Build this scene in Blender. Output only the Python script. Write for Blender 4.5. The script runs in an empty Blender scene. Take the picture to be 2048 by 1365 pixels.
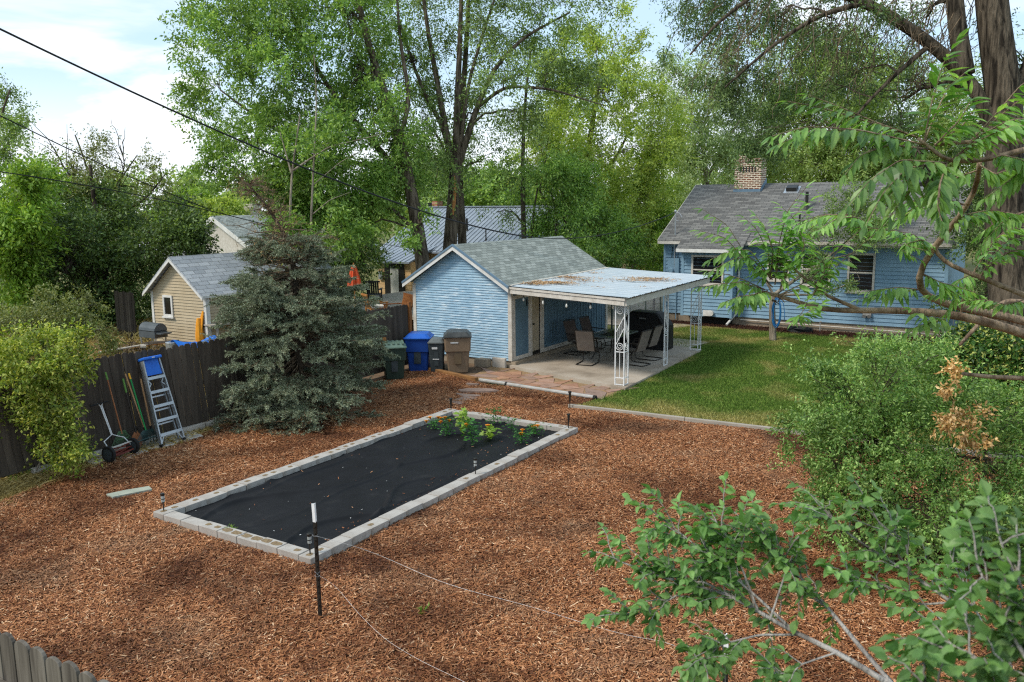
import bpy, math, random
import numpy as np
from mathutils import Vector
random.seed(11)
RNG = np.random.default_rng(11)
SC = bpy.context.scene
COL = SC.collection
# ------------------------------------------------------------------ camera model (metres; X along the house, Y away, Z up)
YAW, PIT, ROL, FPX, CH = math.radians(-32.169), math.radians(9.311), math.radians(-.586), 1684.7, 4.8
CF = np.array([math.sin(YAW)*math.cos(PIT), math.cos(YAW)*math.cos(PIT), -math.sin(PIT)])
_r = np.array([math.cos(YAW), -math.sin(YAW), 0.]); _u = np.cross(_r, CF)
CR = math.cos(ROL)*_r + math.sin(ROL)*_u
CU = -math.sin(ROL)*_r + math.cos(ROL)*_u
CP = np.array([0., 0., CH])
def ray(x, y): return CF + CR*(x-1024)/FPX - CU*(y-682.5)/FPX
def gz(x, y, z=0.): d = ray(x, y); return CP + d*(z-CH)/d[2]      # survey a photo point onto a level, a wall plane or a distance
def ax(x, y, X): d = ray(x, y); return CP + d*X/d[0]
def ay(x, y, Y): d = ray(x, y); return CP + d*Y/d[1]
def ad(x, y, D): return CP + ray(x, y)*D
def proj(P):
    d = np.asarray(P) - CP; k = d @ CF
    return 1024 + FPX*(d @ CR)/k, 682.5 - FPX*(d @ CU)/k, k
# ------------------------------------------------------------------ mesh building
BASE = {}
def nrm(v): v = np.asarray(v, float); return v/max(np.linalg.norm(v), 1e-9)
class MB:
    def __init__(s): s.v = []; s.f = []; s.q = []; s.n = 0
    def add(s, V, F):
        V = np.asarray(V, float).reshape(-1, 3); b = s.n
        s.v.append(V); s.f.extend(tuple(i+b for i in f) for f in F); s.n += len(V); return s
    def quads(s, Q):
        Q = np.asarray(Q, float).reshape(-1, 4, 3)
        s.q.append(np.arange(len(Q)*4).reshape(-1, 4) + s.n); s.v.append(Q.reshape(-1, 3)); s.n += len(Q)*4; return s
    def mesh(s, V, Q):
        V = np.asarray(V, float).reshape(-1, 3); s.q.append(np.asarray(Q) + s.n); s.v.append(V); s.n += len(V); return s
    def box(s, x0, x1, y0, y1, z0, z1):
        return s.add([(x0,y0,z0),(x1,y0,z0),(x1,y1,z0),(x0,y1,z0),(x0,y0,z1),(x1,y0,z1),(x1,y1,z1),(x0,y1,z1)],
                     [(0,3,2,1),(4,5,6,7),(0,1,5,4),(1,2,6,5),(2,3,7,6),(3,0,4,7)])
    def hexa(s, P):   # 8 points: bottom 4 (ccw from above), top 4
        return s.add(P, [(0,3,2,1),(4,5,6,7),(0,1,5,4),(1,2,6,5),(2,3,7,6),(3,0,4,7)])
    def bar(s, p, q, w, h, up=(0,0,1)):
        p = np.asarray(p, float); q = np.asarray(q, float); a = nrm(q-p); u = np.asarray(up, float)
        if abs(a @ nrm(u)) > .98: u = np.array([0, 1., 0])
        sd = nrm(np.cross(a, u)); u = np.cross(sd, a); sd = sd*w/2; u = u*h/2
        return s.hexa([p-sd-u, p+sd-u, q+sd-u, q-sd-u, p-sd+u, p+sd+u, q+sd+u, q-sd+u])
    def prism(s, P, vec):
        P = np.asarray(P, float); n = len(P); vec = np.asarray(vec, float)
        return s.add(np.vstack([P, P+vec]), [tuple(range(n))[::-1], tuple(range(n, 2*n))] + [(i, (i+1) % n, (i+1) % n+n, i+n) for i in range(n)])
    def tube(s, P, r, n=6, cap=True):
        P = np.asarray(P, float); m = len(P); r = np.broadcast_to(np.asarray(r, float), (m,))
        T = np.gradient(P, axis=0); T /= np.maximum(np.linalg.norm(T, axis=1, keepdims=True), 1e-9)
        ref = np.array([0, 0, 1.]) if abs(T[0, 2]) < .9 else np.array([1., 0, 0])
        sd = nrm(np.cross(T[0], ref)); V = []
        an = np.arange(n)*2*math.pi/n; ca = np.cos(an)[:, None]; sa = np.sin(an)[:, None]
        for i in range(m):
            sd = nrm(sd - T[i]*(sd @ T[i])); b = np.cross(T[i], sd)
            V.append(P[i] + r[i]*(ca*sd + sa*b))
        V = np.vstack(V)
        F = [(i*n+j, i*n+(j+1) % n, (i+1)*n+(j+1) % n, (i+1)*n+j) for i in range(m-1) for j in range(n)]
        if cap: F += [tuple(range(n))[::-1], tuple(range((m-1)*n, m*n))]
        return s.add(V, F)
    def lathe(s, c, prof, n=16, axis=(0, 0, 1)):
        a = nrm(axis); ref = np.array([1., 0, 0]) if abs(a[0]) < .9 else np.array([0, 1., 0])
        u = nrm(np.cross(a, ref)); w = np.cross(a, u); c = np.asarray(c, float)
        V = [c + a*z + r*(math.cos(t*2*math.pi/n)*u + math.sin(t*2*math.pi/n)*w) for r, z in prof for t in range(n)]
        m = len(prof)
        F = [(i*n+j, i*n+(j+1) % n, (i+1)*n+(j+1) % n, (i+1)*n+j) for i in range(m-1) for j in range(n)]
        F += [tuple(range(n))[::-1], tuple(range((m-1)*n, m*n))]
        return s.add(V, F)
    def build(s, name, m, parent=None, org=None, smooth=False, bevel=0):
        V = np.vstack(s.v); 
        if parent is not None: o0 = BASE[parent.name]
        elif org is not None: o0 = np.asarray(org, float)
        else: o0 = np.array([*(V.min(0)+V.max(0))[:2]/2, V[:, 2].min()])
        me = bpy.data.meshes.new(name); V = V - o0
        Q = np.vstack(s.q) if s.q else np.zeros((0, 4), int)
        li = np.concatenate([Q.ravel()] + ([np.fromiter((i for f in s.f for i in f), int)] if s.f else []))
        lt = np.concatenate([np.full(len(Q), 4)] + ([np.array([len(f) for f in s.f])] if s.f else [])).astype(np.int32)
        ls = np.concatenate([[0], np.cumsum(lt)[:-1]]).astype(np.int32)
        me.vertices.add(len(V)); me.vertices.foreach_set('co', V.astype(np.float32).ravel())
        me.loops.add(len(li)); me.loops.foreach_set('vertex_index', li.astype(np.int32))
        me.polygons.add(len(lt)); me.polygons.foreach_set('loop_start', ls)
        try: me.polygons.foreach_set('loop_total', lt)
        except Exception: pass
        me.polygons.foreach_set('use_smooth', np.full(len(lt), bool(smooth)))
        me.update(calc_edges=True); me.validate()
        me.materials.append(m)
        o = bpy.data.objects.new(name, me); COL.objects.link(o)
        if parent is not None: o.parent = parent; BASE[o.name] = o0
        else: o.location = o0; BASE[o.name] = o0
        if bevel:
            b = o.modifiers.new('bevel', 'BEVEL'); b.width = bevel; b.segments = 2; b.limit_method = 'ANGLE'
        return o
def tag(o, label=None, cat=None, group=None, kind=None):
    if label: o['label'] = label
    if cat: o['category'] = cat
    if group: o['group'] = group
    if kind: o['kind'] = kind
    return o
def empty(name, loc, label, cat, group=None):
    o = bpy.data.objects.new(name, None); COL.objects.link(o); o.location = loc; o.empty_display_size = .2
    BASE[o.name] = np.asarray(loc, float); return tag(o, label, cat, group)
def dup(o, loc, rz=0., label=None, parent=None):
    c = o.copy(); COL.objects.link(c)
    if parent is None: c.location = loc; c.rotation_euler = (0, 0, rz)
    else: c.parent = parent
    if label: c['label'] = label
    for ch in o.children: dup(ch, None, parent=c)
    return c
# ------------------------------------------------------------------ materials
def hexc(h):
    f = lambda c: c/12.92 if c <= .04045 else ((c+.055)/1.055)**2.4
    return tuple(f(int(h[i:i+2], 16)/255) for i in (1, 3, 5)) + (1.,)
class N:
    def __init__(s, name):
        s.m = bpy.data.materials.new(name); s.m.use_nodes = True; s.t = s.m.node_tree; s.t.nodes.clear()
        s.out = s.n('ShaderNodeOutputMaterial'); s.tc = s.n('ShaderNodeTexCoord')
    def n(s, typ, **k):
        x = s.t.nodes.new(typ)
        for a, b in k.items(): setattr(x, a, b)
        return x
    def l(s, a, b): s.t.links.new(a, b)
    def put(s, sock, v):
        if hasattr(v, 'is_output'): s.l(v, sock)
        else: sock.default_value = v
    def obj(s): return s.tc.outputs['Object']
    def noise(s, scale, detail=4, vec=None, rough=.55, dist=0., sc=None):
        x = s.n('ShaderNodeTexNoise'); x.inputs['Scale'].default_value = scale; x.inputs['Detail'].default_value = detail
        x.inputs['Roughness'].default_value = rough; x.inputs['Distortion'].default_value = dist
        v = vec or s.obj()
        if sc:
            mp = s.n('ShaderNodeMapping'); mp.inputs['Scale'].default_value = sc; s.l(v, mp.inputs['Vector']); v = mp.outputs[0]
        s.l(v, x.inputs['Vector']); return x.outputs['Fac']
    def ramp(s, fac, stops, interp='LINEAR'):
        x = s.n('ShaderNodeValToRGB'); x.color_ramp.interpolation = interp; e = x.color_ramp.elements
        while len(e) < len(stops): e.new(.5)
        for i, (p, c) in enumerate(stops):
            e[i].position = p; e[i].color = hexc(c) if isinstance(c, str) else ((c, c, c, 1) if isinstance(c, (int, float)) else tuple(c)+((1.,) if len(c) == 3 else ()))
        s.l(fac, x.inputs[0]); return x.outputs[0]
    def mix(s, f, a, b, mode='MIX'):
        x = s.n('ShaderNodeMix', data_type='RGBA', blend_type=mode)
        s.put(x.inputs[0], f); s.put(x.inputs[6], a); s.put(x.inputs[7], b); return x.outputs[2]
    def math(s, op, a, b=0.):
        x = s.n('ShaderNodeMath', operation=op); s.put(x.inputs[0], a); s.put(x.inputs[1], b); return x.outputs[0]
    def island(s): return s.n('ShaderNodeNewGeometry').outputs['Random Per Island']
    def xyz(s):
        x = s.n('ShaderNodeSeparateXYZ'); s.l(s.obj(), x.inputs[0]); return x.outputs
    def comb(s, a, b, c=0.):
        x = s.n('ShaderNodeCombineXYZ'); s.put(x.inputs[0], a); s.put(x.inputs[1], b); s.put(x.inputs[2], c); return x.outputs[0]
    def fin(s, col, rough=.7, metal=0., spec=.3, bump=None, bd=.02, bs=.5, trans=0., sheen=0., tcol=None):
        p = s.n('ShaderNodeBsdfPrincipled'); s.put(p.inputs['Base Color'], col); s.put(p.inputs['Roughness'], rough)
        p.inputs['Metallic'].default_value = metal; p.inputs['Specular IOR Level'].default_value = spec
        if sheen: p.inputs['Sheen Weight'].default_value = sheen
        if bump is not None:
            b = s.n('ShaderNodeBump'); b.inputs['Distance'].default_value = bd; b.inputs['Strength'].default_value = bs
            s.l(bump, b.inputs['Height']); s.l(b.outputs[0], p.inputs['Normal'])
        o = p.outputs[0]
        if trans:
            t = s.n('ShaderNodeBsdfTranslucent'); s.put(t.inputs['Color'], tcol if tcol is not None else col)
            x = s.n('ShaderNodeMixShader'); x.inputs[0].default_value = trans; s.l(o, x.inputs[1]); s.l(t.outputs[0], x.inputs[2]); o = x.outputs[0]
        s.l(o, s.out.inputs[0]); return s.m
def plain(name, a, b=None, scale=6., rough=.6, metal=0., spec=.3, bump=0., bscale=40., sc=None):
    n = N(name); f = n.noise(scale, 5, sc=sc)
    c = n.ramp(f, [(.3, a), (.7, b or a)])
    return n.fin(c, rough, metal, spec, n.noise(bscale, 3, sc=sc) if bump else None, bump or .01)
def leafmat(name, dark, mid, light, trans=.3, rough=.45, vary=.55, extra=None, spec=.35, back=False):
    n = N(name); i = n.island()
    st = [(.0, dark), (.5, mid), (1., light)]
    c = n.ramp(i, st)
    if back:
        bf_ = n.n('ShaderNodeNewGeometry').outputs['Backfacing']; c = n.mix(1., c, n.ramp(n.noise(70, 3), [(.35, .78), (.65, 1.16)]), 'MULTIPLY'); c = n.mix(n.math('MULTIPLY', bf_, .3), c, hexc('#86a866'))
    if extra: c = n.mix(n.ramp(i, [(extra[1]-.002, 0.), (extra[1], 1.)]), c, hexc(extra[0]))
    lo = n.ramp(n.noise(vary, 3), [(.3, .62), (.7, 1.3)])
    c = n.mix(1., c, lo, 'MULTIPLY')
    t = n.mix(1., c, (1.5, 1.45, .7, 1), 'MULTIPLY')
    return n.fin(c, rough, 0, spec, trans=trans, tcol=t)
def barkmat(name, a, b, scale=9.):
    n = N(name); f = n.noise(scale, 6, sc=(1, 1, .12), dist=.5)
    g = n.noise(scale*2.4, 4, sc=(1, 1, .1))
    c = n.ramp(f, [(.38, a), (.6, b)])
    return n.fin(c, .9, 0, .1, n.math('ADD', f, g), .08, .8)
def shingle(name, ramp, mode, bw=.32, bh=.14, slope=1.2, dark='#3b3c3a'):
    n = N(name); x, y, z = n.xyz()[:3]
    vec = n.comb(y, n.math('MULTIPLY', x, slope)) if mode == 'x' else n.comb(x, n.math('MULTIPLY', y, slope))
    b = n.n('ShaderNodeTexBrick'); n.l(vec, b.inputs['Vector']); b.offset = .5; b.squash = 1
    for k, v in (('Scale', 1.), ('Mortar Size', .007), ('Mortar Smooth', .3), ('Bias', 0.), ('Brick Width', bw), ('Row Height', bh)): b.inputs[k].default_value = v
    b.inputs['Color1'].default_value = (0, 0, 0, 1); b.inputs['Color2'].default_value = (1, 1, 1, 1); b.inputs['Mortar'].default_value = (.5, .5, .5, 1)
    bw_ = n.n('ShaderNodeRGBToBW'); n.l(b.outputs['Color'], bw_.inputs[0])
    f = n.mix(.35, bw_.outputs[0], n.noise(1.1, 5)); f2 = n.mix(.3, f, n.noise(60, 3))
    c = n.ramp(f2, ramp); c = n.mix(n.math('MULTIPLY', b.outputs['Fac'], .75), c, hexc(dark))
    h = n.math('SUBTRACT', n.math('ADD', n.math('MULTIPLY', bw_.outputs[0], .25), n.math('MULTIPLY', n.noise(90, 2), .3)), b.outputs['Fac'])
    return n.fin(c, .9, 0, .15, h, .02, .9)
def brickmat(name, c1, c2, mortar, bw=.22, bh=.075, ms=.012):
    n = N(name); x, y, z = n.xyz()[:3]
    g = n.n('ShaderNodeSeparateXYZ'); n.l(n.n('ShaderNodeNewGeometry').outputs['Normal'], g.inputs[0])
    sel = n.math('GREATER_THAN', n.math('ABSOLUTE', g.outputs[0]), .6)
    u = n.math('ADD', n.math('MULTIPLY', x, n.math('SUBTRACT', 1., sel)), n.math('MULTIPLY', y, sel))
    b = n.n('ShaderNodeTexBrick'); n.l(n.comb(u, z), b.inputs['Vector'])
    for k, v in (('Scale', 1.), ('Mortar Size', ms), ('Mortar Smooth', .2), ('Bias', 0.), ('Brick Width', bw), ('Row Height', bh)): b.inputs[k].default_value = v
    b.inputs['Color1'].default_value = hexc(c1); b.inputs['Color2'].default_value = hexc(c2); b.inputs['Mortar'].default_value = hexc(mortar)
    c = n.mix(.4, b.outputs['Color'], n.mix(1., b.outputs['Color'], n.ramp(n.noise(9, 4), [(.3, .5), (.7, 1.3)]), 'MULTIPLY'))
    return n.fin(c, .9, 0, .1, n.math('SUBTRACT', 1., b.outputs['Fac']), .01)
def paintsiding(name, a, b, peel=None, amt=.62, wz=1.):
    n = N(name); c = n.ramp(n.noise(2.2, 5), [(.3, a), (.7, b)])
    if peel:
        pk = n.noise(7, 6, sc=(.35, .35, 5.), rough=.7); lo = n.noise(.55, 2)
        c = n.mix(n.ramp(n.math('ADD', pk, n.math('MULTIPLY', lo, .35)), [(amt, 0.), (amt+.1, .8)]), c, hexc(peel))
    return n.fin(c, .6, 0, .3, n.noise(50, 3), .003)
M = {}
def mats():
    M['soil'] = plain('soil', '#5a4636', '#7d664e', 3., .95, bump=.02)
    # wood chips: one colour per chip, broad noise zones multiply the mulch darker
    n = N('wood_chip'); i = n.island()
    c = n.ramp(i, [(0, '#51301d'), (.15, '#7a482b'), (.5, '#a26a42'), (.82, '#b67e52'), (.95, '#cc9a72'), (1, '#e6c49c')])
    dark_zones = n.ramp(n.noise(.42, 3, dist=.4), [(.36, '#978980'), (.52, '#ffffff')])
    c = n.mix(n.ramp(n.noise(.8, 5, dist=.6), [(.52, 0.), (.75, .42)]), c, hexc('#8f7a62')); M['chip'] = n.fin(n.mix(1., c, dark_zones, 'MULTIPLY'), .75, 0, .25)
    M['litter'] = leafmat('dry_litter', '#7d5a3c', '#b38c60', '#d2b68a', .0, .8, 2., spec=.1)
    M['straw'] = leafmat('dry_grass', '#7d6a3a', '#b39a5c', '#d2bd84', .15, .7, .8, spec=.15)
    n = N('lawn_blade'); i = n.island(); pat = n.noise(.55, 4, dist=.5)
    g = n.ramp(i, [(0, '#43601f'), (.5, '#628030'), (1, '#8ba24a')])
    d = n.ramp(i, [(0, '#95884a'), (.6, '#b5a760'), (1, '#d2c48a')])
    sx = n.xyz()
    ed = n.n('ShaderNodeMapRange'); n.l(sx[1], ed.inputs[0]); ed.inputs[1].default_value = 17.2; ed.inputs[2].default_value = 19.4; ed.inputs[3].default_value = .3; ed.inputs[4].default_value = 0.
    e2 = n.n('ShaderNodeMapRange'); n.l(sx[0], e2.inputs[0]); e2.inputs[1].default_value = -11.; e2.inputs[2].default_value = -7.; e2.inputs[3].default_value = .12; e2.inputs[4].default_value = 0.
    e3 = n.n('ShaderNodeMapRange'); n.l(sx[1], e3.inputs[0]); e3.inputs[1].default_value = 26.; e3.inputs[2].default_value = 31.; e3.inputs[3].default_value = 0.; e3.inputs[4].default_value = .1
    f = n.math('ADD', n.math('ADD', pat, ed.outputs[0]), n.math('ADD', e2.outputs[0], e3.outputs[0]))
    M['lawn'] = n.fin(n.mix(n.ramp(f, [(.53, 0.), (.74, .9)]), g, d), .6, 0, .2, trans=.25)
    M['turf'] = plain('turf_soil', '#45552a', '#6a6a3a', 1.3, .95, bump=.02)
    M['field'] = plain('dry_field', '#7c7446', '#565f30', .35, .95, bump=.03, bscale=8)
    M['mulchbase'] = plain('mulch_base', '#4a2a18', '#7a4624', 14., .95, bump=.03, bscale=60)
    M['darkmulch'] = plain('dark_mulch', '#2c1a12', '#4e2f20', 9., .95, bump=.03, bscale=30)
    n = N('weathered_block'); f = n.noise(5, 6); g = n.noise(60, 3)
    M['block'] = n.fin(n.mix(n.ramp(n.noise(2.3, 4), [(.46, 0.), (.66, .65)]), n.ramp(f, [(.3, '#948d84'), (.7, '#bdb8b0')]), hexc('#7c6f60')), .9, 0, .15, g, .006)
    n = N('patio_concrete'); f = n.noise(.9, 6, dist=.4); g = n.noise(40, 4)
    c = n.ramp(f, [(.3, '#8f8272'), (.5, '#aa9d8c'), (.72, '#b9afa2')])
    c = n.mix(n.ramp(n.noise(.5, 3, dist=1.), [(.56, 0.), (.72, .45)]), c, hexc('#6e675d'))
    M['concrete'] = n.fin(c, .85, 0, .2, g, .004)
    M['foundation'] = plain('foundation', '#a0917c', '#8b7d6a', 3., .9, bump=.01)
    n = N('flagstone'); i = n.island()
    c = n.ramp(i, [(0, '#96705c'), (.35, '#ad8468'), (.6, '#8f7a6e'), (.8, '#b98f76'), (1, '#857871')])
    c = n.mix(1., c, n.ramp(n.noise(4, 5), [(.3, .75), (.7, 1.15)]), 'MULTIPLY')
    M['flag'] = n.fin(c, .85, 0, .2, n.noise(14, 5), .012)
    n = N('landscape_fabric'); f = n.noise(2, 4)
    M['fabric'] = n.fin(n.ramp(f, [(.3, '#101011'), (.6, '#18181a'), (.8, '#282726')]), .65, 0, .22)
    n = N('old_fence_wood'); i = n.island(); g = n.noise(3, 6, sc=(4, 4, .25), dist=.4)
    c = n.mix(.45, n.ramp(i, [(0, '#3a342e'), (.5, '#4c453d'), (1, '#61584d')]), n.ramp(g, [(.3, '#322c27'), (.55, '#534a41'), (.75, '#776d60')]))
    M['fence'] = n.fin(c, .9, 0, .15, g, .01)
    n = N('weathered_picket'); i = n.island(); g = n.noise(3.2, 6, sc=(5, 5, .3), dist=.5)
    c = n.mix(.6, n.ramp(i, [(0, '#4d463f'), (1, '#6b645a')]), n.ramp(g, [(.3, '#37322d'), (.55, '#6f685e'), (.75, '#8f887d')]))
    M['picket'] = n.fin(c, .9, 0, .15, g, .012)
    M['timber'] = plain('timber', '#6b4b2c', '#9a7044', 4., .85, sc=(.4, 4, 4), bump=.01)
    M['newwood'] = plain('new_wood', '#9a6535', '#b98148', 4., .7, sc=(4, 4, .4), bump=.006)
    M['greyboard'] = plain('grey_board', '#8f877b', '#aaa193', 4., .85, sc=(.5, 4, 4), bump=.008)
    M['cedar'] = plain('stained_wood', '#7a4a26', '#96602f', 4., .7, sc=(.5, 4, 4))
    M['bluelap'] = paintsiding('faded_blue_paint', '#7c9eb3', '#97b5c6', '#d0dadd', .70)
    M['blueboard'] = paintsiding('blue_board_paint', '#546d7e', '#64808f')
    M['bluevinyl'] = paintsiding('blue_vinyl', '#7190a4', '#82a0b2')
    M['tanlap'] = paintsiding('tan_paint', '#a8977a', '#b8a88b')
    M['peach'] = paintsiding('peach_shingle', '#d0aa78', '#dbb98a')
    M['white'] = plain('white_paint', '#dcdad4', '#c3c0b8', 5., .55, bump=.003)
    M['trim'] = plain('aged_white_trim', '#cfc9be', '#b3ab9e', 6., .6, bump=.004)
    M['ironwhite'] = plain('white_iron', '#e6e6e4', '#d2d2d0', 9., .4)
    M['doorcream'] = plain('cream_door', '#b3a78f', '#9a8c74', 1.6, .6)
    M['shroof'] = shingle('grey_green_shingle', [(.2, '#757a74'), (.5, '#8f948c'), (.8, '#a7aba3')], 'x', .3, .13, 1.2, '#5a5c57')
    M['houseroof'] = shingle('charcoal_shingle', [(.2, '#555452'), (.5, '#6b6a67'), (.8, '#807e79')], 'y', .34, .125, 1.13, '#2f3031')
    M['tanroof'] = shingle('pale_grey_shingle', [(.2, '#8d9195'), (.5, '#a3a6a9'), (.8, '#b6b8ba')], 'x', .42, .17, 1.2, '#5d5f61')
    M['farroof'] = shingle('far_shingle', [(.2, '#77787a'), (.5, '#8a8b8c'), (.8, '#9c9c9b')], 'y', .4, .16, 1.2, '#55565a')
    M['solar'] = plain('white_roofing', '#d5d5d6', '#bfc1c4', 2., .5)
    M['metalroof'] = plain('blue_grey_metal', '#7d8792', '#8f98a2', 1.5, .5, .1, .4)
    M['brick'] = brickmat('weathered_brick', '#86563f', '#4e3026', '#dccfb8', ms=.017)
    M['redbrick'] = brickmat('red_brick', '#9a5b42', '#b0704f', '#b9a48e')
    M['glass'] = N('window_glass').fin((.012, .012, .013, 1), .08, 0, .5)
    M['curtain'] = plain('white_curtain', '#cfd0c8', '#a9aaa2', 3., .8, sc=(14, 14, .4))
    M['dark'] = plain('black_metal', '#1b1a19', '#26241f', 8., .45, 0, .4)
    M['brown_metal'] = plain('dark_bronze_metal', '#25211d', '#312b25', 8., .4, 0, .4)
    M['cover'] = plain('black_cover', '#141414', '#1f1f1f', 3., .55, bump=.01, bscale=6)
    M['sling'] = plain('taupe_sling', '#746960', '#84796e', 6., .8)
    M['slingdark'] = plain('brown_sling', '#4b403a', '#574c45', 6., .8)
    M['tableglass'] = plain('table_slab', '#4a5250', '#5d6663', 5., .25, 0, .5)
    M['alu'] = plain('aluminium', '#a9adb0', '#bcc0c2', 9., .35, .7, .5)
    M['pipe'] = plain('galvanised_pipe', '#b5b2ac', '#9a968f', 6., .5, .2)
    M['wire'] = plain('galvanised_wire', '#8f8f8e', '#a8a8a8', 9., .45, .4)
    M['cable'] = plain('black_cable', '#1c1d20', '#26272a', 9., .6)
    M['blueplastic'] = plain('blue_plastic', '#1f62c4', '#2a70d2', 6., .4)
    M['binblue'] = plain('navy_blue_plastic', '#173a80', '#1d4690', 4., .45)
    M['binbluelid'] = plain('bright_blue_plastic', '#1c56b0', '#2563c0', 4., .4)
    M['bingrey'] = plain('charcoal_plastic', '#333a3c', '#3c4446', 4., .5)
    M['binlid'] = plain('dark_lid_plastic', '#2d2e2c', '#4a4b48', 4., .4)
    M['binlidgrey'] = plain('grey_lid_plastic', '#4e5250', '#6e726f', 4., .4)
    M['binbrown'] = plain('brown_plastic', '#74624f', '#826f5a', 4., .55)
    M['bingreen'] = plain('green_plastic', '#26352c', '#2f4036', 4., .5)
    M['bingreenlid'] = plain('pale_green_plastic', '#54695c', '#6a7e70', 4., .5)
    M['sticker'] = plain('white_sticker', '#d9d9d6', '#b9b9b6', 90., .6)
    M['rubber'] = plain('rubber', '#1d1c1b', '#2a2927', 9., .8)
    M['redrust'] = plain('rusty_red', '#5d2a22', '#7a3a2c', 12., .6)
    M['lens'] = plain('frosted_lens', '#b9bcb8', '#8a8f8a', 30., .25)
    M['handlewood'] = plain('tool_handle_wood', '#a57c55', '#bb956c', 5., .6, sc=(4, 4, .5))
    M['handlebrown'] = plain('red_brown_handle', '#8d5838', '#a06a46', 5., .55, sc=(4, 4, .5))
    M['green'] = plain('green_paint', '#17803f', '#1e8c48', 5., .4)
    M['grip'] = plain('green_grip', '#56803a', '#668f46', 5., .6)
    M['yellow'] = plain('yellow_grip', '#d8a02c', '#e3ad38', 5., .5)
    M['greenrake'] = plain('green_tine', '#4f7a52', '#5d8a60', 5., .5)
    M['darkrake'] = plain('dark_green_tine', '#28403e', '#34504d', 5., .45)
    M['slab'] = plain('stone_slab', '#a69d90', '#c0b8ac', 4., .9, bump=.02, bscale=9)
    M['paver'] = plain('mossy_paver', '#8d9384', '#a5a898', 5., .9, bump=.01)
    M['orange'] = plain('orange_canvas', '#d2502a', '#e8673a', 3., .7)
    M['strap'] = plain('amber_webbing', '#dd8d1c', '#eaa02e', 4., .7)
    M['tarp'] = plain('blue_tarp', '#1a5cb4', '#2b78d0', 3., .45, bump=.05, bscale=4)
    M['grillgrey'] = plain('grey_hood', '#4d5356', '#5f6568', 3., .45, .3)
    M['cushion'] = plain('white_cushion', '#dcd8cf', '#c8c3b8', 5., .8)
    M['hoseblue'] = plain('blue_hose', '#1d5a8c', '#246a9e', 5., .45)
    M['hoseblack'] = plain('black_hose', '#191c1e', '#24282a', 5., .45)
    M['bulb'] = N('bulb_glass').fin(hexc('#d8d6cc'), .15, 0, .5)
    M['bark'] = barkmat('elm_bark', '#3b332a', '#6f6455', 8.)
    M['barkbig'] = barkmat('furrowed_bark', '#28231d', '#655b4d', 11.)
    M['barkdark'] = barkmat('dark_bark', '#2e2822', '#544b40', 8.)
    M['barkpale'] = barkmat('pale_bark', '#6d6456', '#9a8f7d', 8.)
    M['barkwarm'] = barkmat('smooth_branch_bark', '#6a5747', '#a08b74', 9.)
    M['barkgrey'] = barkmat('silver_branch_bark', '#77706a', '#a8a29b', 9.)
    M['twigdead'] = barkmat('dead_twig', '#54473a', '#83725d', 9.)
    M['lf_elm'] = leafmat('elm_leaf', '#566d3c', '#768f50', '#a6bc74', .38)
    M['lf_left'] = leafmat('maple_leaf', '#567638', '#779a48', '#abc668', .38)
    M['lf_yel'] = leafmat('lime_leaf', '#728c38', '#98ae4c', '#c4d070', .4)
    M['lf_dark'] = leafmat('dark_leaf', '#3c5029', '#566e38', '#829a56', .3)
    M['lf_mid'] = leafmat('far_leaf', '#687f42', '#8aa358', '#b6c880', .38)
    M['lf_pale'] = leafmat('pale_willow_leaf', '#728a58', '#97ac74', '#c0cd9a', .38)
    M['lf_over'] = leafmat('overhanging_leaf', '#425838', '#5e7848', '#8aa268', .33)
    M['lf_bright'] = leafmat('bright_leaf', '#5d8028', '#7a9c36', '#a4bc56', .35)
    M['lf_bush'] = leafmat('privet_leaf', '#4a6a30', '#6e9446', '#b0c878', .35, vary=2.4)
    M['lf_ylw'] = leafmat('yellowing_leaf', '#566c22', '#869a38', '#cbcb6a', .35, vary=1.2)
    M['lf_var'] = leafmat('variegated_leaf', '#2a461a', '#3f6224', '#54782c', .25, vary=1.5, extra=('#b6bb62', .8))
    M['lf_wild'] = leafmat('tangled_leaf', '#56622e', '#768042', '#a0a266', .25, vary=1.4)
    M['lf_tan'] = leafmat('withered_leaf', '#a07a45', '#bf9860', '#d8b985', .2, vary=2)
    M['lf_sumac'] = leafmat('sumac_leaflet', '#4a7a32', '#6c9c44', '#a0c86c', .42, .4, 1.2, spec=.4, back=True)
    M['lf_sap'] = leafmat('sapling_leaf', '#42692f', '#5d8842', '#8ab064', .38, .45, 1.6, back=True)
    M['needle'] = leafmat('spruce_needle', '#566048', '#7b8568', '#aeb79a', .06, .6, 1.3, spec=.2)
    M['needlebrown'] = leafmat('dead_needle', '#7a6040', '#a8865a', '#c6a878', .0, .8, 1.3, spec=.1)
    M['petal'] = leafmat('marigold_petal', '#d8801a', '#e89a24', '#f2b23c', .2, .6, 3)
    M['lf_mari'] = leafmat('marigold_leaf', '#2c5a22', '#3f7630', '#5c9444', .25)
    M['lf_lime'] = leafmat('lime_garden_leaf', '#7fa43a', '#9cbc50', '#bcd070', .35)
    M['rail_dark'] = plain('green_grey_post', '#3f4a44', '#4a554e', 5., .5)
    M['deckblue'] = paintsiding('slate_blue_board', '#5c7486', '#6d8596')
mats()
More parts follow.
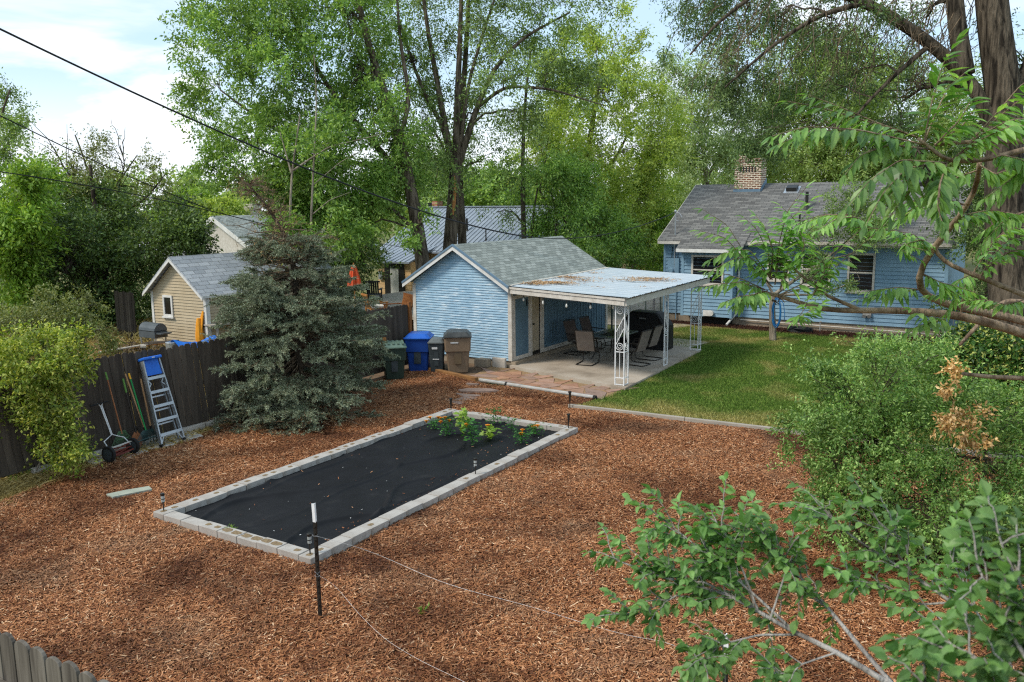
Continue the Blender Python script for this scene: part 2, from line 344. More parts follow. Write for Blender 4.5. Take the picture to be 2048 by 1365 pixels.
# ================================================================== GROUND, MULCH, LAWN
def inpoly(P, poly):
    x, y = P[:, 0], P[:, 1]; r = np.zeros(len(P), bool); n = len(poly)
    for i in range(n):
        (x0, y0), (x1, y1) = poly[i], poly[(i+1) % n]
        c = ((y0 > y) != (y1 > y)) & (x < (x1-x0)*(y-y0)/((y1-y0) or 1e-9)+x0); r ^= c
    return r
def scatter(poly, dens, keep=None):
    p = np.array(poly); a, b = p.min(0), p.max(0)
    n = int(dens*np.prod(b-a)); P = a + RNG.random((n, 2))*(b-a); P = P[inpoly(P, poly)]
    if keep is not None: P = P[keep(P)]
    return P
def seen(P, m=.3, z=0.):
    x, y, k = proj_n(np.column_stack([P, np.full(len(P), z)]))
    return (k > .5) & (x > -2048*m) & (x < 2048*(1+m)) & (y > -400) & (y < 1365*(1+m))
def proj_n(P):
    d = P - CP; k = d @ CF
    kk = np.where(np.abs(k) < 1e-6, 1e-6, k)
    return 1024 + FPX*(d @ CR)/kk, 682.5 - FPX*(d @ CU)/kk, k
def flat(name, poly, z, m, label=None, th=0., kind='structure'):
    b = MB()
    if th: b.prism([(x, y, z-th) for x, y in poly], (0, 0, th))
    else: b.add([(x, y, z) for x, y in poly], [tuple(range(len(poly)))])
    o = b.build(name, m, org=(0, 0, 0)); return tag(o, label, None, None, kind)
flat('ground', [(-600, -200), (500, -200), (500, 900), (-600, 900)], -.02, M['field'])
MUL = [(-13.6, 2.2), (-14.1, 6.2), (-14.35, 7.3), (-14.75, 8.6), (-14.7, 10.6), (-15.0, 12.), (-15.28, 13.), (-15.3, 19.2), (-15.0, 19.0), (-12.45, 18.33), (-9.05, 18.16), (-9.2, 17.12), (-3.9, 17.42), (2.5, 17.8), (4.5, 9.), (3., 2.2)]
flat('mulch_bed', MUL, -.005, M['mulchbase'])
BEDO = (-11.36, -7.97, 7.56, 15.26)
def nobed(P): return ~((P[:, 0] > BEDO[0]+.02) & (P[:, 0] < BEDO[1]-.02) & (P[:, 1] > BEDO[2]+.02) & (P[:, 1] < BEDO[3]-.02))
def chips(P, z, Lr, Wr, tilt=.35):
    n = len(P); th = RNG.random(n)*2*math.pi; L = (Lr[0]+RNG.random(n)**2*(Lr[1]-Lr[0]))/2; W = (Wr[0]+RNG.random(n)*(Wr[1]-Wr[0]))/2
    t1 = RNG.normal(0, tilt, n); t2 = RNG.normal(0, tilt*1.3, n)
    a = np.column_stack([np.cos(th)*np.cos(t1), np.sin(th)*np.cos(t1), np.sin(t1)])*L[:, None]
    b = np.column_stack([-np.sin(th)*np.cos(t2), np.cos(th)*np.cos(t2), np.sin(t2)])*W[:, None]
    c = np.column_stack([P, z])
    tp = (.45+.55*RNG.random(n))[:, None]
    return np.stack([c-a-b, c+a-b*tp, c+a+b, c-a+b*tp], 1)
P = scatter(MUL, 3800, lambda P: nobed(P) & seen(P))
hz = .012*np.sin(P[:, 0]*2.1+np.sin(P[:, 1]*1.7))+.012*np.sin(P[:, 1]*2.7+1.3)
Q = chips(P, hz+.016+RNG.random(len(P))*.03, (.025, .1), (.006, .017), .24)
m_ = MB(); m_.quads(Q); o = m_.build('mulch', M['chip'], org=(0, 0, 0)); tag(o, 'red brown shredded wood chip mulch spread over the yard', None, None, 'stuff')
LAWN = [(-8.9, 19.25), (-8.95, 18.3), (-9.15, 17.25), (-3.9, 17.55), (2.5, 17.95), (9, 18.5), (9, 33), (-2.2, 31.0), (-9.5, 31.1), (-12.9, 31.2), (-13.6, 27.2), (-9.1, 26.0)]
flat('lawn', LAWN, 0., M['turf'])
def blades(P, h, w, lean=.45, z=0.):
    n = len(P); th = RNG.random(n)*2*math.pi; H = h[0]+RNG.random(n)*(h[1]-h[0]); W = w[0]+RNG.random(n)*(w[1]-w[0])
    d = np.column_stack([np.cos(th), np.sin(th), np.zeros(n)])*W[:, None]/2
    ln = RNG.normal(0, lean, (n, 2))*H[:, None]; c = np.column_stack([P, np.full(n, z)])
    mid = c + np.column_stack([ln*.35, H*.6]); tip = c + np.column_stack([ln, H])
    return np.stack([c-d, c+d, mid+d*.7, tip], 1)
P = scatter(LAWN, 2400, lambda P: seen(P, .15))
m_ = MB(); m_.quads(blades(P, (.025, .075), (.008, .02))); o = m_.build('grass', M['lawn'], org=(0, 0, 0)); tag(o, 'short green lawn grass with dry yellow patches', None, None, 'stuff')
# dry grass strip along the board fence, and weeds behind it
STRIP = [(-13.7, 4.), (-14.1, 6.3), (-14.4, 7.5), (-14.75, 8.6), (-14.7, 10.6), (-15.0, 12.), (-15.0, 13.), (-15.3, 13), (-15.35, 8.), (-15.3, 4.)]
P = scatter(STRIP, 1500); P = P + RNG.normal(0, .12, P.shape)
m_ = MB(); m_.quads(blades(P, (.02, .1), (.006, .016), 1.1)); m_.quads(chips(P[::2]+RNG.normal(0, .1, P[::2].shape), .02+RNG.random(len(P[::2]))*.03, (.03, .09), (.008, .02), .5))
o = m_.build('dry_grass', M['straw'], org=(0, 0, 0)); tag(o, 'dry straw coloured grass along the foot of the board fence', None, None, 'stuff')
P = scatter([(-34, 6), (-16, 9), (-16.2, 19), (-26, 24), (-40, 18)], 90)
m_ = MB(); m_.quads(blades(P, (.1, .35), (.02, .05), .6)); o = m_.build('dry_weeds', M['straw'], org=(0, 0, 0)); tag(o, 'tall dry grass of the neighbouring lot beyond the fence', None, None, 'stuff')
flat('dark_mulch_bed', [(-13.0, 31.25), (-9.6, 31.05), (-6, 30.75), (-2.2, 30.5), (1.5, 30.4), (1.5, 32.3), (-13., 32.3)], .012, M['darkmulch'])
P = scatter([(-13.0, 31.2), (-9.6, 31.0), (-6, 30.7), (-2.2, 30.4), (1.5, 30.3), (1.5, 32.1), (-13., 32.1)], 700)
m_ = MB(); m_.quads(chips(P, .02+RNG.random(len(P))*.05, (.03, .1), (.01, .03), .5)); o = m_.build('bark_mulch', M['darkmulch'], org=(0, 0, 0)); tag(o, 'dark bark mulch along the house foundation', None, None, 'stuff')
flat('driveway', [(-19.5, 30.2), (-13.9, 30.0), (-13.6, 32.6), (-13.7, 60.), (-19.5, 60.)], .01, M['concrete'])
# patio slab, stepping-stone slabs, flagstone walk with its pipe edging
PAT = [(-13.02, 20.55), (-11.4, 20.1), (-10.0, 19.72), (-8.79, 19.40), (-9.06, 25.85), (-13.1, 27.0)]
flat('patio', PAT, .09, M['concrete'], th=.11)
m_ = MB(); 
for q in ([(-9.6, 26.2), (-9.4, 27.6), (-10.9, 27.9), (-11.0, 26.4)], [(-11.7, 30.2), (-11.2, 31.3), (-13.4, 31.4), (-13.4, 30.4)]):
    m_ = MB(); m_.prism([(x, y, .0) for x, y in q], (0, 0, .04)); c = np.mean(q, 0)
    o = m_.build('concrete_slab', M['concrete']); tag(o, 'square concrete slab in the grass at the far end of the patio' if c[1] < 29 else 'pale concrete slab against the foundation beside the house bump-out', 'slab')
WALK = [(-13.6, 20.45), (-13.3, 19.0), (-12.6, 18.5), (-9.08, 18.28), (-8.85, 18.6), (-8.76, 19.3), (-10., 19.6), (-11.4, 19.98), (-13.0, 20.45)]
flat('dirt_pad', [(-16.6, 16.), (-15.27, 16.), (-15.25, 19.1), (-12.45, 18.42), (-12.7, 20.6), (-16.6, 20.65), (-16.4, 19.0)], -.002, M['soil'])
flat('flagstone_path', WALK, .02, plain('path_sand', '#85694e', '#a0845f', 8., .95, bump=.01))
def voronoi_stones(poly, n, z, gap, seed):
    rg = np.random.default_rng(seed); p = np.array(poly); a, b = p.min(0), p.max(0); S = []
    while len(S) < n:
        q = a + rg.random(2)*(b-a)
        if inpoly(q[None], poly)[0] and all(np.hypot(*(q-s)) > .36 for s in S) or rg.random() < .002: S.append(q)
    out = []
    for i, s in enumerate(S):
        cell = [(a[0]-1, a[1]-1), (b[0]+1, a[1]-1), (b[0]+1, b[1]+1), (a[0]-1, b[1]+1)]
        def clip(C, pt, nr):
            R = []
            for k in range(len(C)):
                A, B = np.array(C[k]), np.array(C[(k+1) % len(C)]); da, db = (A-pt) @ nr, (B-pt) @ nr
                if da <= 0: R.append(A)
                if da*db < 0: R.append(A + (B-A)*da/(da-db))
            return R
        for j, t in enumerate(S):
            if i != j:
                d = nrm(t-s); cell = clip(cell, (s+t)/2-d*gap/2, d)
                if len(cell) < 3: break
        if len(cell) >= 3: out.append(cell)
    return out
m_ = MB()
_in = [(-13.5, 20.35), (-13.2, 19.1), (-12.55, 18.62), (-9.1, 18.4), (-8.93, 18.65), (-8.85, 19.25), (-10., 19.52), (-11.4, 19.9), (-13.0, 20.35)]
for c in voronoi_stones(_in, 30, 0, .045, 9):
    c = np.array(c); k = c.mean(0); c = c+RNG.normal(0, .035, c.shape)
    c = np.array([x if inpoly(x[None], _in)[0] else next((k+(x-k)*t for t in np.linspace(1, .1, 19) if inpoly((k+(x-k)*t)[None], _in)[0]), k) for x in c])
    h = .028+random.random()*.012
    m_.prism([(x, y, .0) for x, y in c], (0, 0, h))
o = m_.build('flagstones', M['flag'], org=(0, 0, 0)); tag(o, 'red sandstone crazy paving of the walk in front of the patio', None, None, 'structure')
m_ = MB(); m_.tube([(-12.72, 18.55, .05), (-11.8, 18.47, .055)], .05, 10); m_.tube([(-11.79, 18.47, .05), (-10.4, 18.33, .05), (-9.08, 18.22, .05)], .05, 10)
o = m_.build('edging_pipe', M['pipe']); tag(o, 'pale grey pipe edging the flagstone walk', 'edging')
m2 = MB(); m2.tube([(-11.83, 18.475, .05), (-11.77, 18.465, .05)], .056, 10); m2.build('coupling', M['rubber'], o); m2 = MB(); m2.tube([(-9.1, 18.222, .05), (-9.03, 18.215, .05)], .056, 10); m2.build('end_cap', M['rubber'], o)
m_ = MB(); m_.bar((-9.2, 17.12, .05), (-6.4, 17.30, .05), .09, .1); m_.bar((-6.39, 17.30, .048), (-3.5, 17.46, .05), .09, .1); m_.bar((-3.49, 17.46, .05), (.6, 17.7, .05), .09, .1)
o = m_.build('lawn_edging', M['greyboard'], bevel=.008); tag(o, 'weathered timber edging between the mulch and the lawn', 'edging')
m_ = MB(); m_.bar((-15.0, 19.02, .07), (-12.75, 18.46, .07), .12, .13); m_.bar((-15.6, 19.16, .05), (-15.02, 19.03, .06), .11, .1)
o = m_.build('landscape_timber', M['timber'], bevel=.02); tag(o, 'old brown timber lying on the mulch before the rubbish bins', 'timber')
# stepping stones in the mulch
for i, (x, y, sx, sy, rz, lb) in enumerate([(-12.62, 18.02, .22, .1, .3, 'smallest flat stone in the mulch, nearest the pipe edging'), (-12.05, 17.5, .5, .22, .5, 'largest pink stepping stone in the mulch, with a notched edge'), (-11.95, 16.9, .42, .17, .2, 'narrow pinkish stepping stone third from the pipe edging'), (-11.78, 16.5, .34, .2, .6, 'speckled stepping stone fourth from the pipe edging'), (-11.75, 16.05, .3, .15, .1, 'half buried grey stone close to the far bed corner')]):
    rg = np.random.default_rng(40+i); an = np.sort(rg.random(8))*2*math.pi; c, s = math.cos(rz), math.sin(rz)
    m_ = MB(); m_.prism([(x+c*math.cos(a)*sx*k-s*math.sin(a)*sy*k, y+s*math.cos(a)*sx*k+c*math.sin(a)*sy*k, .0) for a, k in zip(an, .75+.4*rg.random(8))], (0, 0, .062))
    tag(m_.build('stepping_stone', M['flag']), lb, 'stone', 'stepping stones in the mulch')
m_ = MB(); m_.prism([(-13.0, 7.83, 0), (-12.78, 7.8, 0), (-12.55, 8.38, 0), (-12.74, 8.45, 0), (-12.92, 8.1, 0)], (0, 0, .048)); tag(m_.build('green_paver', M['paver']), 'pale green flat paver lying alone in the mulch', 'paver')
for q, lb in (([(-15.28, 8.75), (-14.75, 8.7), (-14.55, 9.25), (-14.62, 9.75), (-15.28, 9.8)], 'broken stone slab under the push mower'), ([(-15.25, 9.9), (-14.75, 9.85), (-14.6, 10.35), (-15.25, 10.5)], 'whitish crumbled slab under the fan rake'), ([(-15.25, 10.55), (-14.72, 10.45), (-14.62, 11.05), (-15.25, 11.2)], 'grey stone slab under the feet of the stepladder')):
    m_ = MB(); m_.prism([(x, y, 0) for x, y in q], (0, 0, .05)); tag(m_.build('stone_slab', M['slab'], bevel=.01), lb, 'slab', 'slabs by the fence')
# ================================================================== RAISED BED
BX0, BX1, BY0, BY1 = BEDO; BZ = .135
def block(x0, x1, y0, y1, kind, label, grp, jit=.006):
    jx, jy, jz = RNG.normal(0, jit, 3)
    b = MB(); g = .004
    b.box(x0+g+jx*.3, x1-g+jx*.3, y0+g+jy*.3, y1-g+jy*.3, -.02, BZ+jz*.8)
    o = b.build('concrete_block', M['block'], bevel=.007); tag(o, label, 'concrete block', grp)
    if kind:
        lx, ly = x1-x0, y1-y0; along = lx > ly; zt = BZ+jz*.8+.003; s = MB()
        for k in ((-.24, .24) if kind > 1 else (RNG.choice([-.2, .2]),)):
            r = (.075, .085) if kind == 3 else (.05, .05)
            s = MB(); cx, cy = (x0+x1)/2+(k*lx if along else 0), (y0+y1)/2+(0 if along else k*ly)
            a = np.arange(10)*2*math.pi/10; rr = .8+.35*RNG.random(10)
            ex, ey = (r[1], r[0]*.8) if along else (r[0]*.8, r[1])
            s.prism([(cx+ex*q*math.copysign(abs(math.cos(t))**.6, math.cos(t)), cy+ey*q*math.copysign(abs(math.sin(t))**.6, math.sin(t)), zt-.02) for t, q in zip(a, rr)], (0, 0, .02)); s.build('soil_fill', M['soil2'], o)
    return o
M['soil2'] = plain('dry_soil', '#5f4c3a', '#93805f', 45., .95, bump=.01)
_or = ['first', 'second', 'third', 'fourth', 'fifth', 'sixth', 'seventh', 'eighth', 'ninth', 'tenth', 'eleventh', 'twelfth', 'thirteenth', 'fourteenth', 'fifteenth', 'sixteenth', 'seventeenth', 'eighteenth', 'nineteenth']
G = 'concrete blocks edging the garden bed'
W = .235; ns = 19; ls = (BY1-BY0)/ns
for side, xa, xb, nm in ((0, BX0, BX0+W+.02, 'fence-side row'), (1, BX1-W, BX1, 'open mulch-side row')):
    for i in range(ns):
        k = 2 if i in (0, ns-1) else int(RNG.choice([0, 0, 0, 1])) if side else int(RNG.choice([0, 0, 1, 2]))
        if i in (1, 2) and side == 0: k = 1
        block(xa, xb, BY0+i*ls, BY0+(i+1)*ls, k, f'grey block, {_or[i]} from the near corner, {nm} of bed edging', G)
nn = 7; ln = (BX1-W-BX0-W-.02)/nn
for i in range(nn):
    x0 = BX0+W+.02+i*ln
    block(x0, x0+ln, BY0, BY0+.21, [0, 0, 2, 3, 3, 3, 1][i], f'{["plain grey", "plain grey", "grey", "hollow grey", "hollow grey", "hollow grey", "grey"][i]} block, {_or[i]} along the near short end of the bed', G)
    block(x0, x0+ln, BY1-.21, BY1, int(RNG.choice([0, 0, 1])), f'grey block, {_or[i]} from the fence side along the far short end', G)
nx, ny = 150, 330
gx = np.linspace(BX0+W+.02, BX1-W, nx); gy = np.linspace(BY0+.21, BY1-.21, ny); XX, YY = np.meshgrid(gx, gy)
def ridge(ph, f, w, sl): 
    t = (XX-sl*YY)*f+ph+.6*np.sin(YY*.9+ph)+.3*np.sin(YY*2.3+ph*2); return np.exp(-((np.sin(t))/w)**2)
ZZ = .045 + .006*np.sin(XX*2.1+YY*.7)*np.sin(YY*1.3)
for ph, f, w, sl, am in ((.3, 1.7, .09, .12, .06), (1.9, 2.6, .1, -.06, .036), (2.7, 4.3, .16, .2, .010), (.9, 6.1, .2, .05, .006), (4.1, 1.2, .06, .28, .05), (5.2, 8.5, .25, .1, .004)):
    ZZ += am*ridge(ph, f, w, sl)*(.35+.65*np.sin(YY*.8+ph*3)**2)
near = np.clip(1-(YY-BY0)/2.2, 0, 1); ZZ += .014*near*np.abs(np.sin((XX-BX0-1.5)*7/(.4+.8*(YY-BY0+.3))))
idx = np.arange(nx*ny).reshape(ny, nx)
m_ = MB(); m_.mesh(np.column_stack([XX.ravel(), YY.ravel(), ZZ.ravel()]), np.stack([idx[:-1, :-1], idx[:-1, 1:], idx[1:, 1:], idx[1:, :-1]], -1).reshape(-1, 4))
fab = m_.build('landscape_fabric', M['fabric'], smooth=True); tag(fab, 'wrinkled black weed fabric filling the block-edged bed', 'ground fabric')
m_ = MB()
P = scatter([(BX0+.4, BY0+.4), (BX1-.4, BY0+.4), (BX1-.4, BY1-.4), (BX0+.4, BY1-.4)], 1.6)
m_.quads(chips(P, np.full(len(P), .085), (.015, .03), (.008, .015), .2)); m_.build('fallen_petal', M['sticker'], fab)
m_ = MB(); P = scatter([(BX0+.3, BY0+.25), (BX1-.3, BY0+.25), (BX1-.3, BY1-.25), (BX0+.3, BY1-.25)], 9); P[:, 0] = np.where(RNG.random(len(P)) < .6, BX1-.3-np.abs(RNG.normal(0, .25, len(P))), P[:, 0]); m_.quads(chips(P, np.full(len(P), .075), (.02, .06), (.006, .014), .3)); m_.build('stray_chips', M['chip'], fab)
# ------------------------------------------------------------------ solar stake lights
def stake_light(x, y, z, label, near=True, h=.29):
    e = empty('solar_light', (x, y, z), label, 'garden light', 'solar stake lights around the bed')
    if near:
        MB().tube([(x, y, z), (x, y, z+h*.5)], .009, 8).build('stake', M['dark'], e)
        MB().lathe((x, y, z), [(.012, h*.42), (.024, h*.5), (.027, h*.52)], 12).build('socket', M['dark'], e)
        MB().lathe((x, y, z), [(.027, h*.52), (.028, h*.86)], 14).build('lens', M['lens'], e, smooth=False)
        MB().lathe((x, y, z), [(.0295, h*.66), (.0295, h*.7)], 14).build('band', M['dark'], e)
        MB().lathe((x, y, z), [(.032, h*.86), (.034, h*.98), (.026, h)], 14).build('cap', M['dark'], e)
    else:
        MB().tube([(x, y, z), (x, y, z+h*.45)], .011, 8).build('stake', M['brown_metal'], e)
        MB().lathe((x, y, z), [(.012, h*.36), (.03, h*.9), (.036, h*.92)], 12).build('lamp_body', M['dark'], e)
        MB().lathe((x, y, z), [(.04, h*.92), (.04, h*.98), (.03, h)], 12).build('cap', M['dark'], e)
stake_light(-11.25, 7.68, BZ, 'small solar stake light on the corner block nearest the board fence')
stake_light(-8.10, 7.68, BZ, 'small solar stake light on the bed corner beside the steel post')
stake_light(-8.09, 11.62, BZ, 'small solar stake light halfway along the open mulch side of the bed')
stake_light(-11.33, 15.33, .0, 'black solar stake light at the far bed corner near the spruce', False, .36)
stake_light(-8.12, 15.1, BZ, 'black solar stake light on the far bed corner toward the lawn', False, .31)
stake_light(-9.12, 17.02, .0, 'tall black solar stake light at the end of the lawn edging', False, .44)
# ------------------------------------------------------------------ steel T-posts and wires
def tpost(p, h, wh, label):
    e = empty('steel_post', p, label, 'fence post', 'steel fence posts in the mulch'); x, y, z = p; lx = -.02
    b = MB(); b.bar((x, y, z-.1), (x+lx*.6, y, z+h-wh), .045, .006, up=(0, 1, 0)); b.bar((x, y+.02, z-.1), (x+lx*.6, y+.02, z+h-wh), .006, .034, up=(0, 1, 0))
    for k in range(14): b.box(x-.012+lx*.6*k/14, x+.012+lx*.6*k/14, y-.012, y-.003, z+.08+k*.08, z+.1+k*.08)
    b.build('post_body', M['dark'], e)
    b = MB(); b.bar((x+lx*.6, y, z+h-wh), (x+lx, y, z+h), .046, .008, up=(0, 1, 0)); b.bar((x+lx*.6, y+.02, z+h-wh), (x+lx, y+.02, z+h), .008, .034, up=(0, 1, 0))
    b.build('white_tip', M['ironwhite'], e)
    return e
tp1 = gz(640, 1238); tp2 = gz(1456, 1272, 1.36); tp2[2] = 0
tpost(tp1, 1.41, .22, 'black steel post with white tip standing at the near bed corner')
tpost(tp2, 1.36, .22, 'white tipped steel post half hidden behind the leafy sapling')
def sag(a, b, n=24, s=.1, wob=0.):
    a, b = np.asarray(a, float), np.asarray(b, float); t = np.linspace(0, 1, n)[:, None]; P = a+(b-a)*t; P[:, 2] -= (4*s*t*(1-t))[:, 0]
    if wob: P += RNG.normal(0, wob, P.shape)*np.sin(np.pi*t)
    return P
def twist(P, r):
    b = MB(); n = len(P)
    for ph in (0, math.pi): 
        a = np.arange(n)*1.6+ph; b.tube(P+np.column_stack([np.cos(a), np.zeros(n), np.sin(a)])*r, r, 4)
    return b
a = tp1+[-.012, 0, 1.03]
for z_, end, lb, s in ((1.03, None, 'twisted wire sagging from the upper post clamp to the second post', 0), (.56, None, 'twisted wire drooping from the lower part of the steel post', 0)):
    a = tp1+np.array([-.012*z_/1.2, -.01, z_])
    if z_ > 1:
        pts = [a] + [ad(x, y, d) for x, y, d in ((740, 1100, 9.0), (860, 1157, 8.55), (940, 1183, 8.3), (1060, 1212, 7.9), (1170, 1248, 7.5), (1270, 1276, 7.15), (1350, 1284, 6.9))] + [tp2+[0, 0, .98]]
    else:
        pts = [a] + [ad(x, y, d) for x, y, d in ((672, 1172, 9.0), (715, 1226, 8.75), (770, 1280, 8.5), (840, 1322, 8.25), (930, 1364, 7.95), (1000, 1405, 7.7))]
    P = np.array(pts); t = np.linspace(0, len(P)-1, 120); k = np.clip(t.astype(int), 0, len(P)-2); f = (t-k)[:, None]; P = P[k]*(1-f)+P[k+1]*f
    for _ in range(60): P[1:-1] = (P[:-2]+2*P[1:-1]+P[2:])/4
    o = twist(P, .0011).build('fence_wire', M['wire']); tag(o, lb, 'wire', 'wires tied to the steel post')
    for dz in ((.005,) if z_ > 1 else (-.02, .025)):
        b = MB(); an = np.linspace(0, 2*math.pi, 14); b.tube(np.column_stack([a[0]+.032*np.cos(an), a[1]+.01+.03*np.sin(an), a[2]+dz+.006*np.sin(an*2)]), .0016, 4); b.build('wire_tie', M['wire'], o)
# ================================================================== FENCES
def picket_top(y0, y1, z0, z1, x, th, e=.035, shear=lambda y: 0.):
    P = [(y0, z0), (y1, z0), (y1, z1-e), (y1-e*.9, z1), (y0+e*.9, z1), (y0, z1-e)]
    return [(x, y-shear(y)*z, z) for y, z in P]
fe = empty('board_fence', (-15.3, 12, 0), 'dark weathered tall board fence with dog-eared tops running to the blue shed', 'fence')
sh = lambda y: float(np.interp(y, [5, 11, 14, 18.8], [.13, .13, .08, .02]))
fx = lambda y: float(np.interp(y, [4, 13, 19.4], [-15.3, -15.3, -15.72]))
b = MB(); y = 4.6
while y < 19.2:
    w = .138+RNG.normal(0, .004); dz = RNG.normal(0, .014); gp = RNG.choice([.003, .006, .012], p=[.5, .3, .2])
    zt = 1.92+dz+.02*math.sin(y*.9); b.prism(picket_top(y, y+w, .1, zt, fx(y)+RNG.normal(0, .006), .02, .035, sh), (-.02, 0, 0)); y += w+gp
b.build('boards', M['fence'], fe)
b = MB()
for z in (.35, 1.0, 1.6): b.bar((-15.36, 4.6-sh(5)*z, z), (-15.36, 13.-.09*z, z), .05, .09); b.bar((-15.36, 13.01-.09*z, z), (-15.78, 19.2-.02*z, z), .05, .09)
b.build('rails', M['fence'], fe)
for yy in (5., 7.4, 9.8, 12.2, 14.6, 17.):
    b = MB(); b.bar((fx(yy)-.14, yy, 0), (fx(yy)-.14, yy-sh(yy)*1.8, 1.8), .09, .09, up=(0, 1, 0)); b.build('post', M['fence'], fe)
b = MB(); b.bar((-15.7, 19.3, 0), (-15.7, 19.27, 1.95), .1, .1, up=(0, 1, 0)); tag(b.build('end_post', M['cedar'], fe), 'tan brown end post of the fence')
b = MB(); b.box(-15.66, -15.56, 17.9, 18.05, .9, 1.08); b.build('patch_board', M['newwood'], fe)
cu = empty('stone_curb', (-15.2, 11, 0), 'low rough stone curb under the board fence', 'curb')
for i in range(9):
    y0 = 7.8+i*.75; b = MB(); b.hexa([(-15.27, y0, -.02), (-15.16, y0+.01, -.02), (-15.15, y0+.73, -.02), (-15.27, y0+.74, -.02), (-15.27, y0, .14), (-15.17, y0+.01, .13), (-15.16, y0+.73, .15), (-15.27, y0+.74, .14)])
    b.build('curb_stone', M['slab'], cu, bevel=.015)
fe2 = empty('picket_fence', (-6., 2.75, 0), 'near grey weathered fence with rounded picket tops in the lower corner', 'fence')
b = MB(); x = -9.5; i = 0
while x < -3.9:
    w = .18+RNG.normal(0, .004); zt = 1.87+RNG.normal(0, .012); a = np.linspace(0, math.pi, 9)
    P = [(x, 2.77, .06), (x+w, 2.77, .06)]+[(x+w/2+math.cos(t)*w/2, 2.77, zt-.075+.075*math.sin(t)**.8) for t in a]
    th_ = .028
    b.prism(P, (0, -th_, 0)); x += w+.014
b.build('pickets', M['picket'], fe2, bevel=.004)
b = MB(); b.bar((-9.5, 2.715, .4), (-3.9, 2.715, .4), .045, .09); b.bar((-9.5, 2.715, 1.45), (-3.9, 2.715, 1.45), .045, .09); b.build('rails', M['picket'], fe2)
for xx in (-9.2, -6.8, -4.4): MB().box(xx, xx+.09, 2.6, 2.69, 0, 1.6).build('post', M['picket'], fe2)
# ================================================================== generic lap siding on a gable/flat wall in plane y=Y facing -Y
def laps(b, Y, z0, z1, step, xr, lip=.014):
    z = z0
    while z < z1-.01:
        zt = min(z+step, z1); a0, a1 = xr(z); c0, c1 = xr(zt)
        if a1-a0 > .05:
            b.hexa([(a0, Y-lip, z), (a1, Y-lip, z), (a1, Y+.02, z), (a0, Y+.02, z), (c0, Y-.003, zt), (c1, Y-.003, zt), (c1, Y+.02, zt), (c0, Y+.02, zt)])
        z = zt
def lapsx(b, X, z0, z1, step, y0, y1, lip=.014):
    z = z0
    while z < z1-.01:
        zt = min(z+step, z1)
        b.hexa([(X-.02, y0, z), (X+lip, y0, z), (X+lip, y1, z), (X-.02, y1, z), (X-.02, y0, zt), (X+.003, y0, zt), (X+.003, y1, zt), (X-.02, y1, zt)]); z = zt
# ================================================================== BLUE SHED WITH PATIO COVER
S = empty('blue_shed', (-14.8, 20.65, 0), 'faded blue clapboard shed with grey shingle roof and attached white patio cover', 'shed')
SX0, SX1, SY0, SY1 = -16.6, -13.0, 20.65, 27.0; RX, RZ = -14.88, 3.60; EZ = 2.42
MB().box(SX0+.02, SX1-.02, SY0+.02, SY1-.02, -.05, .2).build('foundation', M['foundation'], S, bevel=.01)
roofz = lambda x: RZ-.09-abs(x-RX)*((RZ-EZ)/(RX-SX0+.18) if x < RX else (RZ-EZ)/(SX1+.08-RX))
def xr(z):
    h = RZ-.1-z; 
    return (max(SX0, RX-h*(RX-SX0+.18)/(RZ-EZ)), min(SX1, RX+h*(SX1+.08-RX)/(RZ-EZ)))
b = MB(); laps(b, SY0, .2, RZ-.12, .076, xr, .026); b.build('gable_siding', M['bluelap'], S)
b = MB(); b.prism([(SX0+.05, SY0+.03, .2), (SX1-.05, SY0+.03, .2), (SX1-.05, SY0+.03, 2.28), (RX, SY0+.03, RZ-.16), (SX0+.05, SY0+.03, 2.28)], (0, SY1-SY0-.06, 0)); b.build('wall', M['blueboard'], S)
b = MB(); b.box(SX1-.1, SX1+.025, SY0-.034, SY0+.06, .2, 2.36); b.build('corner_trim', M['trim'], S); b = MB(); b.box(SX0-.025, SX0+.09, SY0-.034, SY0+.06, .2, 2.36); b.build('corner_trim', M['trim'], S)
# roof planes
rth = .05; yf, yb = SY0-.28, SY1+.15
b = MB()
for x1, z1 in ((SX0-.22, EZ), (SX1+.06, EZ+.01)):
    dx = x1-RX; n_ = nrm((EZ-RZ, 0, -abs(dx))); 
    P = [(RX, yf, RZ), (x1, yf, z1), (x1, yf, z1-rth), (RX, yf, RZ-rth*1.25)]
    b.prism(P, (0, yb-yf, 0))
b.build('roof', M['shroof'], S)
b = MB()
for x1, z1 in ((SX0-.235, EZ-.01), (SX1+.07, EZ)):
    for dz0, dz1, yo in ((-.052, -.17, .0),):
        P = [(RX, yf-.001, RZ+dz0), (x1, yf-.001, z1+dz0), (x1, yf-.001, z1+dz1), (RX, yf-.001, RZ+dz1)]
        b.prism(P, (0, .03, 0))
b.build('rake_board', M['white'], S)
b = MB()
for x1, z1 in ((SX0-.24, EZ-.01), (SX1+.075, EZ)):
    P = [(RX, yf-.02, RZ+.012), (x1, yf-.02, z1+.012), (x1, yf-.02, z1-.05), (RX, yf-.02, RZ-.05)]
    b.prism(P, (0, .06, 0))
b.build('drip_edge', M['deckblue'], S)
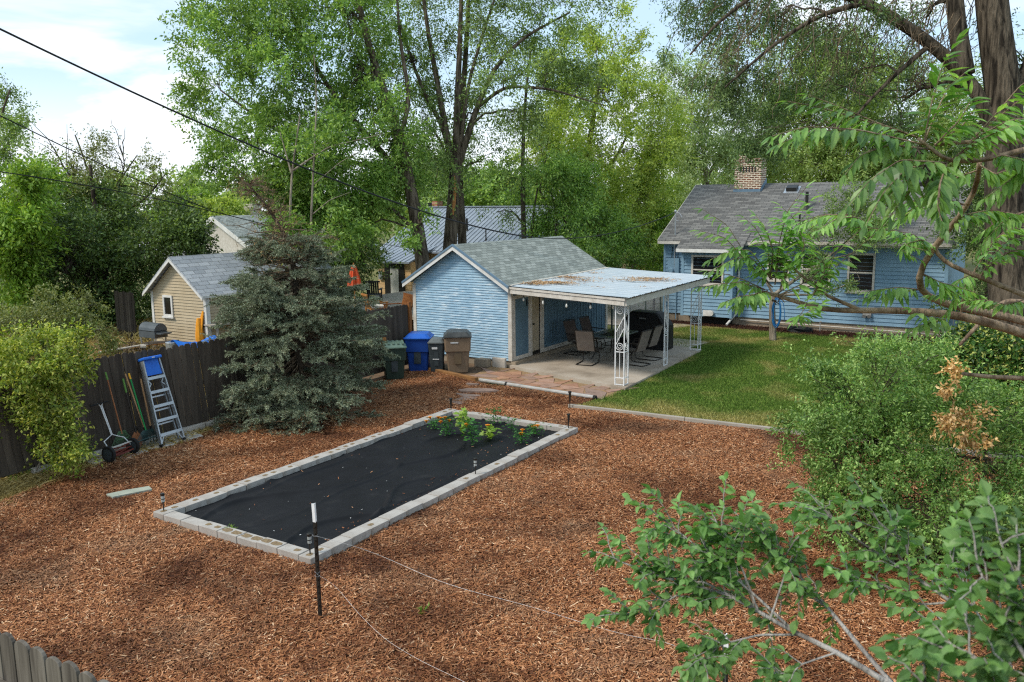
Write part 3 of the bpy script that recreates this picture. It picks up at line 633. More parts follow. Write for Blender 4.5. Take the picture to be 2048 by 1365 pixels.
# patio-side wall: board and batten, framed blue panel, cream door
yv = lambda px, py=650: ax(px, py, SX1)[1]
Y1, Y2, Y3, Y4 = yv(1056, 700), yv(1063, 700), yv(1079, 700), yv(1086, 700)
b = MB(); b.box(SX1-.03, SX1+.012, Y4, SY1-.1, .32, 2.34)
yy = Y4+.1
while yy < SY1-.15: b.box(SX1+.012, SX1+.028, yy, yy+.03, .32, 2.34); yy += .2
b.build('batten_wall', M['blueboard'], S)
b = MB(); b.box(SX1+.012, SX1+.04, Y4, SY1-.05, .2, .32); b.box(SX1+.014, SX1+.045, Y3+.02, Y4, .2, 2.3); b.box(SX1-.02, SX1+.04, SY1-.12, SY1+.02, .2, 2.34); b.build('wall_trim', M['trim'], S)
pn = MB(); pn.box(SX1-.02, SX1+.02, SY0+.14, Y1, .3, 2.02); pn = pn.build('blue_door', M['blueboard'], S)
b = MB()
for q in ((SY0+.07, SY0+.16, .2, 2.12), (Y1, Y2, .2, 2.12)): b.box(SX1-.02, SX1+.035, q[0], q[1], q[2], q[3])
b.box(SX1-.02, SX1+.034, SY0+.16, Y1, .2, .31); b.box(SX1-.02, SX1+.034, SY0+.16, Y1, 2.02, 2.12); b.build('door_frame', M['trim'], pn)
b = MB(); b.box(SX1+.02, SX1+.045, Y1-.12, Y1-.08, 1.75, 1.95); b.build('latch', M['dark'], pn)
dr = MB(); dr.box(SX1-.06, SX1-.022, Y2, Y3+.03, .3, 2.3); dr = dr.build('cream_door', M['doorcream'], S)
b = MB(); b.lathe((SX1-.022, Y2+.09, 1.15), [(.015, 0), (.015, .03), (.03, .04), (.03, .07), (.0, .075)], 10, axis=(1, 0, 0)); b.build('knob', M['dark'], dr)
b = MB(); b.box(SX1-.045, SX1+.005, Y2+.02, Y3, .2, .3); b.build('sill', M['dark'], dr)
b = MB(); b.box(SX1-.02, SX1+.14, SY0-.02, SY1, .07, .19); b.build('step', M['foundation'], S)
# patio cover
A0, A1, A2, A3 = np.array([SX1+.05, SY0-.24, 2.43]), np.array([-8.70, 19.28, 2.42]), np.array([-8.72, 25.75, 2.47]), np.array([SX1+.05, 27.05, 2.50])
nu, nv = 14, 240; uu = np.linspace(0, 1, nu); vv = np.linspace(0, 1, nv)
G_ = (A0[None, None]*(1-uu)[None, :, None]+A1[None, None]*uu[None, :, None])*(1-vv)[:, None, None]+(A3[None, None]*(1-uu)[None, :, None]+A2[None, None]*uu[None, :, None])*vv[:, None, None]
rib = np.maximum(0, np.cos(vv*2*math.pi*17))**6*.016+.005*np.sin(vv*2*math.pi*51)
G_[:, :, 2] += rib[:, None]-.012*np.sin(uu*math.pi)[None, :]
id_ = np.arange(nu*nv).reshape(nv, nu); Q_ = np.stack([id_[:-1, :-1], id_[:-1, 1:], id_[1:, 1:], id_[1:, :-1]], -1).reshape(-1, 4)
M['canopy'] = plain('faded_blue_sheet_metal', '#a3b0b8', '#b9c0c4', 1.2, .5, .1, .4, sc=(1, 4, 1))
b = MB(); b.mesh(G_.reshape(-1, 3), Q_); bt = G_.copy(); bt[:, :, 2] -= .012; b.mesh(bt.reshape(-1, 3), Q_[:, ::-1]); cv = b.build('cover_roof', M['canopy'], S, smooth=False)
b = MB(); b.bar((SX1-.03, SY0-.1, 2.45), (SX1-.03, 27.1, 2.51), .26, .02); b.build('flashing', M['trim'], S)
b = MB(); b.bar((SX1+.06, SY0-.2, 2.30), (-8.83, 19.39, 2.28), .04, .15); b.bar((SX1+.06, SY0-.225, 2.385), (-8.8, 19.355, 2.365), .04, .06); b.build('front_fascia', M['trim'], S)
b = MB(); b.bar((-8.8, 19.40, 2.28), (-8.82, 25.7, 2.33), .04, .16); b.build('side_fascia', M['trim'], S)
b = MB(); b.bar((SX1+.06, 26.9, 2.36), (-8.83, 25.66, 2.33), .04, .16)
for k in range(1, 6): 
    t = k/6; p = A0*(1-t)+A3*t; q = A1*(1-t)+A2*t; b.bar(p+[0, 0, -.1], q+[-.1, 0, -.1], .04, .09)
b.build('rafters', M['trim'], S)
# ornamental iron posts
def spiral(c, u, w, r0, turns, a0, sgn, n=26):
    t = np.linspace(0, 1, n); a = a0+sgn*t*turns*2*math.pi; r = r0*(1-.82*t)
    return np.asarray(c)+np.outer(np.cos(a)*r, u)+np.outer(np.sin(a)*r, w)
def iron_panel(b, o, u, w, H):
    o = np.asarray(o, float); u = np.asarray(u, float); Z = np.array([0, 0, 1.]); q = lambda s, z: o+u*s*w+Z*z
    for z in (.02, .2, .88): b.bar(q(0, z), q(1, z), .018, .022)
    b.bar(q(.5, .2), q(.5, .88), .012, .012)
    b.bar(q(.06, 1.8), q(.97, 1.38), .012, .016); b.bar(q(.06, 1.5), q(.97, 1.05), .012, .016)
    for s, za, zb in ((.28, 1.39, 1.7), (.5, 1.28, 1.6), (.72, 1.17, 1.5)): b.bar(q(s, za), q(s, zb), .011, .011)
    b.tube(spiral(q(.5, 1.95), u, Z, .46*w, 1.9, math.pi, -1), .0085, 5); b.tube(spiral(q(.5, 1.03), u, Z, .46*w, 1.9, 0, -1), .0085, 5)
    b.bar(q(.04, 1.8), q(.04, 1.95), .012, .014); b.bar(q(.96, 1.05), q(.96, 1.02), .012, .014)
    b.bar(q(.0, .02), q(.0, .03), .05, .01)
for (x, y), pans, H in (((-8.93, 19.62), ((-1, 0), (0, 1)), 2.2), ((-9.04, 22.62), ((0, 1),), 2.24), ((-9.06, 25.5), ((-1, 0), (0, 1)), 2.27)):
    b = MB(); zz = .09; b.bar((x, y, zz), (x, y, zz+H-.08), .026, .026, up=(0, 1, 0))
    for u in pans:
        e = np.array([x, y, zz])+np.array([u[0], u[1], 0.])*.25
        b.bar(e, e+[0, 0, H-.08], .026, .026, up=(0, 1, 0)); iron_panel(b, (x, y, zz), (u[0], u[1], 0), .25, H)
    b.build('iron_post', M['ironwhite'], S)
# leaf litter on the cover
b = MB()
def onroof(x, y):
    u = (x-A0[0])/(A1[0]-A0[0]); y0 = A0[1]+(A1[1]-A0[1])*u; y1 = A3[1]+(A2[1]-A3[1])*u; v = np.clip((y-y0)/(y1-y0), 0, 1)
    return 2.455+.05*v+.004
for px, py, rx, ry, n in ((1105, 566, .95, .28, 1500), (1068, 568, .6, .2, 700), (1135, 556, 1., .3, 900), (1160, 562, .9, .25, 400), (1300, 560, 1.0, .3, 1100), (1270, 563, 1.1, .2, 500), (1200, 575, .4, .1, 50), (1190, 548, .25, .12, 90), (1290, 575, .4, .1, 40)):
    c = gz(px, py, 2.47); n = int(n*.55); P = c[:2]+RNG.normal(0, 1, (n, 2))*np.array([rx*.45, ry*.5]); P = P[(P[:, 0] > SX1+.1) & (P[:, 0] < -8.9) & (P[:, 1] > 20.2) & (P[:, 1] < 25.5)]
    b.quads(chips(P, onroof(P[:, 0], P[:, 1])+RNG.random(len(P))*.035, (.05, .15), (.006, .018), .3))
o = b.build('leaf_litter', M['litter']); tag(o, 'brown dry leaves and twigs drifted on the patio cover', None, None, 'stuff')
# string lights
sl = empty('string_light', gz(1086, 600, 2.1), 'string of bare bulbs hung under the front edge of the patio cover', 'string light')
pts = [gz(1036, 588, 2.22)]+[gz(x, y, 2.2) for x, y in ((1047, 590), (1086, 596), (1133, 602), (1181, 604), (1226, 604))]
b = MB(); b.tube(np.array(pts), .006, 5); b.build('cord', M['cable'], sl)
for p in pts[1:]:
    b = MB(); b.lathe(p, [(.012, -.08), (.016, -.075), (.016, 0)], 8); k = b.build('socket', M['dark'], sl)
    MB().lathe(p, [(.004, -.19), (.022, -.175), (.03, -.145), (.022, -.11), (.012, -.08)], 10).build('bulb', M['bulb'], k, smooth=True)
# ================================================================== BLUE HOUSE
HY = 32.2; HX0, HX1 = -12.93, -2.68; HE = 3.3; YE = HY-.42; RY = 36.0; HRZ = 5.5; k_ = (HRZ-HE)/(RY-YE)
Hs = empty('blue_house', (-7.8, 32.2, 0), 'blue vinyl sided bungalow with charcoal shingle roof and brick chimney', 'house')
rz_ = lambda y: HE+(y-YE)*k_
MB().box(HX0+.03, HX1-.03, HY+.03, 39.7, -.1, .36).build('foundation', M['foundation'], Hs)
b = MB(); laps(b, HY, .34, 3.2, .14, lambda z: (HX0, HX1), .032); b.build('siding', M['bluevinyl'], Hs)
b = MB(); b.prism([(HX0+.02, HY+.03, .34), (HX0+.02, 39.7, .34), (HX0+.02, 39.7, 3.25), (HX0+.02, RY, HRZ-.12), (HX0+.02, HY+.03, 3.25)], (HX1-HX0-.04, 0, 0)); b.build('wall', M['bluevinyl'], Hs)
b = MB(); b.box(HX1-.09, HX1+.02, HY-.04, HY+.05, .34, 3.2); b.build('corner_trim', M['bluevinyl'], Hs); b = MB(); b.box(HX0-.02, HX0+.07, HY-.04, HY+.05, .34, 3.2); b.build('corner_trim', M['bluevinyl'], Hs)
b = MB(); x0, x1 = HX0-.12, HX1+.22; b.prism([(x0, YE, HE), (x0, RY, HRZ), (x0, 40.2, HRZ-(40.2-RY)*k_), (x0, 40.2, HRZ-(40.2-RY)*k_-.08), (x0, RY, HRZ-.1), (x0, YE, HE-.06)], (x1-x0, 0, 0)); b.build('roof', M['houseroof'], Hs)
b = MB(); b.box(x0, x1, YE-.02, YE+.03, HE-.17, HE-.062); b.box(x0+.02, x1-.02, YE+.03, HY-.002, HE-.17, HE-.14)
for xx in (x0-.02, x1): b.prism([(xx, YE, HE-.0), (xx, RY, HRZ), (xx, RY, HRZ-.17), (xx, YE, HE-.17)], (.02, 0, 0))
b.build('fascia', M['trim'], Hs)
b = MB(); b.box(-9.3, x1-.1, YE-.12, YE-.022, HE-.1, HE+.0); b.build('gutter', M['trim'], Hs)
# bump-out
BYW = 31.6; bx0, bx1 = -11.93, -9.93
b = MB(); laps(b, BYW, .36, 2.88, .14, lambda z: (bx0, bx1), .032); lapsx(b, bx1, .36, 2.95, .14, BYW, HY, .032); b.prism([(bx0, BYW+.02, .36), (bx1-.02, BYW+.02, .36), (bx1-.02, HY, .36), (bx0, HY, .36)], (0, 0, 2.55)); b.build('bump_out', M['bluevinyl'], Hs)
b = MB(); b.box(bx1-.07, bx1+.03, BYW-.04, BYW+.05, .34, 2.88); b.build('bump_trim', M['bluevinyl'], Hs); b = MB(); b.box(bx0-.03, bx0+.07, BYW-.04, BYW+.05, .34, 2.88); b.build('bump_trim', M['bluevinyl'], Hs)
b = MB(); b.box(bx0+.3, bx1-.1, BYW+.25, BYW+.5, 0, .34); b.build('underside_block', M['dark'], Hs)  # black block filling the gap under the bump-out
yb_ = BYW-.42; b = MB(); xb0, xb1 = bx0-.12, bx1+.45
b.prism([(xb0, yb_, rz_(yb_)+.02), (xb0, YE+.5, rz_(YE+.5)+.03), (xb0, YE+.5, rz_(YE+.5)-.04), (xb0, yb_, rz_(yb_)-.04)], (xb1-xb0, 0, 0)); b.build('bump_roof', M['houseroof'], Hs)
b = MB(); b.box(xb0, xb1, yb_-.03, yb_+.01, rz_(yb_)-.13, rz_(yb_)-.0); b.box(xb0+.02, xb1-.02, yb_+.01, BYW-.002, rz_(yb_)-.13, rz_(yb_)-.1); b.build('bump_fascia', M['white'], Hs)
def window(Y, x0, x1, z0, z1, par, fr='trim', mul=True, glass='glass'):
    f = MB(); t = .075
    f.box(x0, x1, Y-.06, Y-.02, z1-t, z1); f.box(x0, x1, Y-.06, Y-.02, z0, z0+t); f.box(x0, x0+t, Y-.06, Y-.02, z0+t, z1-t); f.box(x1-t, x1, Y-.06, Y-.02, z0+t, z1-t)
    if mul: f.box(x0+t, x1-t, Y-.045, Y-.02, (z0+z1)/2-.025, (z0+z1)/2+.025)
    w = f.build('window', M[fr], par)
    MB().box(x0+t*.5, x1-t*.5, Y-.031, Y-.022, z0+t*.5, z1-t*.5).build('pane', M[glass], w)
    MB().box(x0-.04, x1+.04, Y-.1, Y-.03, z0-.05, z0-.002).build('sill', M[fr], w)
    return w
def win_px(Y, xa, ya, xb, yb, par, **k):
    p, q = ay(xa, ya, Y), ay(xb, yb, Y); return window(Y, p[0], q[0], q[2], p[2], par, **k)
win_px(BYW, 1384, 510, 1447, 571, Hs)
win_px(HY, 1697, 506, 1748, 586, Hs); win_px(HY, 1604, 504, 1660, 574, Hs); win_px(HY, 1536, 506, 1578, 562, Hs)
def rhit(x, y):
    lo, hi = YE, RY
    for _ in range(40):
        m = (lo+hi)/2; p = ay(x, y, m)
        if p[2] > rz_(m): lo = m
        else: hi = m
    return ay(x, y, (lo+hi)/2)
c = rhit(1468, 384); c2 = ay(1521, 384, c[1]); ct = ay(1495, 324, c[1])[2]
ch = MB(); ch.box(c[0], c2[0], c[1], c[1]+.75, c[2]-.2, ct); ch = ch.build('chimney', M['brick'], Hs)
b = MB(); 
for zz in np.arange(2): 
    b.box(c[0]-.03+zz*.0, c2[0]+.03, c[1]-.03, c[1]+.78, ct+.001+zz*.075, ct+.06+zz*.075)
b.box(c[0]+.1, c[0]+.35, c[1]+.2, c[1]+.5, ct+.14, ct+.3); b.build('chimney_cap', M['brick'], ch)
b = MB()
for k in range(6): xx = c[0]+.22+k*(c2[0]-c[0]-.44)/5.5; b.box(xx, xx+.055, c[1]-.012, c[1]+.02, ct-.42, ct-.2)
b.build('vent_slots', M['dark'], ch)
b = MB(); b.box(c[0]-.03, c2[0]+.03, c[1]-.02, c[1]+.03, c[2]-.1, c[2]+.1); b.prism([(c2[0]+.004, c[1]-.02, c[2]-.1), (c2[0]+.004, c[1]+.75, c[2]+.3), (c2[0]+.004, c[1]+.75, c[2]+.55), (c2[0]+.004, c[1]-.02, c[2]+.12)], (.03, 0, 0)); b.build('flashing', M['deckblue'], ch)
for px, py in ((1582, 384), (1838, 374)):
    p = rhit(px, py); b = MB(); b.prism([(p[0]-.2, p[1]-.02, p[2]+.03), (p[0]-.2, p[1]+.32, p[2]+.22), (p[0]-.2, p[1]+.28, p[2]+.28), (p[0]-.2, p[1]-.04, p[2]+.16)], (.42, 0, 0)); v = b.build('roof_vent', M['dark'], Hs)
    b = MB(); b.prism([(p[0]-.28, p[1]-.12, rz_(p[1]-.12)+.006), (p[0]+.3, p[1]-.12, rz_(p[1]-.12)+.006), (p[0]+.3, p[1]+.4, rz_(p[1]+.4)+.006), (p[0]-.28, p[1]+.4, rz_(p[1]+.4)+.006)], (0, 0, .012)); b.build('vent_flange', M['alu'], v)
for px, py, pt, r in ((1613, 417, 384, .06), (1599, 446, 428, .035)):
    p = rhit(px, py); zt = ay(px, pt, p[1])[2]; b = MB(); b.tube([p-[0, 0, .1], (p[0], p[1], zt)], r, 10); v = b.build('vent_pipe', M['dark'], Hs)
    b = MB(); b.lathe((p[0], p[1], p[2]-.05), [(r*2.2, 0), (r*1.2, .12), (r*1.05, .16)], 10); b.build('pipe_boot', M['dark'], v)
mp = rhit(1350, 470); b = MB(); mz = ay(1350, 425, mp[1])[2]; b.tube([(mp[0], mp[1], 1.9), (mp[0], mp[1], mz)], .03, 8); b.lathe((mp[0], mp[1], mz), [(.05, -.02), (.06, .05), (.02, .1)], 8); b.tube([(mp[0], mp[1], mz), (mp[0]+.2, mp[1]-.1, mz-.02), (mp[0]+.32, mp[1]-.1, mz-.2), (mp[0]+.2, mp[1]-.1, mz-.35), (mp[0]+.03, mp[1]-.08, mz-.3)], .012, 5)
mast_top = np.array([mp[0], mp[1], mz]); b.build('service_mast', M['alu'], Hs)
p = ay(1345, 541, HY); b = MB(); b.box(p[0]-.17, p[0]+.3, HY-.1, HY-.03, p[2]-.1, p[2]+.5); b.lathe((p[0], HY-.1, p[2]), [(.11, 0), (.11, .06), (.08, .1)], 14, axis=(0, -1, 0)); b.tube([(p[0]+.2, HY-.06, p[2]-.1), (p[0]+.2, HY-.06, .1)], .02, 6); b.build('electric_meter', M['bluevinyl'], Hs)
b = MB(); b.tube([(HX0+.35, HY-.05, 3.0), (HX0+.32, HY-.06, 2.5), (HX0+.45, HY-.07, 2.35), (HX0+.58, HY-.06, 2.5), (HX0+.6, HY-.05, 2.95)], .012, 5); b.build('cable_loop', M['cable'], Hs)
p = ay(1418, 626, BYW); b = MB(); b.box(p[0]-.22, p[0]+.1, BYW-.09, BYW-.02, p[2]-.12, p[2]+.1); b.lathe((p[0]+.12, BYW-.02, p[2]), [(.1, 0), (.1, .14), (.07, .14)], 12, axis=(0, -1, 0)); b.build('dryer_vent', M['white'], Hs)
b = MB(); dx = -9.84; b.tube([(dx, HY-.1, 3.1), (dx, HY-.1, .62), (dx-.02, HY-.16, .5), (dx-.22, HY-.75, .1)], .045, 8); b.build('downspout', M['white'], Hs)
b = MB(); b.tube([(-9.75, HY-.06, .24), (-2.66, HY-.06, .16), (-2.62, HY-.06, .2), (-2.62, HY-.06, .5)], .022, 6); b.build('conduit', M['trim'], Hs)
p = ay(1735, 628, HY); b = MB(); b.box(p[0]-.14, p[0]+.14, HY-.14, HY-.02, p[2]-.06, p[2]+.06); b.lathe((p[0]-.08, HY-.14, p[2]-.05), [(.05, 0), (.07, .06)], 10, axis=(0, -1, -.5)); b.lathe((p[0]+.08, HY-.14, p[2]-.05), [(.05, 0), (.07, .06)], 10, axis=(0, -1, -.5)); b.build('flood_light', M['pipe'], Hs)
p = gz(1600, 664, .03); b = MB(); t = np.linspace(0, 7*2*math.pi, 170); b.tube(np.column_stack([p[0]+np.cos(t)*(.42+.05*np.sin(t*3.3)), p[1]+np.sin(t)*(.3+.04*np.sin(t*2.1)), .03+t/44*.16+.01*np.sin(t*5)]), .014, 5)
b.tube([(p[0]-.4, p[1], .05), (p[0]-.7, p[1]-.3, .04), (p[0]-.8, p[1]-.5, .03)], .014, 5); o = b.build('garden_hose', M['hoseblack'], smooth=True); tag(o, 'black garden hose coiled on the ground by the house foundation', 'hose')
for px in (1600, 1640): 
    p = ay(px, 655, HY-.3); b = MB(); b.tube([(p[0], HY-.3, 0), (p[0], HY-.3, .42)], .018, 6); b.tube([(p[0], HY-.3, .38), (p[0]+.05, HY-.36, .4)], .02, 6); tag(b.build('water_tap', M['pipe']), 'standpipe tap behind the coiled black hose' if px == 1600 else 'short pipe stub standing in the dark mulch by the house', 'tap')
# ================================================================== TAN SHED OF THE NEIGHBOUR
g = gz(411, 588, 2.0); GY, GX1 = g[1], g[0]; gl = ay(302, 560, GY); ga = ay(340, 514, GY); GX0 = gl[0]; GAX, GAZ, GEZ = (GX0+GX1)/2-.02, ga[2], 2.0
T = empty('tan_shed', ((GX0+GX1)/2, GY, 0), 'tan clapboard shed with pale grey shingle roof beyond the board fence', 'shed')
def gxr(z): h = GAZ-.08-z; s = (GAZ-GEZ)/(GX1-GAX); return (max(GX0, GAX-h/s), min(GX1, GAX+h/s))
b = MB(); laps(b, GY, .05, GAZ-.1, .1, gxr, .026); b.build('gable_siding', M['tanlap'], T)
b = MB(); lapsx(b, GX1, .05, GEZ, .1, GY+.02, GY+6, .026); b.prism([(GX0+.03, GY+.03, .05), (GX1-.03, GY+.03, .05), (GX1-.03, GY+.03, GEZ-.05), (GAX, GY+.03, GAZ-.15), (GX0+.03, GY+.03, GEZ-.05)], (0, 6, 0)); b.build('side_siding', M['tanlap'], T)
b = MB(); b.box(GX1-.09, GX1+.03, GY-.04, GY+.11, .0, GEZ-.02); b.build('corner_trim', M['white'], T); b = MB(); b.box(GX0-.03, GX0+.08, GY-.04, GY+.08, .0, GEZ-.02); b.build('corner_trim', M['white'], T)
b = MB()
for sgn in (-1, 1):
    x1 = GAX+sgn*(GX1-GAX+.12); z1 = GEZ-.07; P = [(GAX, GY-.25, GAZ+.02), (x1, GY-.25, z1+.02), (x1, GY-.25, z1-.03), (GAX, GY-.25, GAZ-.04)]; b.prism(P, (0, 6.5, 0))
b.build('roof', M['tanroof'], T)
b = MB()
for sgn in (-1, 1):
    x1 = GAX+sgn*(GX1-GAX+.14); z1 = GEZ-.08; P = [(GAX, GY-.26, GAZ-.042), (x1, GY-.26, z1-.035), (x1, GY-.26, z1-.12), (GAX, GY-.26, GAZ-.14)]; b.prism(P, (0, .03, 0))
b.box(GX1+.13, GX1+.15, GY-.25, GY+6.2, GEZ-.13, GEZ-.05); b.build('rake_trim', M['white'], T)
p, q = ay(327, 590, GY), ay(349, 634, GY); window(GY, p[0], q[0], q[2], p[2], T, 'white', False)
# things standing by the tan shed
p = gz(308, 690, 0); p = ay(310, 678, GY-.7); px_ = p[0]; py_ = GY-.75
gr = empty('kettle_grill', (px_, py_, 0), 'dented grey barbecue with domed hood beside the tan shed', 'barbecue')
a = np.linspace(0, math.pi, 9); b = MB(); b.prism([(px_-.42+.0, py_-.25*math.cos(t), .78+.26*math.sin(t)) for t in a], (.84, 0, 0)); b.build('hood', M['grillgrey'], gr, bevel=.02)
b = MB(); b.box(px_-.42, px_+.42, py_-.24, py_+.24, .56, .77); b.box(px_+.43, px_+.7, py_-.2, py_+.2, .7, .74); b.build('firebox', M['grillgrey'], gr)
for sx, sy in ((-.36, -.2), (.36, -.2), (-.36, .2), (.36, .2)): MB().bar((px_+sx, py_+sy, 0), (px_+sx, py_+sy, .56), .04, .04, up=(0, 1, 0)).build('leg', M['alu'], gr)
p = ay(345, 690, GY-1.6); b = MB(); b.lathe((p[0], p[1], 0), [(.17, 0), (.19, .05), (.2, .66), (.21, .67), (.2, .69), (.185, .6)], 16); tag(b.build('metal_can', M['alu'], smooth=False), 'shiny galvanised can showing above the fence top', 'can')
p = ay(398, 660, GY-.12); b = MB()
for k in range(4): b.bar((p[0]-.1+k*.05, GY-.2, .0), (p[0]+.1+k*.03, GY-.07, 1.25+.06*k), .06, .03)
b.lathe((p[0]+.03, GY-.13, .2), [(.13, 0), (.14, .4), (.1, .8), (.06, 1.0)], 8); tag(b.build('tow_strap', M['strap']), 'amber webbing strap hanging on the tan shed corner', 'strap')
p = gz(385, 697, .55); rg = np.random.default_rng(3); nx_, ny_ = 26, 12; GXX, GYY = np.meshgrid(np.linspace(-.95, .8, nx_), np.linspace(-.4, .6, ny_)); GZ = .62+.1*np.sin(GXX*4+GYY*3)+.07*np.sin(GXX*9-GYY*6)+.05*rg.random(GXX.shape)-.25*np.abs(GXX*.6)**2
ids = np.arange(nx_*ny_).reshape(ny_, nx_); b = MB(); V = np.column_stack([(p[0]+GXX).ravel(), (p[1]+.3+GYY).ravel(), GZ.ravel()]); Qd = np.stack([ids[:-1, :-1], ids[:-1, 1:], ids[1:, 1:], ids[1:, :-1]], -1).reshape(-1, 4); b.mesh(V, Qd)
b.mesh(V-[0, 0, .55], Qd[:, ::-1]); tag(b.build('tarp', M['tarp']), 'crumpled bright blue tarp over a pile behind the fence', 'tarp')
p0 = gz(270, 697, .3); 
for i, (dx, dy, rz, ln_, w, h, mt, lb) in enumerate([(0, 0, .75, 2.4, .14, .04, 'newwood', 'long yellow plank on the lumber heap behind the fence'), (.3, -.5, 1.0, 1.6, .2, .03, 'greyboard', 'grey weathered board on the lumber heap'), (.9, -.3, -.6, 1.3, .16, .05, 'greyboard', 'short pale board lying crosswise on the lumber heap'), (1.1, .2, .2, 1.2, .25, .06, 'fence', 'dark rotten board at the bottom of the lumber heap')]):
    c = p0+[dx, dy, .05+.07*i]; d = np.array([math.cos(rz), math.sin(rz), .1])*ln_/2; b = MB(); b.bar(c-d, c+d, w, h); tag(b.build('plank', M[mt]), lb, 'plank', 'lumber heap behind the fence')
b = MB(); P_ = p0[:2]+RNG.normal(0, 1, (900, 2))*[.9, .5]; b.quads(chips(P_, np.abs(RNG.normal(.2, .15, 900)), (.1, .5), (.01, .03), .7)); tag(b.build('brush_pile', M['twigdead']), 'tangle of dead brown brush behind the fence', None, None, 'stuff')
p = gz(560, 683, 1.2); sp_ = ay(480, 648, GY+1.0); b = MB(); b.bar((GX1+.1, GY-.1, .98), (GX1+.55, GY+3., 1.0), .5, .05); o = b.build('work_table', M['greyboard']); tag(o, 'long grey plank shelf against the side of the tan shed', 'bench')
for yy in (GY+.1, GY+2.7): MB().bar((GX1+.35, yy, 0), (GX1+.35, yy, .95), .06, .06, up=(0, 1, 0)).build('leg', M['greyboard'], o)
MB().box(GX1+.12, GX1+.4, GY+1.2, GY+2.2, 1.025, 1.12).build('tool_box', M['dark'], o)
p = ay(283, 640, GY+1.2); b = MB()
for k in range(9): b.box(p[0]-1.1+k*.13, p[0]-1.1+k*.13+.11, GY+.9, GY+.93, .0, 1.7+.03*math.sin(k*2))
b.box(p[0]-1.1, p[0]+.05, GY+.931, GY+.97, .4, .5); b.box(p[0]-1.1, p[0]+.05, GY+.931, GY+.97, 1.3, 1.4); tag(b.build('plank_gate', M['fence']), 'nearly black plank gate beside the tan shed', 'gate')
# ================================================================== BINS
def frus(b, cx, cy, z0, z1, w0, d0, w1, d1, oy=0., ch=.04):
    def ring(w, d, y): 
        w, d = w/2, d/2; return [(-w+ch, -d+y), (w-ch, -d+y), (w, -d+ch+y), (w, d-ch+y), (w-ch, d+y), (-w+ch, d+y), (-w, d-ch+y), (-w, -d+ch+y)]
    A = [(cx+x, cy+y, z0) for x, y in ring(w0, d0, 0)]; B = [(cx+x, cy+y, z1) for x, y in ring(w1, d1, oy)]
    b.add(A+B, [tuple(range(8))[::-1], tuple(range(8, 16))]+[(i, (i+1) % 8, (i+1) % 8+8, i+8) for i in range(8)])
def wheelie(name, x, y, rz, w, d, h, mb, ml, label, collar=True):
    e = empty(name, (0, 0, 0), label, 'rubbish bin', 'wheeled bins by the blue shed'); hw = h*.88
    b = MB(); frus(b, 0, 0, .03, hw*.62, w*.74, d*.72, w*.88, d*.86)
    if collar: frus(b, 0, -.0, hw*.62, hw, w*.96, d*.96, w, d)
    else: frus(b, 0, 0, hw*.62, hw, w*.88, d*.86, w, d)
    b.build('body', mb, e, bevel=.01)
    b = MB(); frus(b, 0, .0, hw+.002, hw+.035, w*1.06, d*1.1, w*1.06, d*1.1, 0, .05); frus(b, 0, 0, hw+.036, h, w*1.0, d*1.04, w*.72, d*.8, .02, .06); b.build('lid', ml, e, bevel=.01)
    b = MB(); b.tube([(-w*.4, d*.5, hw-.06), (-w*.36, d*.62, hw-.03), (w*.36, d*.62, hw-.03), (w*.4, d*.5, hw-.06)], .018, 6); b.build('handle', ml, e)
    for s in (-1, 1):
        b = MB(); b.lathe((s*(w*.4-.03), d*.42, .13), [(.1, -.03), (.13, -.025), (.13, .025), (.1, .03)], 16, axis=(1, 0, 0)); wh = b.build('wheel', M['rubber'], e)
        b = MB(); b.lathe((s*(w*.4-.03), d*.42, .13), [(.05, -.034), (.06, .034)], 10, axis=(1, 0, 0)); b.build('hub', M['bingrey'], wh)
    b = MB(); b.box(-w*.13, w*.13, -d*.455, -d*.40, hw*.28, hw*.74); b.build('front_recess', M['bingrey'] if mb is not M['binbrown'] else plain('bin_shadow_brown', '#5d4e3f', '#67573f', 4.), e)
    e.location = (x, y, 0); e.rotation_euler = (0, 0, rz); return e
def stick(e, *boxes):
    b = MB()
    for q in boxes: b.box(*q)
    b.build('sticker', M['sticker'], e)
wb = wheelie('brown_bin', -14.05, 19.4, .62, .76, .86, 1.2, M['binbrown'], M['binlid'], 'tall brown wheeled bin with dark lid, largest of the bins')
stick(wb, (-.2, .02, -.437, -.428, .9, .935)); stick(wb, (.378, .388, -.02, .14, .93, .965))
wg = wheelie('grey_bin', -14.5, 19.0, .55, .46, .5, 1.0, M['bingrey'], M['binlidgrey'], 'narrow charcoal bin between the brown and blue bins', False)
stick(wg, (-.12, .04, -.244, -.22, .72, .78)); stick(wg, (-.1, .08, -.24, -.21, .42, .44))
wl = wheelie('blue_bin', -15.12, 18.98, .5, .74, .8, 1.12, M['binblue'], M['binbluelid'], 'wide blue recycling bin in the corner where fence meets shed')
b = MB(); rg = np.random.default_rng(2)
for zz, ws in ((.84, (.05, .04, .045, .0, .04, .05, .035, .045)), (.75, (.05, .035, .05, .04))):
    yy = -.3
    for q in ws:
        if q: b.box(.34, .372, yy, yy+q*.8, zz, zz+.035+.03*rg.random())
        yy += q+.012 if q else .05
b.build('lettering', M['sticker'], wl)
ww = wheelie('green_bin', -15.05, 17.75, .75, .66, .7, 1.02, M['bingreen'], M['bingreenlid'], 'dark green bin with pale ribbed lid half hidden behind the spruce')
b = MB()
for k in range(5): b.box(-.3+k*.13, -.24+k*.13, -.3, .32, 1.0, 1.03)
b.build('lid_rib', M['bingreenlid'], ww)
o = MB(); o.box(-13.55, -13.1, 20.42, 20.52, 0, .3); o = o.build('stone_block', M['slab'], bevel=.02); tag(o, 'rough grey block leaning at the foot of the shed wall', 'block')
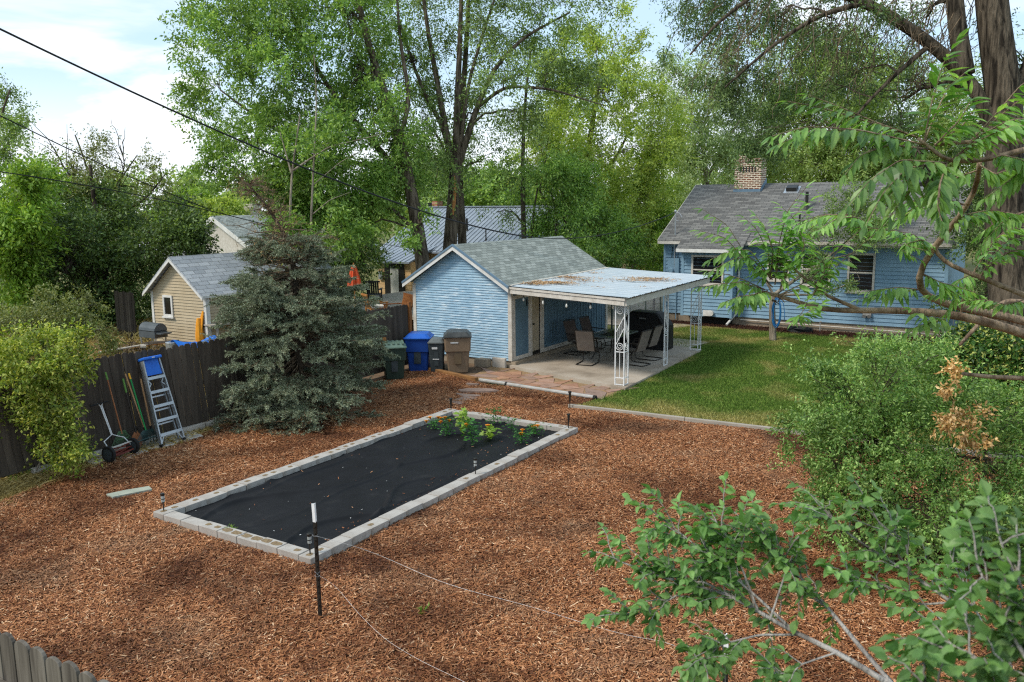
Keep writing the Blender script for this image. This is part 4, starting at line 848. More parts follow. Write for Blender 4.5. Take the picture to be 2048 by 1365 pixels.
o = MB(); o.prism([(-14.05, 20.2, 0), (-13.62, 20.28, 0), (-13.62, 20.5, 0), (-14.0, 20.5, 0)], (0, 0, .25)); o = o.build('splash_block', M['foundation'], bevel=.02); tag(o, 'pale concrete splash block behind the brown bin wheel', 'block')
# ================================================================== STEPLADDER
lz = .05
def ladpt(px, py, X=-14.9): return ax(px, py, X)
L = empty('stepladder', (-14.95, 10.7, lz), 'folded aluminium stepladder with bright blue top leaning on the board fence', 'ladder')
fb, ft = np.array([-14.78, 10.42, lz]), np.array([-15.10, 10.02, 1.76])      # front-left rail foot / top
rb, rt = np.array([-14.78, 10.98, lz]), np.array([-15.10, 10.34, 1.76])
fb = gz(323, 894, lz); rb = gz(368, 880, lz); ft = ax(284, 722, -15.16); rt = ax(316, 716, -15.16)
up_ = nrm((ft+rt)/2-(fb+rb)/2); acr = nrm(rb-fb); nrl = nrm(np.cross(acr, up_)); nrl = nrl if nrl[0] > 0 else -nrl
for p, q in ((fb, ft), (rb, rt)):
    b = MB(); b.bar(p, q, .028, .075, up=nrl); s = nrl*.0; b.build('side_rail', M['alu'], L)
    MB().bar(p-up_*.0, p+up_*.05, .034, .085, up=nrl).build('rubber_foot', M['rubber'], L)
for t in (.135, .30, .465, .63, .79):
    p, q = fb+(ft-fb)*t, rb+(rt-rb)*t; b = MB(); b.bar(p, q, .1, .028, up=up_); b.bar(p+nrl*.045-up_*.02, q+nrl*.045-up_*.02, .012, .05, up=up_); b.build('step', M['alu'], L)
b = MB(); c0, c1 = ft+up_*.02-acr*.03, rt+up_*.02+acr*.03; b.bar(c0, c1, .22, .06, up=up_); b.build('top_cap', M['blueplastic'], L, bevel=.02)
b = MB(); b.bar(ft-up_*.03+acr*.03+nrl*.02, fb+(ft-fb)*.815+acr*.03+nrl*.02, .01, .01); pa, pb, pc, pd = ft+acr*.025, rt-acr*.025, rb+(rt-rb)*.815-acr*.025, fb+(ft-fb)*.815+acr*.025
b.hexa([pa-nrl*.01, pb-nrl*.01, pb+nrl*.01, pa+nrl*.01, pd-nrl*.01, pc-nrl*.01, pc+nrl*.01, pd+nrl*.01]); b.build('tool_tray', M['blueplastic'], L)
off = -nrl*.09
for p, q in ((fb+acr*.05, ft+acr*.02), (rb-acr*.05, rt-acr*.02)): MB().bar(p+off+up_*.05, q+off, .022, .04, up=nrl).build('rear_rail', M['alu'], L)
for t in (.25, .41, .57): 
    p, q = fb+(ft-fb)*t+off+acr*.05, rb+(rt-rb)*t+off-acr*.05; MB().bar(p, q, .012, .03, up=up_).build('rear_brace', M['alu'], L)
for p, t0, sg in ((fb, ft, 1), (rb, rt, -1)):
    b = MB(); b.bar(p+(t0-p)*.02+acr*sg*.01, p+(t0-p)*.13+acr*sg*.13, .025, .006, up=nrl); b.build('foot_brace', M['alu'], L)
    b = MB(); b.bar(p+(t0-p)*.77+acr*sg*.02, p+(t0-p)*.72+acr*sg*.09, .02, .006, up=nrl); b.bar(p+(t0-p)*.72+acr*sg*.09, p+(t0-p)*.68+acr*sg*.03, .02, .006, up=nrl); b.build('spreader', M['alu'], L)
b = MB(); c = (c0+c1)/2+nrl*.112; b.bar(c-acr*.03, c+acr*.03, .004, .02, up=up_); b.build('sticker', M['sticker'], L)
# ================================================================== GARDEN TOOLS
FX = -15.17
def tool(name, foot, top, r, mt, label, grip=None, head=None):
    e = empty(name, foot, label, 'garden tool', 'tools leaning on the board fence'); foot = np.asarray(foot); top = np.asarray(top)
    d = top-foot; k = 1-(grip[1] if grip else 0)
    MB().tube([foot, foot+d*k], r, 8).build('handle', M[mt], e)
    if grip: MB().tube([foot+d*k, top], r*1.25, 8).build('grip', M[grip[0]], e)
    return e
def tines(e, c, u, w, n, ln, fan, m, r=.004, bend=.05, fwd=(1, 0, 0)):
    b = MB(); fwd = np.asarray(fwd, float)
    for i in range(n):
        s = (i/(n-1)-.5)*2; q = c+u*s*w*.25; e2 = c+u*s*w*fan-np.array([0, 0, ln*(1-.12*s*s)])
        b.tube([q, (q*.35+e2*.65), e2, e2+fwd*bend*.6-np.array([0, 0, bend*.3])], r, 4)
    return b.build('tines', M[m], e)
Ya = np.array([0, 1., 0])
t1f, t1t = gz(245, 862, .3), ax(211, 745, FX); t1f = ax(244, 868, -15.0)
e = tool('lawn_rake', t1f, t1t, .014, 'handlebrown', 'green wire fan rake with red-brown handle behind the push mower', ('grip', .12))
tines(e, t1f+[0, 0, .06], Ya, .26, 15, .3, .9, 'greenrake', .0035); b = MB(); b.bar(t1f+[0, -.12, -.1], t1f+[0, .12, -.1], .008, .012); b.build('rake_band', M['greenrake'], e)
t2f, t2t = ax(272, 866, -15.03), ax(246, 758, FX)
e = tool('shovel', t2f, t2t, .016, 'brown_metal', 'dark shovel with green grip between the two rakes', ('grip', .25)); 
b = MB(); c = t2f; b.add([c+[.0, -.03, .02], c+[0, .03, .02], c+[.02, .11, -.08], c+[.03, .1, -.25], c+[.04, 0, -.36], c+[.03, -.1, -.25], c+[.02, -.11, -.08]], [(0, 1, 2, 3, 4, 5, 6)]); V = [c+[.0, -.03, .02], c+[0, .03, .02], c+[.02, .11, -.08], c+[.03, .1, -.25], c+[.04, 0, -.3], c+[.03, -.1, -.25], c+[.02, -.11, -.08]]
b.prism([v-[.02, 0, 0] for v in V], (.006, 0, 0)); b.build('blade', M['handlebrown'], e)
t3f, t3t = ax(288, 855, -14.98), ax(250.5, 748, FX)
e = tool('garden_hoe', t3f, t3t, .015, 'handlewood', 'pale wooden handled tool crossing the green rake handle')
b = MB(); b.tube([t3f, t3f+[.02, .02, -.12]], .02, 8); b.hexa([t3f+q for q in ([0, -.06, -.28], [.01, -.06, -.28], [.01, .08, -.28], [0, .08, -.28], [0, -.05, -.12], [.01, -.05, -.12], [.01, .07, -.12], [0, .07, -.12])]); b.build('blade', M['dark'], e)
t4f, t4t = ax(292, 862, -14.9), ax(257.5, 747, FX)
e = tool('leaf_rake', t4f, t4t, .016, 'green', 'large dark fan leaf rake with green handle and yellow grip', ('yellow', .1))
tines(e, t4f+[.02, .02, .02], Ya, .42, 23, .30, .8, 'darkrake', .0045, .09); b = MB(); an = np.linspace(-.95, .95, 12); b.tube([t4f+[.03, .02+math.sin(a)*.27, -.21+.06*math.cos(a)] for a in an], .012, 5); b.build('rake_band', M['darkrake'], e)
t5f, t5t = ax(301, 852, -15.08), ax(281.5, 758, FX)
e = tool('garden_fork', t5f, t5t, .017, 'handlewood', 'short wooden handle standing right beside the stepladder')
b = MB(); b.tube([t5f, t5f+[.02, .03, -.15]], .025, 8)
for k in (-1, 0, 1): b.tube([t5f+[.02, .03, -.15], t5f+[.02, .03+k*.07, -.2], t5f+[.03, .03+k*.07, -.42]], .008, 5)
b.build('tines', M['dark'], e)
# reel mower
mc = (gz(222, 915, .05)+gz(268, 905, .05))/2; wl_, wr_ = gz(219, 925, .05), gz(267, 907, .05); axm = nrm(wr_-wl_); mc = (wl_+wr_)/2; R_ = .155
e = empty('push_mower', (mc[0], mc[1], .05), 'old red reel push mower with bent tube handle by the fence', 'lawn mower')
zc = .05+R_
for c in (wl_, wr_):
    c = np.array([c[0], c[1], zc]); b = MB(); b.lathe(c, [(.1, -.03), (R_-.01, -.03), (R_, -.02), (R_, .02), (R_-.01, .03), (.1, .03)], 22, axis=axm); w = b.build('wheel', M['rubber'], e)
    b = MB(); b.lathe(c, [(.03, -.04), (.105, -.032), (.105, .032), (.03, .04)], 18, axis=axm); b.build('hub_cap', M['bingrey'], w)
b = MB(); n_ = np.cross(axm, [0, 0, 1.]); cz = np.array([mc[0], mc[1], zc]); hl = np.linalg.norm(wr_-wl_)/2-.04
for k in range(5):
    t = np.linspace(-1, 1, 9); a = k*2*math.pi/5+t*.6
    P = [cz+axm*s*hl+(n_*math.cos(q)+np.array([0, 0, 1.])*math.sin(q))*.085 for s, q in zip(t, a)]
    Q2 = [cz+axm*s*hl+(n_*math.cos(q)+np.array([0, 0, 1.])*math.sin(q))*.055 for s, q in zip(t, a)]
    b.add(P+Q2, [(i, i+1, i+10, i+9) for i in range(8)])
b.tube([cz-axm*hl, cz+axm*hl], .014, 6); b.build('reel', M['redrust'], e)
b = MB(); b.bar(cz-axm*hl+[0, 0, .1], cz+axm*hl+[0, 0, .1], .04, .015); b.build('top_bar', M['trim'], e)
b = MB(); b.bar(cz-axm*hl-[0, 0, .1]-n_*.06, cz+axm*hl-[0, 0, .1]-n_*.06, .05, .02); b.bar(cz-axm*hl-n_*.12-[0, 0, .08], cz+axm*hl-n_*.12-[0, 0, .08], .06, .05); b.build('cutter_bar', M['redrust'], e)
hb = ax(223, 869, -15.0); top = ax(201, 806, -15.14); jo = ax(223.5, 870, -14.98); 
kL, kR = ax(208, 884, -14.93), ax(248, 875, -14.93)
b = MB(); eL = cz-axm*(hl-.0)+[0, 0, .05]; eR = cz+axm*(hl-.02)+[0, 0, .05]
b.tube([eL, kL, jo-axm*.01, ax(200.5, 812, -15.12), ax(194, 808, -15.12)], .011, 7); b.tube([eR, kR, jo+axm*.012, ax(203.5, 812, -15.12), ax(204.5, 806, -15.12)], .011, 7); b.build('handle', M['ironwhite'], e)
b = MB(); b.tube([ax(180, 813, -15.12), ax(216, 803, -15.12)], .017, 8); b.build('grip', M['rubber'], e)
# ================================================================== PATIO FURNITURE
PZ = .09
def sling_chair(label, back, x, y, rz):
    e = empty('patio_chair', (0, 0, 0), label, 'chair', 'sling chairs around the patio table')
    w = .56
    def sheet(P, m, nm):
        P = np.array(P); nx_ = 9; V = []; 
        for (yy, zz) in P:
            for u in np.linspace(-1, 1, nx_): V.append((u*(w/2-.02), yy+(-.012 if nm == 'backrest' else 0)*(1-u*u), zz-(.02*(1-u*u) if nm == 'seat' else 0)))
        V = np.array(V); n = len(P); ii = np.arange(n*nx_).reshape(n, nx_); Q = np.stack([ii[:-1, :-1], ii[:-1, 1:], ii[1:, 1:], ii[1:, :-1]], -1).reshape(-1, 4)
        b = MB(); b.mesh(V, Q); b.mesh(V-[0, .012 if nm == 'backrest' else 0, .012], Q[:, ::-1]); return b.build(nm, m, e, smooth=True)
    bk = [(-.24, .42), (-.27, .50), (-.30, .56), (-.305, .575), (-.33, .68), (-.36, .76), (-.366, .775), (-.39, .87), (-.42, .95), (-.45, 1.02)]
    bk = [(a, z+(.0)) for a, z in bk]
    sheet(bk, M[back], 'backrest'); sheet([(-.24, .42), (-.1, .405), (.08, .41), (.22, .43), (.27, .42)], M[back], 'seat')
    b = MB()
    for s in (-1, 1):
        X = s*w/2
        b.tube([(X, -.45, 1.03), (X, -.36, .765), (X, -.27, .5), (X, -.23, .42), (X, .08, .405), (X, .25, .42), (X, .3, .38)], .014, 7)
    b.tube([(-w/2, -.455, 1.03), (-w/4, -.47, 1.045), (w/4, -.47, 1.045), (w/2, -.455, 1.03)], .014, 7); b.tube([(-w/2, .29, .39), (w/2, .29, .39)], .012, 6)
    b.build('frame', M['brown_metal'], e)
    for s in (-1, 1):
        X = s*(w/2+.035); b = MB(); b.tube([(X-s*.03, -.33, .68), (X, -.26, .665), (X, .1, .65), (X, .2, .62), (X-s*.01, .24, .5), (X-s*.03, .23, .42)], .015, 7); b.build('armrest', M['brown_metal'], e)
    b = MB(); X = w/2-.03
    b.tube([(-X, -.02, .375), (-X, .16, .33), (-X, .22, .2), (-X, .2, .05), (-X, .1, .016), (-X, -.42, .016), (-X+.04, -.46, .016), (X-.04, -.46, .016), (X, -.42, .016), (X, .1, .016), (X, .2, .05), (X, .22, .2), (X, .16, .33), (X, -.02, .375)], .0155, 7)
    b.tube([(-X, -.02, .375), (X, -.02, .375)], .014, 6); b.build('rocker_base', M['brown_metal'], e)
    e.location = (x, y, PZ); e.rotation_euler = (0, 0, rz); return e
c1 = sling_chair('patio chair showing its pale padded back at the near end of the table', 'sling', -11.15, 22.0, .12)
c2 = sling_chair('nearer of two dark patio chairs between table and shed wall', 'slingdark', -12.05, 23.15, -1.75)
dup(c2, (-12.0, 24.15, PZ), -1.65, 'farther of two dark patio chairs between table and shed wall')
c3 = dup(c1, (-9.95, 22.5, PZ), 1.45, 'patio chair leaning away just behind the corner iron post')
dup(c1, (-10.0, 23.5, PZ), 1.5, 'patio chair in front of the black covered grill, lawn side of the table')
tx, ty = -10.98, 23.25
t = empty('patio_table', (tx, ty, PZ), 'dark rectangular patio table with a glossy inset under the cover', 'table')
b = MB(); w_, l_ = .5, .86; P = []
for cx, cy, a0 in ((w_-.08, l_-.08, 0), (-w_+.08, l_-.08, 90), (-w_+.08, -l_+.08, 180), (w_-.08, -l_+.08, 270)):
    for a in np.radians(np.linspace(a0, a0+90, 5)): P.append((tx+cx+.08*math.cos(a), ty+cy+.08*math.sin(a), PZ+.70))
b.prism(P, (0, 0, .035)); top = b.build('tabletop', M['tableglass'], t, bevel=.006)
MB().box(tx-.2, tx+.2, ty-.5, ty+.5, PZ+.738, PZ+.742).build('inset', M['dark'], top)
for sx in (-1, 1):
    for sy in (-1, 1):
        b = MB(); b.tube([(tx+sx*.3, ty+sy*.55, PZ+.7), (tx+sx*.26, ty+sy*.5, PZ+.45), (tx+sx*.3, ty+sy*.55, PZ+.2), (tx+sx*.38, ty+sy*.66, PZ+.01)], .018, 7); b.build('leg', M['brown_metal'], t)
b = MB(); b.tube([(tx+.25*math.cos(a), ty+.45*math.sin(a), PZ+.42) for a in np.linspace(0, 2*math.pi, 20)], .01, 5); b.build('leg_ring', M['brown_metal'], t)
gx_, gy_ = -10.75, 25.35
G_r = empty('covered_grill', (gx_, gy_, PZ), 'large barbecue under a fitted black cover on the patio', 'barbecue')
b = MB(); prof = [(-.82, .0), (-.82, .80), (-.50, 1.16), (-.42, 1.2), (.42, 1.2), (.50, 1.16), (.82, .80), (.82, .0)]
nf = 7; V = []; 
for k, yy in enumerate(np.linspace(-.36, .36, nf)):
    ins = .05 if k in (0, nf-1) else 0
    for (xx, zz) in prof: V.append((gx_+xx*(1-ins*.6)+.012*math.sin(7*zz+k), gy_+yy*(1-.25*max(0, zz-.8)), PZ+zz-(ins if zz > .5 else 0)+.008*math.sin(5*xx+k*2)))
n_ = len(prof); F = [(k*n_+i, k*n_+i+1, (k+1)*n_+i+1, (k+1)*n_+i) for k in range(nf-1) for i in range(n_-1)]+[tuple(range(n_))[::-1], tuple(range((nf-1)*n_, nf*n_))]
b.add(V, [f[::-1] for f in F]); b.build('cover', M['cover'], G_r, bevel=.02)
b = MB(); b.box(gx_-.1, gx_+.12, gy_-.372, gy_-.355, PZ+.98, PZ+1.02); b.build('emblem', plain('dull_grey_print', '#6f6f6c', '#7d7d7a'), G_r)
b = MB(); 
for s in (-.72, .72): b.lathe((gx_+s, gy_-.2, PZ+.05), [(.05, -.02), (.05, .02)], 10, axis=(1, 0, 0))
b.build('caster', M['rubber'], G_r)
# chain link fence between shed and house
cl = empty('chain_link_fence', (-13.2, 29, 0), 'chain link fence with dark posts closing the gap behind the patio', 'fence')
pA, pB = np.array([-13.1, 27.3, 0]), np.array([-13.6, 31.7, 0])
pA, pB = gz(1207, 664, 0), gz(1312, 640, 0)
pA = np.array([-12.9, 27.25, 0.]); pB = np.array([-12.95, 31.9, 0.])
for k in np.linspace(0, 1, 4):
    p = pA+(pB-pA)*k; b = MB(); b.tube([p, p+[0, 0, 1.45]], .035, 8); b.lathe(p+[0, 0, 1.45], [(.04, 0), (.03, .05), (0, .07)], 8); b.build('post', M['rail_dark'], cl)
b = MB(); b.tube([pA+[0, 0, 1.38], pB+[0, 0, 1.38]], .02, 6); b.build('top_rail', M['rail_dark'], cl)
b = MB(); Lc = np.linalg.norm(pB-pA); dr_ = (pB-pA)/Lc; s = -1.3
while s < Lc:
    for sg in (1, -1):
        a0, a1 = (s, s+1.3) if sg > 0 else (s+1.3, s); z0, z1 = .05, 1.36
        def cl_(a, z, o, w): 
            f = 0 if 0 <= a <= Lc else ((0-a)/(o-a) if a < 0 else (Lc-a)/(o-a)); return a+(o-a)*f, z+(w-z)*f
        if max(a0, a1) < 0.02 or min(a0, a1) > Lc-.02: continue
        q0, q1 = cl_(a0, z0, a1, z1), cl_(a1, z1, a0, z0); b.tube([pA+dr_*q0[0]+[0, 0, q0[1]], pA+dr_*q1[0]+[0, 0, q1[1]]], .003, 3, False)
    s += .075
b.build('mesh', M['wire'], cl)
# ================================================================== HOUSES BEYOND
mh = empty('tan_house', (-24, 33, 0), 'tan shingled house with blue-grey standing seam metal roof behind the blue shed', 'house')
my, mz, mry, mrz = 32.7, 2.5, 37., 4.6; mx0, mx1 = -28.6, -18.2
MB().box(mx0+.4, mx1-.3, my+.4, 41, -.1, mz+.1).build('wall', M['peach'], mh)
b = MB(); b.prism([(mx0, my, mz), (mx0, mry, mrz), (mx0, 41.5, mz), (mx0, 41.5, mz-.08), (mx0, mry, mrz-.1), (mx0, my, mz-.08)], (mx1-mx0, 0, 0))
s_ = (mrz-mz)/(mry-my); x = mx0+.1
rf = b.build('roof', M['metalroof'], mh); b = MB()
while x < mx1: b.hexa([(x, my-.01, mz), (x+.04, my-.01, mz), (x+.04, mry, mrz), (x, mry, mrz), (x, my-.01, mz+.028), (x+.04, my-.01, mz+.028), (x+.04, mry, mrz+.028), (x, mry, mrz+.028)]); x += .26
b.bar((mx0, mry, mrz+.03), (mx1, mry, mrz+.03), .25, .06); b.build('standing_seam', M['metalroof'], rf)
ey = 31.3; exl, exr = ay(757, 560, ey)[0], ay(822, 560, ey)[0]
b = MB()
for k in range(9): b.hexa([(exl, ey-.015, .1+k*.22), (exr, ey-.015, .1+k*.22), (exr, 33, .1+k*.22), (exl, 33, .1+k*.22), (exl, ey, .32+k*.22), (exr, ey, .32+k*.22), (exr, 33, .32+k*.22), (exl, 33, .32+k*.22)])
b.build('entry_wall', M['peach'], mh)
ez = 2.1
b = MB(); b.prism([(exl-.25, ey-.3, ez), (exl-.25, my+.5, mz+.5*s_+.02), (exl-.25, my+.5, mz+.5*s_-.06), (exl-.25, ey-.3, ez-.08)], (exr-exl+.4, 0, 0)); er = b.build('entry_roof', M['metalroof'], mh); b = MB(); x = exl-.2
while x < exr+.15: b.hexa([(x, ey-.31, ez), (x+.04, ey-.31, ez), (x+.04, my+.4, mz+.4*s_+.02), (x, my+.4, mz+.4*s_+.02), (x, ey-.31, ez+.028), (x+.04, ey-.31, ez+.028), (x+.04, my+.4, mz+.4*s_+.055), (x, my+.4, mz+.4*s_+.055)]); x += .3
b.build('standing_seam', M['metalroof'], er)
d0, d1 = ay(771, 560, ey)[0], ay(810, 560, ey)[0]; b = MB(); b.box(d0, d1, ey-.06, ey-.02, .1, 1.98); dd = b.build('door', M['dark'], mh)
q0, q1 = ay(783, 560, ey)[0], ay(799, 560, ey)[0]; b = MB(); b.box(q0, q1, ey-.075, ey-.063, .35, 1.75); b.build('curtain', M['curtain'], dd)
b = MB(); b.box(exl+.1, exl+.35, ey-.12, ey-.02, 1.2, 1.6); b.build('meter_box', M['alu'], mh)
p = ay(752, 490, ey+.2); b = MB(); b.tube([(exl-.05, ey-.1, ez), (exl-.05, ey-.1, ez+.75)], .03, 6); b.lathe((exl-.05, ey-.1, ez+.7), [(.05, 0), (.14, .03), (.12, .08), (.02, .12)], 8); b.build('roof_mast', M['alu'], mh)
for px, p0, p1, r in ((934, 462, 437, .055), (972, 481, 458, .03)):
    lo, hi = my, mry
    for _ in range(40):
        m = (lo+hi)/2; p = ay(px, p0, m)
        if p[2] > mz+(m-my)*s_: lo = m
        else: hi = m
    b = MB(); b.tube([p, (p[0], p[1], ay(px, p1, p[1])[2])], r, 8); b.lathe(p, [(r*2.2, -.05), (r*1.1, .08)], 8); b.build('vent_pipe', M['dark'], mh)
p = ay(880, 432, mry+.3); b = MB(); b.box(p[0]-.3, p[0]+.05, mry+.0, mry+.5, mrz-.3, ay(880, 403, mry)[2]); b.build('chimney', M['redbrick'], mh)
p = ay(845, 424, mry+.6); b = MB(); b.prism([(p[0]-.8, mry+.4, mrz-.2), (p[0]+.4, mry+.4, mrz-.2), (p[0]+.3, mry+.4, mrz+.25), (p[0]-.4, mry+.4, mrz+.25)], (0, 1., 0)); b.build('roof_hood', M['dark'], mh)
# far houses on the left
wy = 46.; a_, b_ = ay(310, 512, wy), ay(372, 508, wy)
fh = empty('brick_house', (a_[0], wy, 0), 'red brick house with pale roof seen under the dark trees', 'house')
MB().box(a_[0]-5, b_[0]+1.2, wy, wy+7, -.1, a_[2]).build('wall', M['redbrick'], fh)
rp = ay(330, 462, wy+4); b = MB(); b.prism([(a_[0]-5.2, wy-.5, a_[2]), (a_[0]-5.2, wy+4, rp[2]), (a_[0]-5.2, wy+8, a_[2]), (a_[0]-5.2, wy+4, rp[2]-.3)], (b_[0]-a_[0]+7, 0, 0)); fr = b.build('roof', M['farroof'], fh)
b = MB(); b.prism([(a_[0]-4.2, wy+.6, a_[2]+.27+.25), (b_[0]+.4, wy+.6, a_[2]+.27+.25), (b_[0]+.4, wy+3.4, rp[2]-.02), (a_[0]-4.2, wy+3.4, rp[2]-.02)], (0, 0, .08)); b.build('roof_panel', M['solar'], fr)
b = MB(); b.box(a_[0]-5.2, b_[0]+1.8, wy-.56, wy-.5, a_[2]-.12, a_[2]+.06); b.build('gutter', M['white'], fh)
wy = 38.5; L0, R0 = ay(402, 535, wy), ay(548, 560, wy); ap = ay(432, 418, wy)
gh = empty('grey_house', (L0[0], wy, 0), 'pale house with weathered grey shingle roof and white gable behind the spruce', 'house')
y2 = wy+9; P1 = ay(430, 432, wy); P2 = ay(485, 420, y2); e1, e2 = ay(455, 500, wy), ay(590, 505, wy+4)
xr0 = P1[0]; zr = P1[2]; xe = xr0+4.3; ze = zr-2.4; xl = xr0-3.2; zl = zr-1.8
b = MB(); b.prism([(xr0, wy-.3, zr), (xe, wy-.3, ze), (xe, wy-.3, ze-.12), (xr0, wy-.3, zr-.14)], (0, 10, 0)); b.prism([(xr0, wy-.3, zr), (xl, wy-.3, zl), (xl, wy-.3, zl-.12), (xr0, wy-.3, zr-.14)], (0, 10, 0)); b.build('roof', M['shroof'], gh)
b = MB(); b.prism([(xl+.3, wy, -.1), (xe-.3, wy, -.1), (xe-.3, wy, ze), (xr0, wy, zr-.16), (xl+.3, wy, zl)], (0, 9, 0)); b.build('wall', M['trim'], gh)
b = MB(); b.prism([(xr0, wy-.32, zr-.0), (xe, wy-.32, ze), (xe, wy-.32, ze-.3), (xr0, wy-.32, zr-.34)], (0, .02, 0)); b.prism([(xr0, wy-.32, zr), (xl, wy-.32, zl), (xl, wy-.32, zl-.3), (xr0, wy-.32, zr-.34)], (0, .02, 0)); b.build('rake_board', M['white'], gh)
cc = ay(508, 430, wy+6); b = MB(); b.box(cc[0]-.5, cc[0]+.5, wy+5.5, wy+6.3, zr-1.2, zr+.8); b.build('chimney', M['trim'], gh)
# porch stair, slat fence and deck furniture seen in gaps
q = gz(1238, 560, 0); py = 52.; s0, s1 = ay(1214, 540, py), ay(1254, 540, py)
ps = empty('porch', (s0[0], py, 0), 'small slate blue porch with white stair railing beyond the driveway', 'porch')
zt = ay(1230, 520, py)[2]; MB().box(s0[0], s1[0], py, py+2, 0, zt).build('porch_base', M['deckblue'], ps)
b = MB(); zt2 = ay(1235, 501, py)[2]; zc_ = ay(1230, 519, py)[2]
for k in range(12): xx = s0[0]+.3+(s1[0]-s0[0]-.3)*k/11; b.box(xx, xx+.05, py+.02, py+.06, zc_, zt2)
b.box(s0[0]+.3, s1[0], py, py+.09, zt2, zt2+.1); b.box(s0[0], s1[0], py-.06, py-.0, zc_-.1, zc_+.02); b.build('railing', M['ironwhite'], ps)
b = MB(); p1, p2 = ay(1262, 503, py), ay(1250, 535, py-1.2); b.bar(p1, p2, .08, .12); b.bar(p1-[0, 0, .7], p2-[0, 0, .5], .08, .3)
for k in range(6): p = p1+(p2-p1)*k/5; b.bar(p, p-[0, 0, .7], .05, .05, up=(0, 1, 0))
b.build('stair_rail', M['ironwhite'], ps)
sf0, sf1 = ay(1254, 540, 47.), ay(1300, 540, 47.); sfz = ay(1275, 514, 47.)[2]; b = MB(); z = .1
sf = empty('slat_fence', (sf0[0], 47, 0), 'dark grey fence of horizontal slats beyond the driveway', 'fence')
while z < sfz: b.box(sf0[0], sf1[0]+1, 47, 47.03, z, z+.16); z += .2
b.build('slats', M['rail_dark'], sf)
for xx in (sf0[0], sf1[0]): MB().box(xx, xx+.1, 47.04, 47.14, 0, sfz).build('post', M['rail_dark'], sf)
def umb(p0, p1, label):
    x, y, z0 = p0; z1 = p1; e = empty('garden_umbrella', (x, y, 0), label, 'umbrella')
    MB().tube([(x, y, 0), (x, y, z1+.06)], .025, 8).build('pole', M['newwood'], e); b = MB(); n = 24
    H = z1-z0; rows = [(0, 1.), (.25, .9), (.6, .66), (.9, .42), (1., .3)]; V = []
    for t, r in rows:
        for k in range(n): V.append((x+math.cos(k*2*math.pi/n)*r*.2*(1+.28*math.cos(k*6*2*math.pi/n)), y+math.sin(k*2*math.pi/n)*r*.2*(1+.28*math.cos(k*6*2*math.pi/n)), z0+H*t))
    m = len(rows); b.add(V, [(i*n+j, i*n+(j+1) % n, (i+1)*n+(j+1) % n, (i+1)*n+j) for i in range(m-1) for j in range(n)]+[tuple(range(n))[::-1], tuple(range((m-1)*n, m*n))]); b.build('canopy', M['orange'], e)
    MB().lathe((x, y, z1), [(.03, -.02), (.02, .1), (0, .12)], 8).build('finial', M['newwood'], e); MB().lathe((x, y, 0), [(.3, 0), (.3, .06), (.08, .1)], 14).build('base', M['dark'], e)
p = gz(709, 640, 0); p = ad(709, 575, 28.5); umb((p[0], p[1], ad(709, 572, 28.5)[2]), ad(709, 532, 28.5)[2], 'closed orange patio umbrella behind the fence')
dz = .72; dk = [ad(640, 640, 30), ad(820, 640, 27.0)]
dkx0, dkx1 = -23.6, -17.6; b = MB(); b.box(-25.5, -17.0, 23.9, 31.2, dz-.1, dz); b.build('deck_boards', M['greyboard']); o = bpy.data.objects['deck_boards']; o.name = 'deck'; BASE['deck'] = BASE['deck_boards']; tag(o, 'raised grey deck of the tan house beyond the fence', 'deck')
for xx, yy in ((-25.3, 24.1), (-17.2, 24.1), (-21, 24.1), (-17.2, 31)): MB().box(xx-.07, xx+.07, yy-.07, yy+.07, 0, dz-.101).build('leg', M['greyboard'], o)
def dchair(x, y, rz, label, wood, back_h=.9, cush=True, w=.6):
    e = empty('deck_chair', (0, 0, 0), label, 'chair', 'chairs on the neighbouring deck'); wm = M[wood]
    b = MB()
    for k in range(5): b.box(-w/2+.03, w/2-.03, -.28+k*.12, -.18+k*.12, .4, .43)
    b.build('seat', wm, e); b = MB()
    nb = int(w/.09)
    for k in range(nb): xx = -w/2+.04+k*(w-.08)/nb; b.hexa([(xx, -.3, .45), (xx+.065, -.3, .45), (xx+.065, -.27, .45), (xx, -.27, .45), (xx, -.42, back_h), (xx+.065, -.42, back_h), (xx+.065, -.39, back_h), (xx, -.39, back_h)])
    b.bar((-w/2, -.42, back_h+.02), (w/2, -.42, back_h+.02), .04, .07); b.build('backrest', wm, e)
    for sx in (-w/2, w/2-.05):
        for sy in (-.3, .28): MB().box(sx, sx+.05, sy, sy+.05, 0, .62 if sy > 0 else .45).build('leg', wm, e)
        MB().box(sx-.01, sx+.07, -.35, .36, .62, .65).build('armrest', wm, e)
    if cush: MB().box(-w/2+.07, w/2-.07, -.24, .3, .432, .52).build('cushion', M['cushion'], e, bevel=.03)
    e.location = (x, y, dz); e.rotation_euler = (0, 0, rz)
def on(px, py, z): return gz(px, py, z)
p = on(752, 612, dz+.5); dchair(p[0], p[1], -.5, 'light wooden deck chair with white cushion behind the fence', 'newwood')
p = on(796, 612, dz+.62); dchair(p[0], p[1], 2.6, 'brown stained slatted bench back showing over the fence near the shed', 'cedar', .95, False, 1.1)
p = on(748, 580, dz+.6); dchair(p[0], p[1], .6, 'dark slatted deck chair behind the wooden one', 'dark', .95, False)
